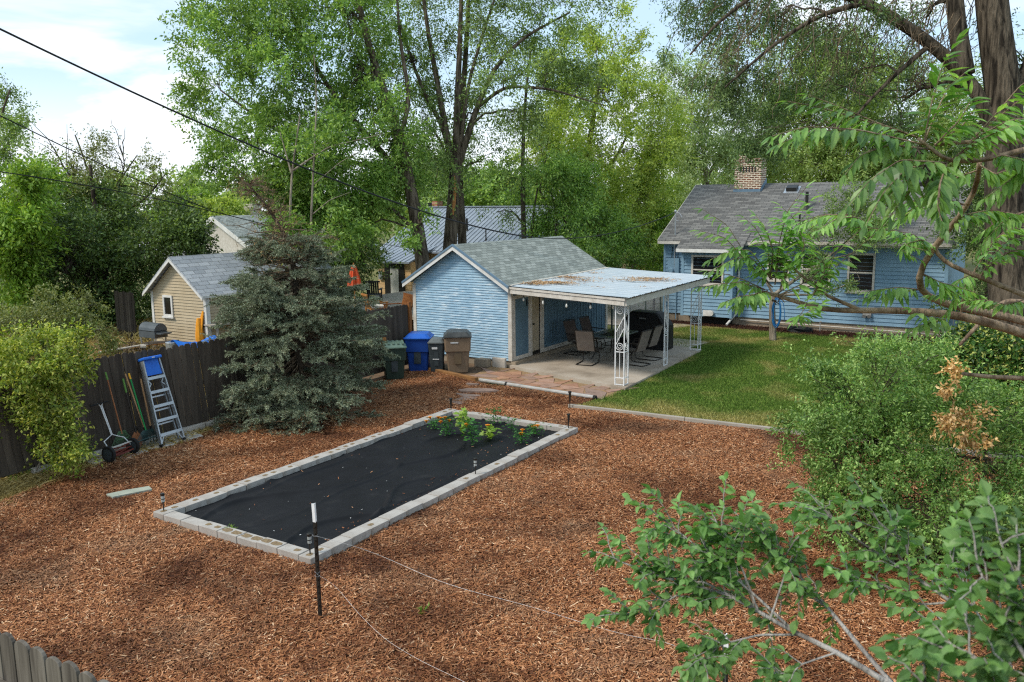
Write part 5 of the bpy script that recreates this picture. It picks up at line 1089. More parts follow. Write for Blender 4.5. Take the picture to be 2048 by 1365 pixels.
# ================================================================== OVERHEAD LINES
def line(pts, r, label, s=0., n=40, end=None):
    P = np.array([ad(*q) if len(q) == 3 and not isinstance(q, np.ndarray) else q for q in pts], float)
    t = np.linspace(0, 1, len(P)); 
    tt = np.linspace(0, 1, n); 
    if len(P) >= 3:
        C = [np.polyfit(t, P[:, k], min(2 if len(P) < 5 else 3, len(P)-1)) for k in range(3)]; Q = np.column_stack([np.polyval(c, tt) for c in C])
    else: Q = sag(P[0], P[1], n, s)
    tag(MB().tube(Q, r, 6).build('power_line', M['cable'], smooth=True), label, 'cable', 'overhead cables')
line([ad(-260, -70, 15), ad(0, 62, 17), ad(210, 156, 19), ad(405, 246, 21), ad(560, 318, 22.5), ad(700, 374, 24), ad(850, 424, 25.6), ad(960, 455, 26.6), ad(1055, 474, 27.5)], .022, 'thickest black overhead cable sweeping from the sky down behind the blue shed')
line([ad(1040, 472, 27.3), ad(1100, 478, 28.0), ad(1180, 473, 29), ad(1260, 458, 30), mast_top], .014, 'thin cable running from above the shed roof to the mast of the blue house')
line([ad(-200, 140, 20), ad(0, 232, 22), ad(120, 290, 24), ad(250, 350, 26), ad(420, 420, 29)], .016, 'second overhead cable crossing in front of the dark trees', 0)
line([ad(-200, 315, 20), ad(0, 345, 22), ad(150, 367, 24), ad(300, 395, 27), ad(450, 430, 30), ad(600, 468, 33)], .016, 'lower overhead cable passing over the pale shed roof')
line([ad(-100, 405, 26), ad(0, 424, 27), ad(90, 446, 28.5), ad(190, 470, 30)], .009, 'faint cable vanishing into the dark trees')
line([ad(752, 487, 31), ad(800, 492, 30), ad(860, 503, 29), ad(920, 505, 28)], .009, 'thin wire from the roof mast across the metal roof')
# ================================================================== VEGETATION
FH = nrm([CF[0], CF[1], 0]); RH = nrm(np.cross(FH, [0, 0, 1.])); UPV = np.array([0, 0, 1.])
def unit(V): return V/np.maximum(np.linalg.norm(V, axis=1, keepdims=True), 1e-9)
def leafquads(B, A, L, W, upb=.6, fold=.0, rg=RNG):
    n = len(B); A = unit(A); Nn = unit(rg.normal(0, 1, (n, 3))+[0, 0, upb*2]); S = unit(np.cross(A, Nn)); Nn = np.cross(S, A)
    L = L*(.65+.6*rg.random((n, 1))); W = W*(.7+.5*rg.random((n, 1))); m = B+A*L*.45-Nn*L*.05
    return np.stack([B, m+S*W/2+Nn*W*.12, B+A*L-Nn*L*.1, m-S*W/2+Nn*W*.12], 1)
def sprays(C, D, per, ln, L, W, droop, rg=RNG, spread=.9, upb=.6):
    n = len(C); t = rg.random((n, per))[:, :, None]; D = unit(D)
    l = ln*(.6+.7*rg.random((n, 1, 1)))
    B = C[:, None]+D[:, None]*t*l+rg.normal(0, .12*ln, (n, per, 3)); B[:, :, 2] -= (droop*.35*(t*l))[:, :, 0]
    A = D[:, None]*.8+rg.normal(0, spread, (n, per, 3)); A[:, :, 2] -= droop
    return leafquads(B.reshape(-1, 3), A.reshape(-1, 3), L, W, upb, rg=rg)
def blobpts(c, r, n, rg=RNG, clump=22):
    k = max(3, n//clump); d = unit(rg.normal(0, 1, (k, 3))); K = d*(rg.random((k, 1))**.45)
    j = rg.integers(0, k, n); q = K[j]+rg.normal(0, .17, (n, 3))
    q = q/np.maximum(1, np.linalg.norm(q, axis=1, keepdims=True)/1.12); w = rg.random((n, 1)) < .07; q = np.where(w, q*(1.15+.3*rg.random((n, 1))), q)
    P = np.asarray(c)+RH*(q[:, :1]*r[0])+FH*(q[:, 1:2]*r[1])+UPV*(q[:, 2:]*r[2])
    D = RH*q[:, :1]+FH*q[:, 1:2]+UPV*q[:, 2:]+rg.normal(0, .5, (n, 3))+[0, 0, .2]
    return P, unit(D)
def curve(P, n=10):
    P = np.asarray(P, float); 
    if len(P) < 3: return P[0]+(P[-1]-P[0])*np.linspace(0, 1, n)[:, None]
    s = np.concatenate([[0], np.cumsum(np.linalg.norm(np.diff(P, axis=0), axis=1))]); s /= s[-1]; t = np.linspace(0, 1, n*2)
    Q = np.column_stack([np.interp(t, s, P[:, k]) for k in range(3)])
    for _ in range(2): Q[1:-1] = (Q[:-2]+2*Q[1:-1]+Q[2:])/4
    return Q
def wiggle(a, b, n=7, amp=.06, arch=.1, rg=RNG):
    t = np.linspace(0, 1, n)[:, None]; L = np.linalg.norm(b-a); P = a+(b-a)*t+rg.normal(0, amp*L*.35, (n, 3))*np.sin(math.pi*t); P[:, 2] += (arch*L*np.sin(math.pi*t))[:, 0]; return P
def limb(b, px, d, r0, r1, n=7, pts=None):
    P = np.array([ad(*q) if len(q) == 3 else ad(q[0], q[1], d) for q in px]); P = curve(P, 9); r = np.linspace(r0, r1, len(P)); b.tube(P, r, n); return P, r
def tree(name, label, cat, d, limbs, blobs, leaf, bark, L, W, per=14, ln=.7, droop=.25, group=None, dens=1., twig=.35, depth=1., base=None, upb=.6, bare=0, sub=True, ground=True):
    bt = MB(); AL = []; first = None
    for k, (pts, r0, r1) in enumerate(limbs):
        P, r = limb(bt, pts, d, r0, r1, 9 if r0 > .15 else 6)
        if k == 0 and ground:
            f = P[0].copy(); f[2] = -.1
            if P[0][2] > .05: bt.tube([f, P[0]], [r0*1.25, r0], 9)
        AL.append(np.column_stack([P, r])); 
        if first is None: first = P[0]
    AL = np.vstack(AL); org = np.array([first[0], first[1], 0.]) if base is None else base
    e = empty(name, org, label, cat, group); bf = MB(); bb = MB() if len(blobs) > 4 else bt
    for q in blobs:
        x, y, rx, ry, n = q[:5]; dd = d+(q[5] if len(q) > 5 else RNG.normal(0, .03*d)); n = int(n*dens); c = ad(x, y, dd); k = dd/FPX; rr = np.array([rx*k, (rx+ry)*.5*k*depth, ry*k])
        P, D = blobpts(c, rr, max(n, 3), clump=15); bf.quads(sprays(P, D, per, ln, L, W, droop, upb=upb))
        if sub:
            o = AL[np.argmin(np.linalg.norm(AL[:, :3]-c, axis=1)+2*np.maximum(0, AL[:, 2]-c[2]))]; rb = min(o[3]*.5, .05+.012*np.linalg.norm(c-o[:3])); S_ = wiggle(o[:3], c+RNG.normal(0, .2, 3)*rr, 8); bb.tube(S_, np.linspace(rb, rb*.3, 8), 5, False)
            idx = RNG.choice(len(P), max(2, int(len(P)*twig*.35)), replace=False)
            for i in idx:
                s = S_[RNG.integers(3, 8)]; bb.tube(wiggle(s, P[i], 5, .12, .05), np.linspace(rb*.28, .006, 5), 3, False)
    for q in range(bare):
        o = AL[RNG.integers(len(AL)//2, len(AL)), :3]; bb.tube(wiggle(o, o+RNG.normal(0, .5, 3)+[0, 0, .8], 6, .1), np.linspace(.025, .006, 6), 3, False)
    bt.build('trunk', M[bark], e, smooth=True)
    if bb is not bt and bb.n: bb.build('branches', M[bark], e)
    if bf.n: bf.build('crown', M[leaf], e)
    return e
TG = 'trees behind the sheds and houses'
# left maple-like tree with leaning trunk
tree('leafy_tree', 'big bright green tree whose leaning trunk crosses the metal roof', 'tree', 30.5,
     [([(856, 640), (850, 560), (838, 470), (822, 380), (806, 300), (770, 190), (730, 70), (700, -80)], .3, .07), ([(822, 380), (760, 300), (680, 210), (610, 100), (560, -40)], .14, .04), ([(815, 340), (720, 330), (620, 300), (520, 240), (440, 180)], .12, .03), ([(838, 470), (790, 420), (720, 400), (650, 410)], .09, .03), ([(800, 280), (820, 200), (800, 80), (790, -60)], .1, .03)],
     [(440, 60, 70, 90, 110), (420, 190, 50, 90, 100), (520, 50, 110, 120, 230), (600, 150, 130, 120, 280), (700, 50, 110, 120, 230), (560, 280, 100, 90, 190), (455, 290, 55, 65, 90), (650, 320, 110, 80, 220), (760, 270, 80, 90, 160), (680, 400, 85, 60, 190), (600, 385, 70, 50, 120), (795, 335, 50, 55, 100), (765, 395, 35, 35, 60), (520, -70, 150, 80, 120), (680, -70, 120, 80, 110), (740, 150, 80, 90, 130), (640, 445, 65, 40, 90), (822, 492, 14, 22, 12, -2.5), (838, 440, 18, 22, 12, -2.), (500, 375, 55, 35, 50), (570, 440, 45, 35, 50), (690, 460, 40, 30, 50)], 'lf_left', 'bark', .15, .062, 24, .6, .6, TG, 1.65)
tree('elm_tree', 'tall multi-stemmed elm rising behind the blue shed with a split scar on its trunk', 'tree', 33.,
     [([(893, 640), (898, 520), (903, 450), (908, 390), (911, 335)], .33, .22), ([(908, 350), (893, 270), (872, 150), (855, 60), (838, -80)], .15, .05), ([(912, 345), (914, 220), (920, 80), (925, -80)], .16, .06), ([(914, 340), (945, 240), (985, 140), (1045, 75), (1140, 25)], .15, .035), ([(916, 330), (936, 170), (962, 80), (1005, -50)], .1, .035), ([(905, 330), (885, 250), (850, 190), (822, 118), (795, 30)], .11, .04), ([(955, 215), (1010, 172), (1100, 178), (1210, 212)], .09, .02), ([(905, 345), (880, 280), (850, 240)], .08, .03)],
     [(760, 50, 70, 90, 70), (850, 20, 60, 80, 60), (835, 230, 45, 100, 70), (880, 120, 40, 70, 40), (965, 50, 60, 80, 60), (1000, 150, 50, 50, 45), (945, 240, 40, 60, 35), (1060, 30, 90, 55, 90), (1100, 120, 80, 55, 70), (1040, 230, 55, 45, 45), (980, -70, 150, 60, 90), (820, -70, 100, 60, 70), (1140, 0, 80, 50, 70), (925, 300, 40, 50, 25), (790, 150, 50, 80, 70), (1150, 180, 50, 40, 35), (870, 330, 40, 60, 40)], 'lf_elm', 'bark', .135, .057, 22, .75, .55, TG, 2.4)
sc = MB(); P = np.array([ad(903+q, y_, 32.62) for q, y_ in ((3, 430), (5, 405), (7, 380), (6, 352))]); sc.tube(P, [.03, .07, .06, .015], 6); sc.build('bark_scar', M['newwood'], bpy.data.objects['elm_tree'])
b = MB(); nc = ad(820, 118, 32.6)
for k in range(60): 
    a = RNG.random(3)*6.28; q = unit(RNG.normal(0, 1, (1, 3)))[0]*.22*np.array([1, 1, .7]); w = unit(RNG.normal(0, 1, (1, 3)))[0]*.2; b.tube([nc+q-w, nc+q+w], .012, 3)
tag(b.build('bird_nest', M['barkdark']), 'round dark twig nest high in a fork of the elm', 'nest')
b = MB(); e = tree('trunk_pair', 'second dark trunk close behind the main elm stem', 'tree', 34.5, [([(925, 640), (926, 480), (920, 400), (916, 330), (925, 200), (935, 60), (940, -80)], .22, .06)], [(940, 60, 60, 80, 60), (900, -40, 80, 60, 60), (960, 330, 50, 50, 60)], 'lf_elm', 'bark', .12, .05, 18, .7, .5, TG)
e.name = 'young_elm'
tree('thin_tree', 'slender tree with a straight grey trunk in front of the metal roof', 'tree', 36., [([(1049, 560), (1048, 475), (1045, 380), (1046, 280), (1052, 180), (1064, 80)], .13, .04), ([(1060, 500), (1068, 420), (1078, 360), (1092, 320)], .06, .02), ([(1047, 330), (1090, 400), (1110, 450), (1116, 490)], .03, .01)],
     [(1060, 230, 60, 60, 70), (1035, 320, 40, 45, 45), (1100, 340, 45, 40, 40), (1010, 360, 35, 40, 35), (1070, 130, 50, 50, 50), (1000, 420, 30, 25, 25)], 'lf_elm', 'bark', .12, .05, 18, .7, .4, TG, 1., bare=26)
tree('pale_sapling', 'pale forked bare stem inside the lower crown of the big left tree', 'tree', 26.5, [([(577, 600), (580, 436), (583, 348), (593, 282), (600, 230)], .06, .02), ([(583, 348), (571, 304), (560, 265)], .035, .012), ([(585, 342), (610, 325), (659, 293), (710, 282), (765, 268)], .035, .01)],
     [(640, 300, 40, 30, 14), (600, 470, 45, 40, 40), (690, 470, 40, 35, 50)], 'lf_left', 'barkpale', .16, .07, 22, .6, .4, TG, 1.5)
tree('pale_sapling', 'taller straight pale stem beside the forked one, reaching into the left tree', 'tree', 26.8, [([(619, 600), (622, 440), (629, 293), (634, 200), (628, 110)], .05, .015), ([(627, 370), (680, 325), (725, 300)], .02, .008), ([(624, 430), (660, 400), (700, 385)], .02, .008)],
     [(640, 230, 30, 40, 16)], 'lf_left', 'barkpale', .16, .07, 22, .6, .4, TG, 1.5)
tree('lime_tree', 'big yellow-green tree rising between the metal roof and the blue house', 'tree', 43.,
     [([(1172, 600), (1168, 500), (1165, 400), (1180, 280), (1200, 150)], .3, .08), ([(1166, 400), (1230, 320), (1270, 240)], .12, .04), ([(1168, 440), (1120, 340), (1110, 250)], .12, .04)],
     [(1120, 215, 70, 100, 200), (1200, 190, 90, 100, 260), (1260, 160, 60, 80, 150), (1150, 330, 90, 80, 240), (1250, 320, 90, 100, 280), (1300, 250, 50, 80, 140), (1290, 420, 70, 55, 160), (1210, 440, 80, 50, 160), (1130, 120, 60, 45, 100), (1250, 80, 30, 50, 50), (1190, 90, 40, 40, 60), (1320, 350, 50, 60, 110), (1080, 280, 40, 60, 80)], 'lf_yel', 'bark', .17, .075, 24, .75, .5, TG, 1.35)
tree('locust_tree', 'darker green feathery tree low in front of the yellow-green one', 'tree', 36.,
     [([(1140, 600), (1135, 500), (1130, 430), (1120, 350)], .14, .04), ([(1118, 500), (1112, 420), (1100, 380)], .07, .03)],
     [(1130, 415, 65, 55, 120), (1190, 455, 65, 35, 110), (1110, 470, 50, 30, 60), (1150, 360, 50, 40, 70), (1230, 480, 50, 25, 60), (1090, 350, 40, 30, 40), (1160, 505, 60, 20, 50), (1210, 510, 50, 20, 40)], 'lf_left', 'bark', .16, .065, 24, .8, .5, TG, 2.0)
tree('street_tree', 'tree with a clear tan trunk standing by the driveway fence', 'tree', 46., [([(1268, 590), (1266, 540), (1262, 490), (1256, 440), (1270, 380)], .24, .1), ([(1262, 485), (1245, 470), (1230, 455)], .08, .03)], [(1270, 470, 70, 30, 110), (1310, 450, 50, 40, 90), (1230, 465, 50, 30, 70), (1330, 490, 40, 30, 60), (1275, 400, 60, 50, 110)], 'lf_bright', 'barkpale', .2, .09, 22, .85, .4, TG, 2.)
tree('willow_tree', 'pale grey-green tree behind the chimney of the blue house', 'tree', 55.,
     [([(1420, 600), (1415, 420), (1410, 320), (1395, 230)], .3, .1), ([(1412, 360), (1450, 290), (1480, 240)], .12, .05)],
     [(1370, 330, 55, 60, 110), (1400, 245, 60, 70, 150), (1450, 325, 60, 45, 110), (1345, 180, 50, 60, 90), (1390, 420, 45, 50, 90), (1500, 280, 60, 60, 120), (1350, 260, 40, 50, 70), (1440, 170, 50, 60, 80)], 'lf_pale', 'barkpale', .22, .085, 24, 1., .6, TG, 2.)
tree('ash_tree', 'broad light green tree beyond the roof ridge of the blue house', 'tree', 58.,
     [([(1600, 600), (1600, 400), (1605, 320), (1620, 230)], .35, .12), ([(1602, 360), (1560, 280), (1540, 220)], .16, .06), ([(1604, 340), (1680, 260), (1720, 180)], .16, .05)],
     [(1560, 255, 90, 75, 210), (1650, 230, 100, 90, 260), (1620, 325, 110, 40, 190), (1600, 120, 100, 80, 180), (1530, 340, 60, 40, 100), (1700, 140, 90, 80, 160), (1690, 320, 80, 50, 140)], 'lf_mid', 'barkpale', .23, .1, 24, 1., .45, TG, 1.9)
tree('linden_tree', 'mid green tree beyond the far end of the blue house roof', 'tree', 54.,
     [([(1800, 600), (1800, 400), (1805, 320), (1800, 220)], .35, .12), ([(1803, 340), (1860, 270), (1900, 210)], .15, .05)],
     [(1760, 275, 90, 75, 210), (1850, 290, 80, 65, 170), (1770, 345, 100, 35, 150), (1880, 350, 80, 40, 120), (1940, 280, 70, 80, 150), (1830, 180, 90, 80, 150), (1740, 170, 70, 70, 100), (2040, 260, 80, 100, 150), (1960, 160, 80, 80, 100)], 'lf_mid', 'bark', .23, .1, 24, 1., .45, TG, 1.9)
tree('cedar_tree', 'large dark green tree beyond the fence at the far end of the tan shed', 'tree', 34.,
     [([(215, 720), (212, 600), (205, 500), (190, 420), (180, 330)], .24, .06), ([(208, 540), (270, 480), (330, 450)], .1, .04), ([(206, 520), (140, 470), (100, 430)], .1, .04)],
     [(240, 560, 100, 90, 330), (150, 530, 100, 100, 340), (320, 485, 70, 55, 160), (200, 430, 90, 60, 190), (110, 455, 60, 60, 130), (365, 470, 45, 38, 70), (80, 600, 90, 50, 180), (250, 640, 55, 40, 110), (330, 440, 60, 40, 90), (180, 630, 70, 40, 130), (110, 660, 70, 30, 90), (395, 485, 25, 25, 25)], 'lf_dark', 'barkdark', .16, .075, 24, .75, .3, TG, 1.5)
tree('thorn_tree', 'sparse olive tree top with bare twigs against the sky above the dark tree', 'tree', 37.,
     [([(200, 700), (200, 480), (190, 400), (170, 320), (150, 270)], .14, .03), ([(195, 430), (240, 360), (275, 310)], .08, .02), ([(198, 450), (290, 400), (330, 350)], .08, .02), ([(190, 400), (130, 340), (110, 300)], .06, .02), ([(230, 400), (250, 330), (240, 290)], .05, .015)],
     [(160, 345, 55, 45, 40), (255, 375, 55, 45, 42), (310, 415, 50, 28, 34), (215, 315, 40, 40, 20), (200, 380, 60, 40, 50), (125, 360, 35, 40, 26), (350, 400, 30, 25, 14), (280, 340, 40, 40, 20), (180, 300, 45, 30, 16)], 'lf_wild', 'barkdark', .13, .055, 16, .7, .3, TG, 2.0, bare=24, twig=.9)
tree('bright_tree', 'bright green tree at the picture edge in front of the dark tree', 'tree', 30., [([(30, 760), (30, 600), (35, 480), (30, 380)], .18, .06)], [(45, 400, 55, 55, 130), (25, 480, 55, 60, 140), (40, 560, 45, 45, 90), (-60, 450, 70, 90, 150), (75, 350, 30, 25, 30), (-60, 350, 60, 50, 80)], 'lf_bright', 'bark', .17, .075, 24, .75, .4, TG, 1.9)
tree('poplar_tree', 'tree with open crown cut by the picture edge, silhouetted on the sky', 'tree', 39., [([(-30, 760), (-30, 500), (-20, 350), (0, 230), (20, 180)], .2, .04), ([(-20, 330), (30, 270), (60, 240)], .06, .02)], [(15, 225, 35, 40, 55), (50, 262, 25, 25, 28), (10, 300, 35, 40, 50), (-60, 250, 70, 90, 120), (60, 300, 20, 25, 12)], 'lf_elm', 'bark', .16, .07, 22, .75, .4, TG, 1.5)
for i, (x, y, rx, ry, d, mt, nm) in enumerate([(380, 418, 70, 25, 72, 'lf_bright', 'low bright tree far behind the grey roofed house'), (440, 424, 40, 22, 60, 'lf_yel', 'small yellowing tree touching the grey shingle roof'), (960, 375, 90, 50, 60, 'lf_left', 'round tree crown seen low behind the metal roof'), (870, 345, 60, 70, 58, 'lf_elm', 'shaded tree crown behind the elm trunk'), (1080, 400, 70, 55, 62, 'lf_bright', 'far tree crown between the thin trunk and the lime tree')]):
    tree('distant_tree', nm, 'tree', d, [([(x, 620), (x, y+ry*.5), (x+5, y-ry*.4)], .25, .08)], [(x, y, rx, ry, 150), (x-rx*.6, y+ry*.3, rx*.5, ry*.7, 70), (x+rx*.6, y+ry*.3, rx*.5, ry*.7, 70), (x, y+ry*1.3, rx*.9, ry*.7, 90)], mt, 'bark', .26, .13, 22, 1., .3, 'distant trees', 1.6)
bf = MB(); 
for k in range(64):
    x = -600+k*52+RNG.normal(0, 20); d = 75+RNG.random()*25; y = 392+RNG.normal(0, 7); kk = d/FPX
    P, D = blobpts(ad(x, y+18, d), np.array([55*kk, 50*kk, 60*kk]), 170); bf.quads(sprays(P, D, 14, 1.5, .5, .25, .3))
tag(bf.build('treeline', M['lf_mid']), 'far line of trees closing the view behind the houses', None, None, 'stuff')
tree('lilac_thicket', 'dark leafy thicket beside the tan house behind the orange umbrella', 'bush', 37., [([(650, 640), (648, 560), (655, 470)], .08, .03), ([(700, 640), (705, 560)], .06, .02)], [(650, 500, 90, 60, 200), (715, 545, 45, 45, 90), (600, 470, 60, 55, 110), (690, 440, 50, 50, 110), (560, 520, 60, 60, 90), (650, 580, 90, 40, 110), (735, 505, 22, 40, 50)], 'lf_dark', 'barkdark', .15, .07, 22, .7, .3, None, 1.5)
# undergrowth between lots
tree('dark_thicket', 'dark shaded thicket at the far corner of the blue house', 'bush', 27., [([(1975, 700), (1972, 560), (1960, 450)], .08, .03), ([(2000, 690), (2020, 560)], .06, .02)], [(1955, 470, 50, 90, 170), (1935, 590, 30, 50, 70), (2040, 560, 60, 110, 190), (1990, 420, 60, 60, 120), (1990, 620, 50, 50, 110), (2120, 520, 70, 150, 200)], 'lf_dark', 'barkdark', .12, .055, 18, .6, .3)
b = MB(); q0, q1 = ay(1898, 640, 31.), ay(1965, 640, 31.); 
for k in range(22): b.box(q0[0]+k*.14, q0[0]+k*.14+.12, 31., 31.03, 0, 1.25)
b.box(q0[0], q0[0]+3.1, 31.031, 31.08, .3, .4); b.box(q0[0], q0[0]+3.1, 31.031, 31.08, 1., 1.1); tag(b.build('grey_fence', M['deckblue']), 'low dark grey board fence in the shade beside the blue house', 'fence')
tree('green_shrub', 'rounded light green shrub by the corner of the blue house', 'bush', 37., [([(1308, 600), (1308, 560), (1306, 520)], .05, .02)], [(1305, 525, 26, 30, 110), (1295, 565, 28, 25, 60), (1320, 500, 15, 18, 30)], 'lf_bright', 'bark', .1, .05, 18, .5, .3)
b = MB(); c = ad(1245, 540, 50); P = np.column_stack([c[0]+RNG.normal(0, .9, 500), c[1]+RNG.normal(0, .5, 500)]); b.quads(blades(P, (.9, 1.7), (.03, .06), .25)); tag(b.build('ornamental_grass', M['straw']), 'clump of tan feathery grass before the slate blue porch', 'grass clump')
# small pruned tree on the lawn, blue hose hung on it
tb = gz(1546, 682); td = (tb-CP) @ CF
tree('lawn_tree', 'small pruned tree on the lawn before the blue house with fine dark leaves', 'tree', td,
     [([(1546, 684), (1545, 650), (1544, 610), (1546, 585)], .13, .1), ([(1545, 592), (1590, 560), (1650, 520), (1720, 460)], .07, .02), ([(1546, 588), (1530, 560), (1522, 535)], .05, .02), ([(1650, 520), (1700, 510), (1760, 480)], .04, .015), ([(1560, 590), (1640, 590), (1720, 560)], .05, .015)],
     [(1700, 425, 60, 45, 130), (1748, 455, 50, 36, 100), (1672, 520, 45, 42, 100), (1640, 560, 50, 28, 60), (1785, 425, 30, 28, 40), (1720, 385, 50, 26, 50), (1690, 550, 30, 30, 40), (1650, 465, 40, 40, 60), (1800, 470, 25, 18, 14)], 'lf_elm', 'barkpale', .085, .045, 20, .4, .3, None, 1.6)
b = MB(); t = np.linspace(0, 6*2*math.pi, 150); o = tb+[.13, -.16, 1.02]
b.tube(np.column_stack([o[0]+np.sin(t)*(.13+.03*np.sin(t*.37)), o[1]+.03*np.sin(t*.5)-.02, o[2]+np.cos(t)*(.48+.05*np.sin(t*.61))]), .013, 5); b.tube([o+[.1, 0, .45], o+[.22, 0, .3], o+[.28, -.02, -.1], o+[.26, 0, -.3]], .013, 5)
tag(b.build('blue_hose', M['hoseblue'], smooth=True), 'bright blue garden hose looped over a stub of the lawn tree', 'hose')
# ------------------------------------------------------------------ overhanging elm with massive trunk on the right
ov = tree('shade_tree', 'massive rough barked tree at the right edge with drooping dark branches overhead', 'tree', 18.,
     [([(2040, 830), (2030, 700), (2016, 560), (2010, 450), (2006, 330), (2012, 200), (1990, 80), (1972, -120)], .46, .3), ([(2008, 330), (1962, 190), (1890, 110), (1810, 50), (1730, 5), (1620, -40)], .16, .1), ([(1730, 5), (1640, 30), (1560, 80), (1500, 130), (1450, 175)], .07, .02), ([(1620, -40), (1520, -20), (1430, 50), (1380, 110)], .08, .02), ([(1860, 90), (1790, 150), (1730, 210), (1690, 260)], .06, .02), ([(1972, -100), (1800, -150), (1650, -140)], .2, .1), ([(2010, 250), (2060, 120), (2110, -40)], .16, .08), ([(1930, 150), (1915, 60), (1900, -100)], .2, .16)],
     [(1480, 60, 85, 70, 90, 3), (1420, 20, 70, 55, 70, 4), (1560, 35, 80, 60, 80, 2), (1500, 170, 65, 60, 90, 3), (1440, 195, 55, 60, 80, 4), (1510, 265, 50, 42, 70, 3), (1650, 55, 80, 50, 50, 1), (1750, 40, 80, 45, 40, 0), (1690, 160, 75, 70, 60, 2), (1800, 200, 75, 75, 55, 2), (1560, 290, 40, 26, 30, 3), (2020, 130, 40, 80, 40, 1), (1960, 250, 50, 50, 40, 2), (1380, -30, 80, 60, 70, 4), (1580, -60, 120, 60, 70, 2), (1780, -70, 120, 60, 60, 1), (1850, 40, 60, 60, 30, 2), (1620, 220, 50, 50, 45, 3), (1500, 325, 25, 20, 14, 3), (1340, 60, 40, 50, 30, 5)], 'lf_over', 'barkbig', .095, .036, 20, .5, .6, None, 1.75, bare=0)
b = MB()
for k in range(150):
    x0 = 1430+RNG.random()*540; y0 = RNG.normal(10, 45); d = 18.5+RNG.normal(0, 1.2); a = ad(x0, y0, d); ln_ = (.5+RNG.random()*1.5); q = np.array([RNG.normal(-.25, .35), RNG.normal(0, .3), -1.])*ln_
    P = wiggle(a, a+q, 7, .16, .05); b.tube(P, np.linspace(.012, .004, 7), 3, False)
    for j in range(3):
        i = RNG.integers(2, 6); e2 = P[i]+RNG.normal(0, .25, 3)-[0, 0, .25]; b.tube(wiggle(P[i], e2, 5, .2, 0), np.linspace(.006, .003, 5), 3, False)
b.build('hanging_twigs', M['twigdead'], ov)
# ------------------------------------------------------------------ blue spruce with dead top
sb = gz(598, 832); sd = (sb-CP) @ CF
sp = empty('blue_spruce', (sb[0], sb[1], 0), 'blue spruce with dense lower boughs and a dead leaning brown top', 'tree')
tp = curve(np.array([ad(598, 840, sd), ad(597, 700, sd), ad(592, 570, sd), ad(580, 490, sd), ad(548, 432, sd), ad(498, 370, sd)]), 14)
MB().tube(tp, np.linspace(.13, .02, len(tp)), 8).build('trunk', M['barkdark'], sp, smooth=True)
nb, nd, br = MB(), MB(), MB()
def sprtwig(b, P, nper, L, W, rg=RNG):
    t = rg.random(nper)*(len(P)-1); k = np.minimum(t.astype(int), len(P)-2); f = (t-k)[:, None]; B = P[k]*(1-f)+P[k+1]*f; dr = unit(P[k+1]-P[k])
    A = dr*1.1+rg.normal(0, .75, (nper, 3))+[0, 0, .15]; b.quads(leafquads(B, A, L, W, .4, rg=rg))
Hs_ = tp[-1][2]
for k in range(330):
    z = .22+(3.95)*(RNG.random()**1.1); j = np.argmin(abs(tp[:, 2]-z)); o = tp[j].copy(); o[2] = z; az = RNG.random()*2*math.pi
    R = float(np.interp(z, [0, .5, 1.8, 2.8, 3.5, 4.3, 5.2], [1.6, 2.0, 2.1, 1.75, 1.2, .75, .3]))*(.68+.4*RNG.random()); 
    if z > 3.2 and RNG.random() < .45: continue
    d = np.array([math.cos(az), math.sin(az), 0]); tip = o+d*R+[0, 0, -.05-.22*R*(1-z/5)+.16*(z > 2.2)]
    P = wiggle(o, tip, 9, .05, -.07); P[:, 2] = np.maximum(P[:, 2], .06); br.tube(P, np.linspace(.022, .006, 9), 4, False)
    for q in range(int(12+R*9)):
        i = 3+RNG.random()*5.; i0 = int(min(i, 7)); s = P[i0]*(1-(i-i0))+P[i0+1]*(i-i0); sd_ = np.cross(d, UPV)*(1 if q % 2 else -1); l2 = (.2+.34*RNG.random())*(1.25-i/12)
        e2 = s+(d*.75+sd_*.7)*l2+[0, 0, RNG.normal(-.02, .06)]; Q2 = wiggle(s, e2, 4, .06, .05); br.tube(Q2, [.006, .005, .004, .003], 3, False)
        dead = z < .75 and RNG.random() < .45 or z > 3.6 and RNG.random() < .3
        if dead: sprtwig(nd, Q2, 14, .05, .008)
        else: sprtwig(nb, Q2, int(52+34*l2), .064, .013)
    if not (z > 3.4): sprtwig(nb, P[4:], 60, .06, .012)
for k in range(120):
    j = RNG.integers(len(tp)*11//20, len(tp)); o = tp[j]; az = RNG.random()*6.28; l = (.3+.8*RNG.random())*(1.2 if o[2] < 4.4 else .7); e2 = o+np.array([math.cos(az), math.sin(az), RNG.normal(.05, .25)])*l; P = wiggle(o, e2, 6, .1, .08); br2 = P; br.tube(P, np.linspace(.014, .004, 6), 4, False)
    for q in range(7):
        s = P[RNG.integers(1, 6)]; Q2 = wiggle(s, s+RNG.normal(0, .16, 3), 4, .1, 0); br.tube(Q2, [.004, .0035, .003, .002], 3, False)
        if RNG.random() < .4: sprtwig(nd, Q2, 12, .05, .007)
for k in range(500):
    az = RNG.random()*6.28; r = 1.9*RNG.random()**.6; s = np.array([sb[0]+r*math.cos(az), sb[1]+r*math.sin(az), .05+.35*RNG.random()]); br.tube(wiggle(s, s+RNG.normal(0, .22, 3)*[1, 1, .5], 4, .15, 0), [.006, .005, .004, .003], 3, False)
br.build('branches', M['twigdead'], sp); nb.build('crown', M['needle'], sp); nd.build('dead_needles', M['needlebrown'], sp)
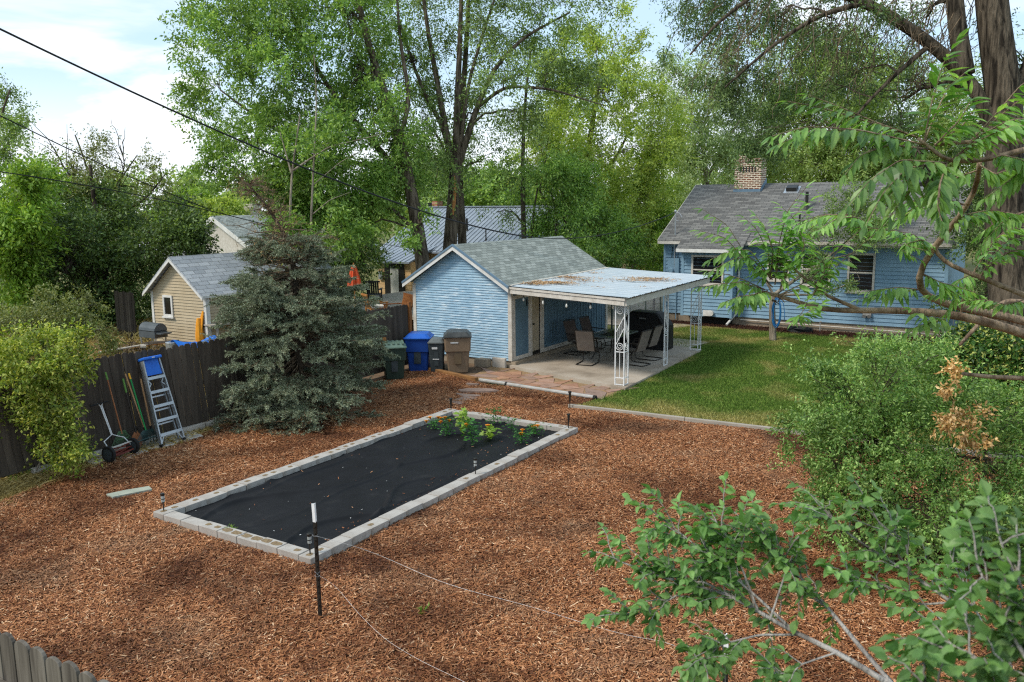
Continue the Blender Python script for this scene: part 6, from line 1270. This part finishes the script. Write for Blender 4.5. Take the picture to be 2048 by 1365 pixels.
# ------------------------------------------------------------------ shrubs
def bush(name, label, d, stems, blobs, leaf, bark, L, W, per=18, ln=.28, droop=.2, dens=1., extra=None, grp=None, twig=.5, upb=.7):
    e = tree(name, label, 'bush', d, stems, blobs, leaf, bark, L, W, per, ln, droop, grp, dens, twig, 1., upb=upb)
    if extra:
        b = MB()
        for x, y, rx, ry, n, dd in extra[1]:
            k = (d+dd)/FPX; P, D = blobpts(ad(x, y, d+dd), np.array([rx*k, rx*k*.5, ry*k]), n); b.quads(sprays(P, D, 12, .15, L*1.1, W*1.2, .6))
        b.build(extra[2], M[extra[0]], e)
    return e
bush('privet_bush', 'large round green privet bush with a streak of withered tan leaves', 11.2,
     [([(1790, 1180), (1785, 1050), (1780, 900), (1760, 800)], .04, .012), ([(1800, 1180), (1850, 1050), (1900, 900)], .04, .012), ([(1780, 1180), (1710, 1060), (1660, 900)], .03, .01), ([(1690, 1080), (1640, 980), (1600, 920)], .012, .005)],
     [(1720, 800, 110, 90, 230), (1645, 845, 55, 65, 90), (1800, 770, 110, 70, 200), (1780, 900, 130, 100, 300), (1900, 850, 110, 100, 250, .4), (1985, 920, 90, 130, 260, .3), (1700, 950, 95, 80, 170), (1850, 1020, 140, 90, 280), (1660, 1010, 60, 60, 50), (1990, 1050, 90, 80, 170), (1740, 1040, 80, 70, 90), (1820, 705, 22, 28, 22), (1745, 720, 35, 22, 26), (1870, 720, 40, 25, 26), (1610, 930, 25, 60, 22), (2080, 900, 80, 180, 200), (1640, 760, 30, 25, 20), (1930, 1120, 100, 60, 110)],
     'lf_bush', 'barkdark', .055, .024, 26, .27, .15, 1.3, ('lf_tan', [(1915, 755, 12, 22, 20, -1.0), (1895, 790, 12, 20, 14, -1.0), (1905, 825, 24, 16, 26, -1.1), (1945, 838, 26, 14, 24, -1.0), (1935, 870, 22, 14, 18, -1.1), (1965, 900, 14, 18, 16, -1.0), (1890, 850, 14, 12, 10, -1.1)], 'withered_leaves'))
bush('variegated_bush', 'bush with cream edged leaves below the bare limb near the shade tree', 14.5, [([(1975, 860), (1970, 780), (1960, 720)], .03, .01), ([(1990, 860), (2010, 760)], .03, .01)],
     [(1950, 715, 55, 45, 150), (1910, 735, 35, 40, 70), (2010, 720, 50, 55, 150), (1980, 780, 70, 50, 130), (2070, 740, 50, 70, 130), (1905, 690, 25, 22, 26)], 'lf_var', 'barkdark', .08, .045, 20, .3, .2, 1.7)
bush('yellow_bush', 'arching shrub with yellow-green leaves in front of the board fence', 15.3, [([(40, 1000), (50, 900), (80, 780), (120, 690)], .03, .01), ([(30, 1000), (10, 880), (-10, 760)], .03, .01), ([(50, 990), (110, 860), (150, 760)], .02, .007)],
     [(60, 730, 80, 60, 150), (20, 800, 70, 70, 150), (100, 800, 60, 60, 120), (60, 880, 80, 60, 140), (20, 940, 60, 50, 100), (130, 735, 45, 30, 50), (115, 700, 55, 25, 48), (125, 860, 32, 40, 34), (95, 920, 45, 40, 50), (160, 690, 40, 18, 22), (-60, 840, 70, 130, 200), (70, 960, 60, 30, 40), (-10, 890, 70, 90, 150), (40, 935, 70, 45, 110), (105, 880, 45, 55, 60), (15, 970, 60, 30, 60)], 'lf_ylw', 'barkpale', .075, .04, 18, .3, .3, 1.7, twig=.6)
bush('tangled_bush', 'tangled grey-green shrubs behind the board fence under the dark tree', 22., [([(90, 760), (95, 690), (100, 640)], .03, .01), ([(150, 750), (170, 680), (180, 640)], .03, .01), ([(40, 760), (30, 680)], .03, .01)],
     [(40, 660, 60, 35, 110), (110, 640, 50, 35, 80), (160, 650, 40, 30, 60), (200, 665, 35, 20, 34), (90, 690, 80, 25, 80), (165, 612, 25, 18, 18), (110, 610, 30, 18, 18), (-40, 670, 60, 50, 100)], 'lf_wild', 'barkpale', .09, .04, 18, .4, .2, 1.8, twig=.8)
# ------------------------------------------------------------------ garden bed plants
PG = 'plants growing through the bed fabric'
def bedplant(px, py, h, r, leaf, L, W, n, label, cat='plant', flowers=0, fsz=.045, name='garden_plant', petal='petal'):
    h, r, L, W, n = h*1.1, r*.85, L*1.1, W*1.3, int(n*1.2)
    p = gz(px, py, .06); e = empty(name, p, label, cat, PG); b = MB(); f = MB()
    for k in range(5): b.tube(wiggle(p, p+[RNG.normal(0, r*.4), RNG.normal(0, r*.4), h*(.6+.4*RNG.random())], 5, .1), [.006, .005, .004, .003, .002], 4, False)
    B = p+np.column_stack([RNG.normal(0, r*.5, n), RNG.normal(0, r*.5, n), (.1+.9*RNG.random(n))*h]); A = RNG.normal(0, 1, (n, 3)); A[:, 2] = -.1+.4*RNG.random(n); f.quads(leafquads(B, A, L, W, 1.2))
    b.build('stem', M['lf_mari'], e); f.build('leaves', M[leaf], e)
    for k in range(flowers):
        c = p+[RNG.normal(0, r*.55), RNG.normal(0, r*.55), h*(.75+.35*RNG.random())]; g = MB()
        for ring, (rr, zz) in enumerate(((fsz, 0), (fsz*.75, .008), (fsz*.45, .016))):
            for q in range(9): a = q*2*math.pi/9+ring*.3; d = np.array([math.cos(a), math.sin(a), .25]); s = np.array([-math.sin(a), math.cos(a), 0])*rr*.45; g.quads([[c+[0, 0, zz]-s*.4, c+d*rr+[0, 0, zz]-s, c+d*rr*1.05+[0, 0, zz]+s, c+[0, 0, zz]+s*.4]])
        g.lathe(c-[0, 0, .012], [(.004, -.03), (fsz*.5, 0), (fsz*.55, .012), (0.003, .03)], 8); g.build('flower', M[petal], e)
    return e
bedplant(868, 858, .2, .16, 'lf_mari', .06, .022, 120, 'low marigold with two yellow flowers nearest the fence-side blocks', 'plant', 3, name='marigold')
bedplant(893, 872, .36, .18, 'lf_mari', .07, .026, 150, 'tall marigold with orange flowers near the far bed corner', 'plant', 4, name='marigold')
bedplant(926, 870, .52, .1, 'lf_lime', .12, .1, 44, 'upright lime green vine in front of the far row of blocks', name='bean_plant')
bedplant(945, 890, .44, .2, 'lf_mari', .12, .05, 80, 'largest leafy plant of the bed with an orange bloom', 'plant', 2, name='pepper_plant')
bedplant(978, 878, .24, .2, 'lf_lime', .13, .11, 34, 'spreading lime green squash plant with yellow edges', 'plant', 1, .05, name='squash_plant')
bedplant(989, 850, .34, .2, 'lf_mari', .09, .03, 70, 'dark thin leaved plant by the far row of blocks', name='pepper_plant')
bedplant(1023, 862, .26, .18, 'lf_mari', .07, .022, 60, 'smallest sparse plant between the dark plant and the marigolds', name='pepper_plant')
bedplant(1043, 886, .22, .18, 'lf_mari', .065, .026, 130, 'bushy marigold with two yellow flowers close to the open side blocks', 'plant', 3, name='marigold')
bedplant(1070, 870, .2, .2, 'lf_mari', .065, .026, 130, 'marigold with two orange flowers in the corner near the lawn', 'plant', 3, name='marigold')
for x, y, lb in ((462, 1060, 'tiny weed sprouting at the near edge of the bed fabric'), (1015, 930, 'weed tuft growing outside the open side blocks'), (845, 1225, 'small weed seedling in the mulch beyond the steel post')):
    p = gz(x, y, .1 if x < 500 else .02); B = np.repeat(p[None], 22, 0)+RNG.normal(0, .025, (22, 3))*[1, 1, .3]; A = RNG.normal(0, 1, (22, 3)); A[:, 2] = .3+RNG.random(22); tag(MB().quads(leafquads(B, A, .09, .025, .3)).build('weed', M['lf_bright']), lb, 'weed', 'weeds')
# ------------------------------------------------------------------ near sumac with compound leaves
LSH = np.array([(0, 0), (.18, .30), (.45, .5), (.75, .33)])   # leaflet half outline (along, across)
def leaflets(b, B, A, Nn, L, W):
    n = len(B); A = unit(A); S = unit(np.cross(A, Nn)); Nn = np.cross(S, A); L = L[:, None]; W = W[:, None]
    def pt(u, v, k=0.): return B+A*L*u+S*W*v+Nn*(abs(v)*W*(.15+cv)-L*cv*u*u)
    cv = (.05+.4*RNG.random((n, 1))**1.5)
    m0, m1, m2, m3, tp_ = B, pt(.18, 0), pt(.45, 0), pt(.75, 0), pt(1, 0); V = [m0, m1, m2, m3, tp_]+[pt(u, v) for u, v in LSH[1:]]+[pt(u, -v) for u, v in LSH[1:]]
    V = np.stack(V, 1); k = np.arange(n)[:, None]*11
    Q = np.concatenate([k+np.array([[0, 5, 1, 1]]), ], 0)
    F = [(0, 1, 5, 5), (1, 2, 6, 5), (2, 3, 7, 6), (3, 4, 4, 7), (0, 8, 1, 1), (1, 8, 9, 2), (2, 9, 10, 3), (3, 10, 4, 4)]
    tri = [(0, 1, 5), (3, 4, 7), (0, 8, 1), (3, 10, 4)]; qd = [(1, 2, 6, 5), (2, 3, 7, 6), (1, 8, 9, 2), (2, 9, 10, 3)]
    b.mesh(V.reshape(-1, 3), np.concatenate([k+np.array([q]) for q in qd]))
    base = b.n-n*11
    for i in range(n):
        for t in tri: b.f.append(tuple(base+i*11+j for j in t))
def compound(bl, brc, pts, npair, L, W, droop=.5, rg=RNG):
    P = curve(np.array(pts), 14); P[:, 2] -= 0; brc.tube(P, np.linspace(.0045, .0015, len(P)), 4, False)
    T = unit(np.gradient(P, axis=0)); n = npair; B = []; A = []; LL = []
    for k in range(n):
        t = .14+.86*k/(n-1); i = min(int(t*(len(P)-1)), len(P)-1); sd = nrm(np.cross(T[i], UPV+.15*rg.normal(0, 1, 3)))
        for s in (-1, 1):
            B.append(P[i]); A.append(T[i]*(.55+.35*t)+s*sd*(.85-.3*t)-UPV*(droop*(.7+.6*rg.random()))+rg.normal(0, .1, 3)); LL.append((.75+.4*math.sin(math.pi*min(1, t*1.05)**.8))*(.85+.3*rg.random())*(.75 if k == n-1 else 1))
    B.append(P[-1]); A.append(T[-1]-UPV*.2); LL.append(.75)
    B, A, LL = map(np.array, (B, A, LL)); Nn = unit(rg.normal(0, .35, (len(B), 3))+[0, 0, 1.]); leaflets(bl, B, A, Nn, L*LL, W*LL)
su = empty('sumac_tree', ad(2300, 900, 6.5)*[1, 1, 0], 'near tree with long feathery compound leaves and crooked bare limbs across the blue house', 'tree')
b1, bl = MB(), MB()
def lb_(pts, r0, r1, n=8): 
    P = curve(np.array([ad(*q) for q in pts]), 12); b1.tube(P, np.linspace(r0, r1, len(P)), n); return P
tb_ = ad(2300, 900, 6.5); tb_[2] = 0
b1.tube(curve(np.array([tb_, ad(2290, 860, 6.4), ad(2230, 740, 6.2), ad(2120, 690, 6.0)]), 8), np.linspace(.09, .05, 16), 9)
lb_([(2160, 705, 6.05), (2048, 668, 5.9), (1970, 643, 5.8), (1889, 627, 5.7), (1820, 622, 5.7), (1722, 621, 5.7), (1654, 622, 5.7), (1615, 614, 5.7), (1572, 593, 5.7), (1523, 584, 5.7)], .04, .012)
lb_([(2200, 700, 6.1), (2048, 640, 6.0), (1960, 625, 5.9), (1880, 605, 5.75), (1845, 592, 5.7), (1833, 577, 5.6), (1830, 548, 5.5), (1856, 509, 5.4), (1902, 453, 5.2), (1947, 401, 5.0), (1958, 350, 4.8), (1959, 325, 4.6)], .035, .013)
lb_([(2200, 655, 5.6), (2048, 590, 5.4), (1960, 555, 5.35), (1900, 531, 5.35), (1872, 512, 5.35), (1868, 494, 5.35)], .022, .013)
lb_([(2250, 270, 4.3), (2048, 299, 4.2), (1976, 320, 4.15), (1894, 325, 4.1), (1859, 294, 4.05), (1837, 278, 4.0)], .02, .008)
lb_([(2250, 290, 4.5), (2048, 283, 4.4), (1938, 284, 4.3), (1870, 290, 4.25)], .016, .008)
lb_([(2150, 620, 6.6), (2010, 600, 6.5), (1965, 640, 6.4), (1920, 690, 6.3)], .025, .012)
lb_([(1722, 621, 5.7), (1650, 590, 5.65), (1590, 540, 5.6), (1545, 520, 5.6)], .014, .006); lb_([(1921, 640, 5.8), (1925, 600, 5.7), (1950, 540, 5.6)], .008, .005); lb_([(2240, 300, 4.4), (2300, 600, 5.5), (2260, 800, 6.3)], .03, .04)
lb_([(2100, 764, 6.0), (2048, 757, 5.95), (1980, 754, 5.9), (1925, 748, 5.85)], .02, .012)
CL = [
 ([(1850, 290, 4.05), (1720, 260, 3.95), (1620, 262, 3.85), (1555, 290, 3.75)], 13, .105, .032), ([(1835, 275, 4.1), (1740, 245, 4.1), (1640, 215, 4.1), (1575, 203, 4.1)], 12, .085, .026),
 ([(1848, 288, 4.05), (1862, 210, 3.95), (1885, 130, 3.9), (1912, 85, 3.85)], 12, .1, .032), ([(1870, 290, 4.2), (1920, 240, 4.2), (1945, 195, 4.2), (1920, 160, 4.2)], 11, .085, .026),
 ([(1940, 284, 4.3), (1990, 240, 4.25), (2040, 200, 4.2), (2090, 190, 4.2)], 12, .095, .03), ([(1900, 325, 4.1), (1960, 270, 4.), (2020, 240, 3.9), (2080, 235, 3.9)], 12, .095, .03),
 ([(1865, 300, 4.1), (1780, 290, 4.), (1720, 310, 3.9), (1690, 350, 3.85)], 10, .085, .03), ([(1894, 326, 4.1), (1800, 320, 3.9), (1740, 360, 3.7), (1690, 420, 3.6)], 9, .1, .042),
 ([(1894, 325, 4.1), (1880, 370, 3.9), (1878, 420, 3.8), (1888, 455, 3.75)], 8, .1, .04), ([(1976, 320, 4.15), (2010, 310, 4.1), (2048, 325, 4.), (2090, 350, 4.)], 11, .09, .03),
 ([(1958, 340, 4.7), (1900, 360, 4.7), (1850, 400, 4.7), (1800, 440, 4.7)], 11, .085, .03), ([(1959, 330, 4.6), (1990, 350, 4.6), (2020, 350, 4.6), (2060, 345, 4.6)], 11, .08, .026),
 ([(1545, 575, 5.65), (1490, 520, 5.6), (1450, 475, 5.55), (1400, 462, 5.5)], 11, .1, .03), ([(1550, 570, 5.65), (1560, 500, 5.6), (1580, 440, 5.55), (1620, 402, 5.5)], 12, .1, .03),
 ([(1540, 560, 5.65), (1545, 500, 5.6), (1530, 455, 5.6), (1512, 432, 5.6)], 11, .085, .026), ([(1530, 580, 5.65), (1480, 565, 5.55), (1440, 568, 5.5), (1398, 575, 5.45)], 9, .09, .03),
 ([(1535, 582, 5.65), (1510, 588, 5.5), (1490, 596, 5.4), (1468, 612, 5.35)], 10, .1, .034), ([(1560, 590, 5.65), (1620, 560, 5.6), (1680, 500, 5.55), (1735, 445, 5.5)], 10, .09, .032),
 ([(1560, 580, 5.65), (1580, 530, 5.6), (1600, 480, 5.6), (1640, 440, 5.6)], 11, .1, .032), ([(1620, 600, 5.6), (1640, 560, 5.6), (1650, 530, 5.6), (1630, 500, 5.6)], 10, .085, .028),
 ([(1545, 560, 5.6), (1500, 500, 5.6), (1465, 500, 5.5), (1420, 520, 5.45)], 10, .09, .03), ([(1590, 545, 5.6), (1610, 500, 5.5), (1590, 460, 5.5), (1560, 440, 5.5)], 11, .095, .03),
 ([(1837, 580, 5.6), (1800, 575, 5.5), (1770, 578, 5.45), (1730, 584, 5.4)], 9, .09, .03), ([(1856, 500, 5.4), (1830, 470, 5.3), (1780, 460, 5.2), (1735, 462, 5.2)], 12, .085, .026),
 ([(1870, 495, 5.4), (1840, 480, 5.3), (1800, 500, 5.2), (1840, 520, 5.2)], 8, .075, .026), ([(1590, 640, 5.6), (1610, 628, 5.5), (1630, 618, 5.5), (1645, 606, 5.45)], 6, .09, .034),
 ([(1890, 640, 5.7), (1860, 645, 5.6), (1830, 655, 5.5), (1815, 665, 5.5)], 4, .1, .045), ([(1900, 455, 5.2), (1930, 430, 5.1), (1980, 420, 5.), (2040, 430, 5.)], 12, .09, .028),
 ([(1960, 555, 5.35), (1990, 520, 5.3), (2030, 500, 5.2), (2080, 500, 5.2)], 12, .09, .028), ([(1950, 545, 5.6), (1920, 560, 5.5), (1890, 590, 5.5), (1860, 590, 5.5)], 11, .085, .026), ([(1950, 540, 5.6), (1990, 480, 5.5), (2020, 460, 5.5), (2070, 455, 5.5)], 12, .09, .028),
 ([(1840, 545, 5.5), (1880, 565, 5.4), (1920, 575, 5.4), (1960, 590, 5.4)], 10, .085, .026), ([(1740, 450, 5.3), (1700, 430, 5.2), (1650, 430, 5.2), (1600, 450, 5.1)], 10, .085, .028), ([(1930, 410, 5.), (1880, 395, 4.9), (1830, 400, 4.8), (1790, 415, 4.8)], 10, .085, .028), ([(1850, 330, 4.2), (1830, 350, 4.), (1800, 370, 3.9), (1770, 400, 3.85)], 8, .1, .04),
 ([(2048, 600, 5.4), (2010, 610, 5.3), (1980, 600, 5.3), (1950, 610, 5.3)], 10, .08, .026), ([(2060, 420, 5.2), (2010, 440, 5.1), (1980, 470, 5.1), (1960, 500, 5.1)], 11, .085, .026), ([(2100, 300, 4.2), (2060, 330, 4.1), (2020, 370, 4.1), (1990, 400, 4.1)], 10, .09, .03)]
for pts, n, L, W in CL:
    compound(bl, b1, [ad(*q) for q in pts], n+3, L*1.12, W*.95, .5)
    o = RNG.normal(0, 24, 2); dd = RNG.normal(0, .12); m = len(pts)
    compound(bl, b1, [ad(x+o[0]*k/m, y+o[1]*k/m*1.6+(8 if k else 0), d+dd*k/m) for k, (x, y, d) in enumerate(pts)], n+2, L*1.05, W*.92, .6)
    if pts[0][2] > 5.1 and pts[-1][0] > 1480 and pts[-1][0] < 1640:
        o = RNG.normal(0, 34, 2); compound(bl, b1, [ad(x+o[0]*k/m, y+o[1]*k/m, d-.2*k/m) for k, (x, y, d) in enumerate(pts)], n+1, L*1.1, W*.95, .6)
b1.build('trunk', M['barkwarm'], su, smooth=True); bl.build('crown', M['lf_sumac'], su)
b = MB(); 
for x, y, d in ((1835, 300, 3.95), (1850, 330, 3.9), (1860, 350, 3.9), (1530, 590, 5.6), (1560, 595, 5.6), (1545, 600, 5.6)):
    c = ad(x, y, d); b = MB()
    for k in range(6): b.tube([c, c+RNG.normal(0, .02, 3)-[0, 0, .02]], .004, 3, False)
    b.build('seed_cluster', M['barkdark'], su)
# ------------------------------------------------------------------ leafy saplings reaching in from below
def sapling(name, label, stems, foot, tw, leaf='lf_sap', bark='barkgrey', L=.043, W=.021, leaves=11, tl=.125):
    e = empty(name, np.array([foot[0], foot[1], 0]), label, 'tree', 'saplings beside the camera side fence'); b = MB(); f = MB(); P0 = None
    for k, (pts, r0, r1, n) in enumerate(stems):
        P = curve(np.array([ad(*q) for q in pts]), 14); b.tube(P, np.linspace(r0, r1, len(P)), 7)
        if k == 0: b.tube(curve(np.array([np.array([foot[0], foot[1], -.1]), (np.array([foot[0], foot[1], 0])+P[0]*[1, 1, 0])/2+[0, 0, P[0][2]*.6], P[0]]), 8), np.linspace(r0*1.8, r0, 16), 8)
        T = unit(np.gradient(P, axis=0))
        for j in range(n):
            i = RNG.integers(int(len(P)*tw), len(P)); d = nrm(T[i]*.9+RNG.normal(0, .75, 3)); ln_ = tl*(.5+RNG.random()); Q = wiggle(P[i], P[i]+d*ln_+[0, 0, .02], 6, .08, .08); b.tube(Q, np.linspace(.0028, .0012, 6), 4, False)
            B = []; A = []
            for q in range(leaves):
                t = (q+.6)/leaves*5; i0 = min(int(t), 4); B.append(Q[i0]+(Q[i0+1]-Q[i0])*(t-i0)); s = nrm(np.cross(d, UPV))*(1 if q % 2 else -1); A.append(d*.7+s*.8+[0, 0, -.25]+RNG.normal(0, .25, 3))
            B.append(Q[-1]); A.append(d); B, A = np.array(B), np.array(A); m = len(B); s_ = .7+.5*RNG.random(m); leaflets(f, B, A, unit(RNG.normal(0, .5, (m, 3))+[0, 0, 1.]), L*s_, W*1.25*s_)
    b.build('trunk', M[bark], e, smooth=True); f.build('crown', M[leaf], e); return e
sapling('leafy_sapling', 'sapling with silvery stems and small oval leaves spreading over the mulch', [
 ([(1790, 1375, 2.75), (1674, 1305, 2.85), (1591, 1266, 2.95), (1517, 1224, 3.0), (1461, 1191, 3.05), (1331, 1157, 3.15), (1230, 1120, 3.2)], .011, .003, 42),
 ([(1790, 1375, 2.75), (1725, 1300, 2.85), (1655, 1215, 2.95), (1609, 1164, 3.0), (1563, 1117, 3.05), (1498, 1048, 3.1)], .009, .003, 18),
 ([(1591, 1266, 2.95), (1520, 1200, 3.0), (1440, 1130, 3.05), (1390, 1090, 3.1), (1340, 1050, 3.15)], .006, .002, 24),
 ([(1461, 1191, 3.05), (1400, 1160, 3.1), (1340, 1200, 3.1), (1250, 1240, 3.1)], .004, .002, 12), ([(1517, 1224, 3.0), (1470, 1100, 3.05), (1430, 1040, 3.05), (1400, 1030, 3.1)], .004, .002, 14),
 ([(1600, 1270, 2.95), (1520, 1270, 2.95), (1440, 1290, 2.95), (1400, 1330, 2.9)], .005, .002, 15), ([(1540, 1240, 2.95), (1560, 1180, 2.95), (1580, 1120, 3.0), (1470, 1060, 3.1)], .004, .002, 14), ([(1674, 1305, 2.85), (1600, 1330, 2.85), (1560, 1380, 2.85)], .004, .002, 7)], (-1.1, 2.6), .4)
sapling('branchy_sapling', 'second sapling with paler arching stem in front of the privet bush', [
 ([(2020, 1330, 2.7), (1980, 1275, 2.75), (1905, 1205, 2.85), (1822, 1150, 2.95), (1771, 1117, 3.0), (1693, 1066, 3.05), (1646, 1020, 3.1)], .008, .0025, 26),
 ([(1905, 1205, 2.85), (1840, 1210, 2.9), (1760, 1180, 2.95), (1700, 1160, 2.95)], .004, .002, 12), ([(1822, 1150, 2.95), (1810, 1080, 2.95), (1760, 1050, 3.)], .004, .002, 8), ([(1980, 1275, 2.75), (1930, 1180, 2.8), (1900, 1110, 2.85)], .004, .002, 10), ([(1940, 1240, 2.8), (1880, 1250, 2.8), (1830, 1300, 2.8)], .004, .002, 8)], (-.6, 2.5), .3)
sapling('edge_sapling', 'soft out of focus leafy shoots in the lower right corner', [
 ([(2120, 1450, 1.7), (2060, 1330, 1.75), (2000, 1230, 1.8), (1950, 1120, 1.85)], .006, .002, 13), ([(2060, 1420, 1.7), (1980, 1330, 1.75), (1900, 1300, 1.8), (1840, 1330, 1.8)], .005, .002, 11), ([(2120, 1380, 1.7), (2080, 1250, 1.75), (2030, 1150, 1.8), (2000, 1080, 1.85)], .005, .002, 14), ([(2000, 1440, 1.7), (1900, 1390, 1.75), (1830, 1370, 1.75)], .004, .002, 9), ([(2150, 1330, 1.75), (2060, 1280, 1.8), (2000, 1290, 1.85)], .004, .002, 12)], (-.35, 1.7), .15, L=.038, W=.02, tl=.09)
# ================================================================== LIGHT, SKY, CAMERA
SDIR = nrm([-.42, -.60, .80]); SEL = math.asin(SDIR[2]); SAZ = math.atan2(SDIR[0], SDIR[1])
W = bpy.data.worlds.new('World'); SC.world = W; W.use_nodes = True; t = W.node_tree; t.nodes.clear()
def nn_(ty, **k):
    x = t.nodes.new(ty)
    for a, v in k.items(): setattr(x, a, v)
    return x
out = nn_('ShaderNodeOutputWorld'); bg = nn_('ShaderNodeBackground'); sky = nn_('ShaderNodeTexSky'); sky.sky_type = 'NISHITA'; sky.sun_disc = False; sky.sun_elevation = SEL; sky.sun_rotation = SAZ; sky.altitude = 800; sky.air_density = 1.; sky.dust_density = 1.; sky.ozone_density = 2.
tc = nn_('ShaderNodeTexCoord'); sx = nn_('ShaderNodeSeparateXYZ'); t.links.new(tc.outputs['Generated'], sx.inputs[0])
def m_op(op, a, b=0., c=None):
    x = nn_('ShaderNodeMath', operation=op)
    for i, v in enumerate((a, b) + ((c,) if c is not None else ())):
        if hasattr(v, 'is_output'): t.links.new(v, x.inputs[i])
        else: x.inputs[i].default_value = v
    return x.outputs[0]
zz = m_op('MAXIMUM', sx.outputs[2], 0.); dv = m_op('ADD', zz, .16)
cb = nn_('ShaderNodeCombineXYZ'); t.links.new(m_op('DIVIDE', sx.outputs[0], dv), cb.inputs[0]); t.links.new(m_op('DIVIDE', sx.outputs[1], dv), cb.inputs[1])
no = nn_('ShaderNodeTexNoise'); no.inputs['Scale'].default_value = .75; no.inputs['Detail'].default_value = 7; no.inputs['Roughness'].default_value = .55; no.inputs['Distortion'].default_value = .5; t.links.new(cb.outputs[0], no.inputs['Vector'])
mr = nn_('ShaderNodeMapRange'); t.links.new(no.outputs[0], mr.inputs[0]); mr.inputs[1].default_value = .50; mr.inputs[2].default_value = .64; mr.interpolation_type = 'SMOOTHSTEP'
lo = nn_('ShaderNodeMapRange'); t.links.new(sx.outputs[2], lo.inputs[0]); lo.inputs[1].default_value = .04; lo.inputs[2].default_value = .15; lo.inputs[3].default_value = .95; lo.inputs[4].default_value = .0; lo.interpolation_type = 'SMOOTHSTEP'
cm = m_op('MAXIMUM', mr.outputs[0], lo.outputs[0]); cm = m_op('MULTIPLY', cm, .95)
mixs = nn_('ShaderNodeMix', data_type='RGBA'); t.links.new(sky.outputs[0], mixs.inputs[6])
b0 = nn_('ShaderNodeMix', data_type='RGBA'); b0.inputs[0].default_value = .75; t.links.new(sky.outputs[0], b0.inputs[6]); b0.inputs[7].default_value = (4.2, 5.6, 6.9, 1)
t.links.new(b0.outputs[2], mixs.inputs[6]); mixs.inputs[7].default_value = (6.5, 6.8, 7.1, 1); t.links.new(cm, mixs.inputs[0])
sd_ = nrm(ray(365, 270)); dt = nn_('ShaderNodeVectorMath', operation='DOT_PRODUCT'); nv_ = nn_('ShaderNodeVectorMath', operation='NORMALIZE'); t.links.new(tc.outputs['Generated'], nv_.inputs[0]); t.links.new(nv_.outputs[0], dt.inputs[0]); dt.inputs[1].default_value = tuple(sd_)
ms = nn_('ShaderNodeMapRange'); t.links.new(dt.outputs['Value'], ms.inputs[0]); ms.inputs[1].default_value = math.cos(.013); ms.inputs[2].default_value = math.cos(.004); ms.interpolation_type = 'SMOOTHSTEP'
mx2 = nn_('ShaderNodeMix', data_type='RGBA'); t.links.new(ms.outputs[0], mx2.inputs[0]); t.links.new(mixs.outputs[2], mx2.inputs[6]); mx2.inputs[7].default_value = (7.4, 7.4, 7.3, 1)
t.links.new(mx2.outputs[2], bg.inputs[0]); bg.inputs[1].default_value = .13; t.links.new(bg.outputs[0], out.inputs[0])
sl_ = bpy.data.lights.new('sun', 'SUN'); sl_.energy = 2.3; sl_.angle = math.radians(14); sl_.color = (1., .93, .83); so = bpy.data.objects.new('sun', sl_); COL.objects.link(so); so.rotation_euler = Vector(SDIR).to_track_quat('Z', 'Y').to_euler(); so.location = (0, 0, 40)
from mathutils import Matrix
cam = bpy.data.cameras.new('camera'); cam.sensor_width = 36.; cam.lens = FPX/2048*36; cam.clip_start = .1; cam.clip_end = 3000; co = bpy.data.objects.new('camera', cam); COL.objects.link(co)
co.matrix_world = Matrix(((CR[0], CU[0], -CF[0], CP[0]), (CR[1], CU[1], -CF[1], CP[1]), (CR[2], CU[2], -CF[2], CP[2]), (0, 0, 0, 1)))
SC.camera = co
cam.dof.use_dof = True; cam.dof.focus_distance = 12; cam.dof.aperture_fstop = 5.6
SC.view_settings.view_transform = 'Standard'; SC.view_settings.look = 'None'; SC.view_settings.exposure = .48; SC.view_settings.gamma = 1
SC.cycles.max_bounces = 5; SC.cycles.diffuse_bounces = 3; SC.cycles.glossy_bounces = 2; SC.cycles.transmission_bounces = 3; SC.cycles.transparent_max_bounces = 4
SC.cycles.use_denoising = False; SC.cycles.filter_width = 1.2
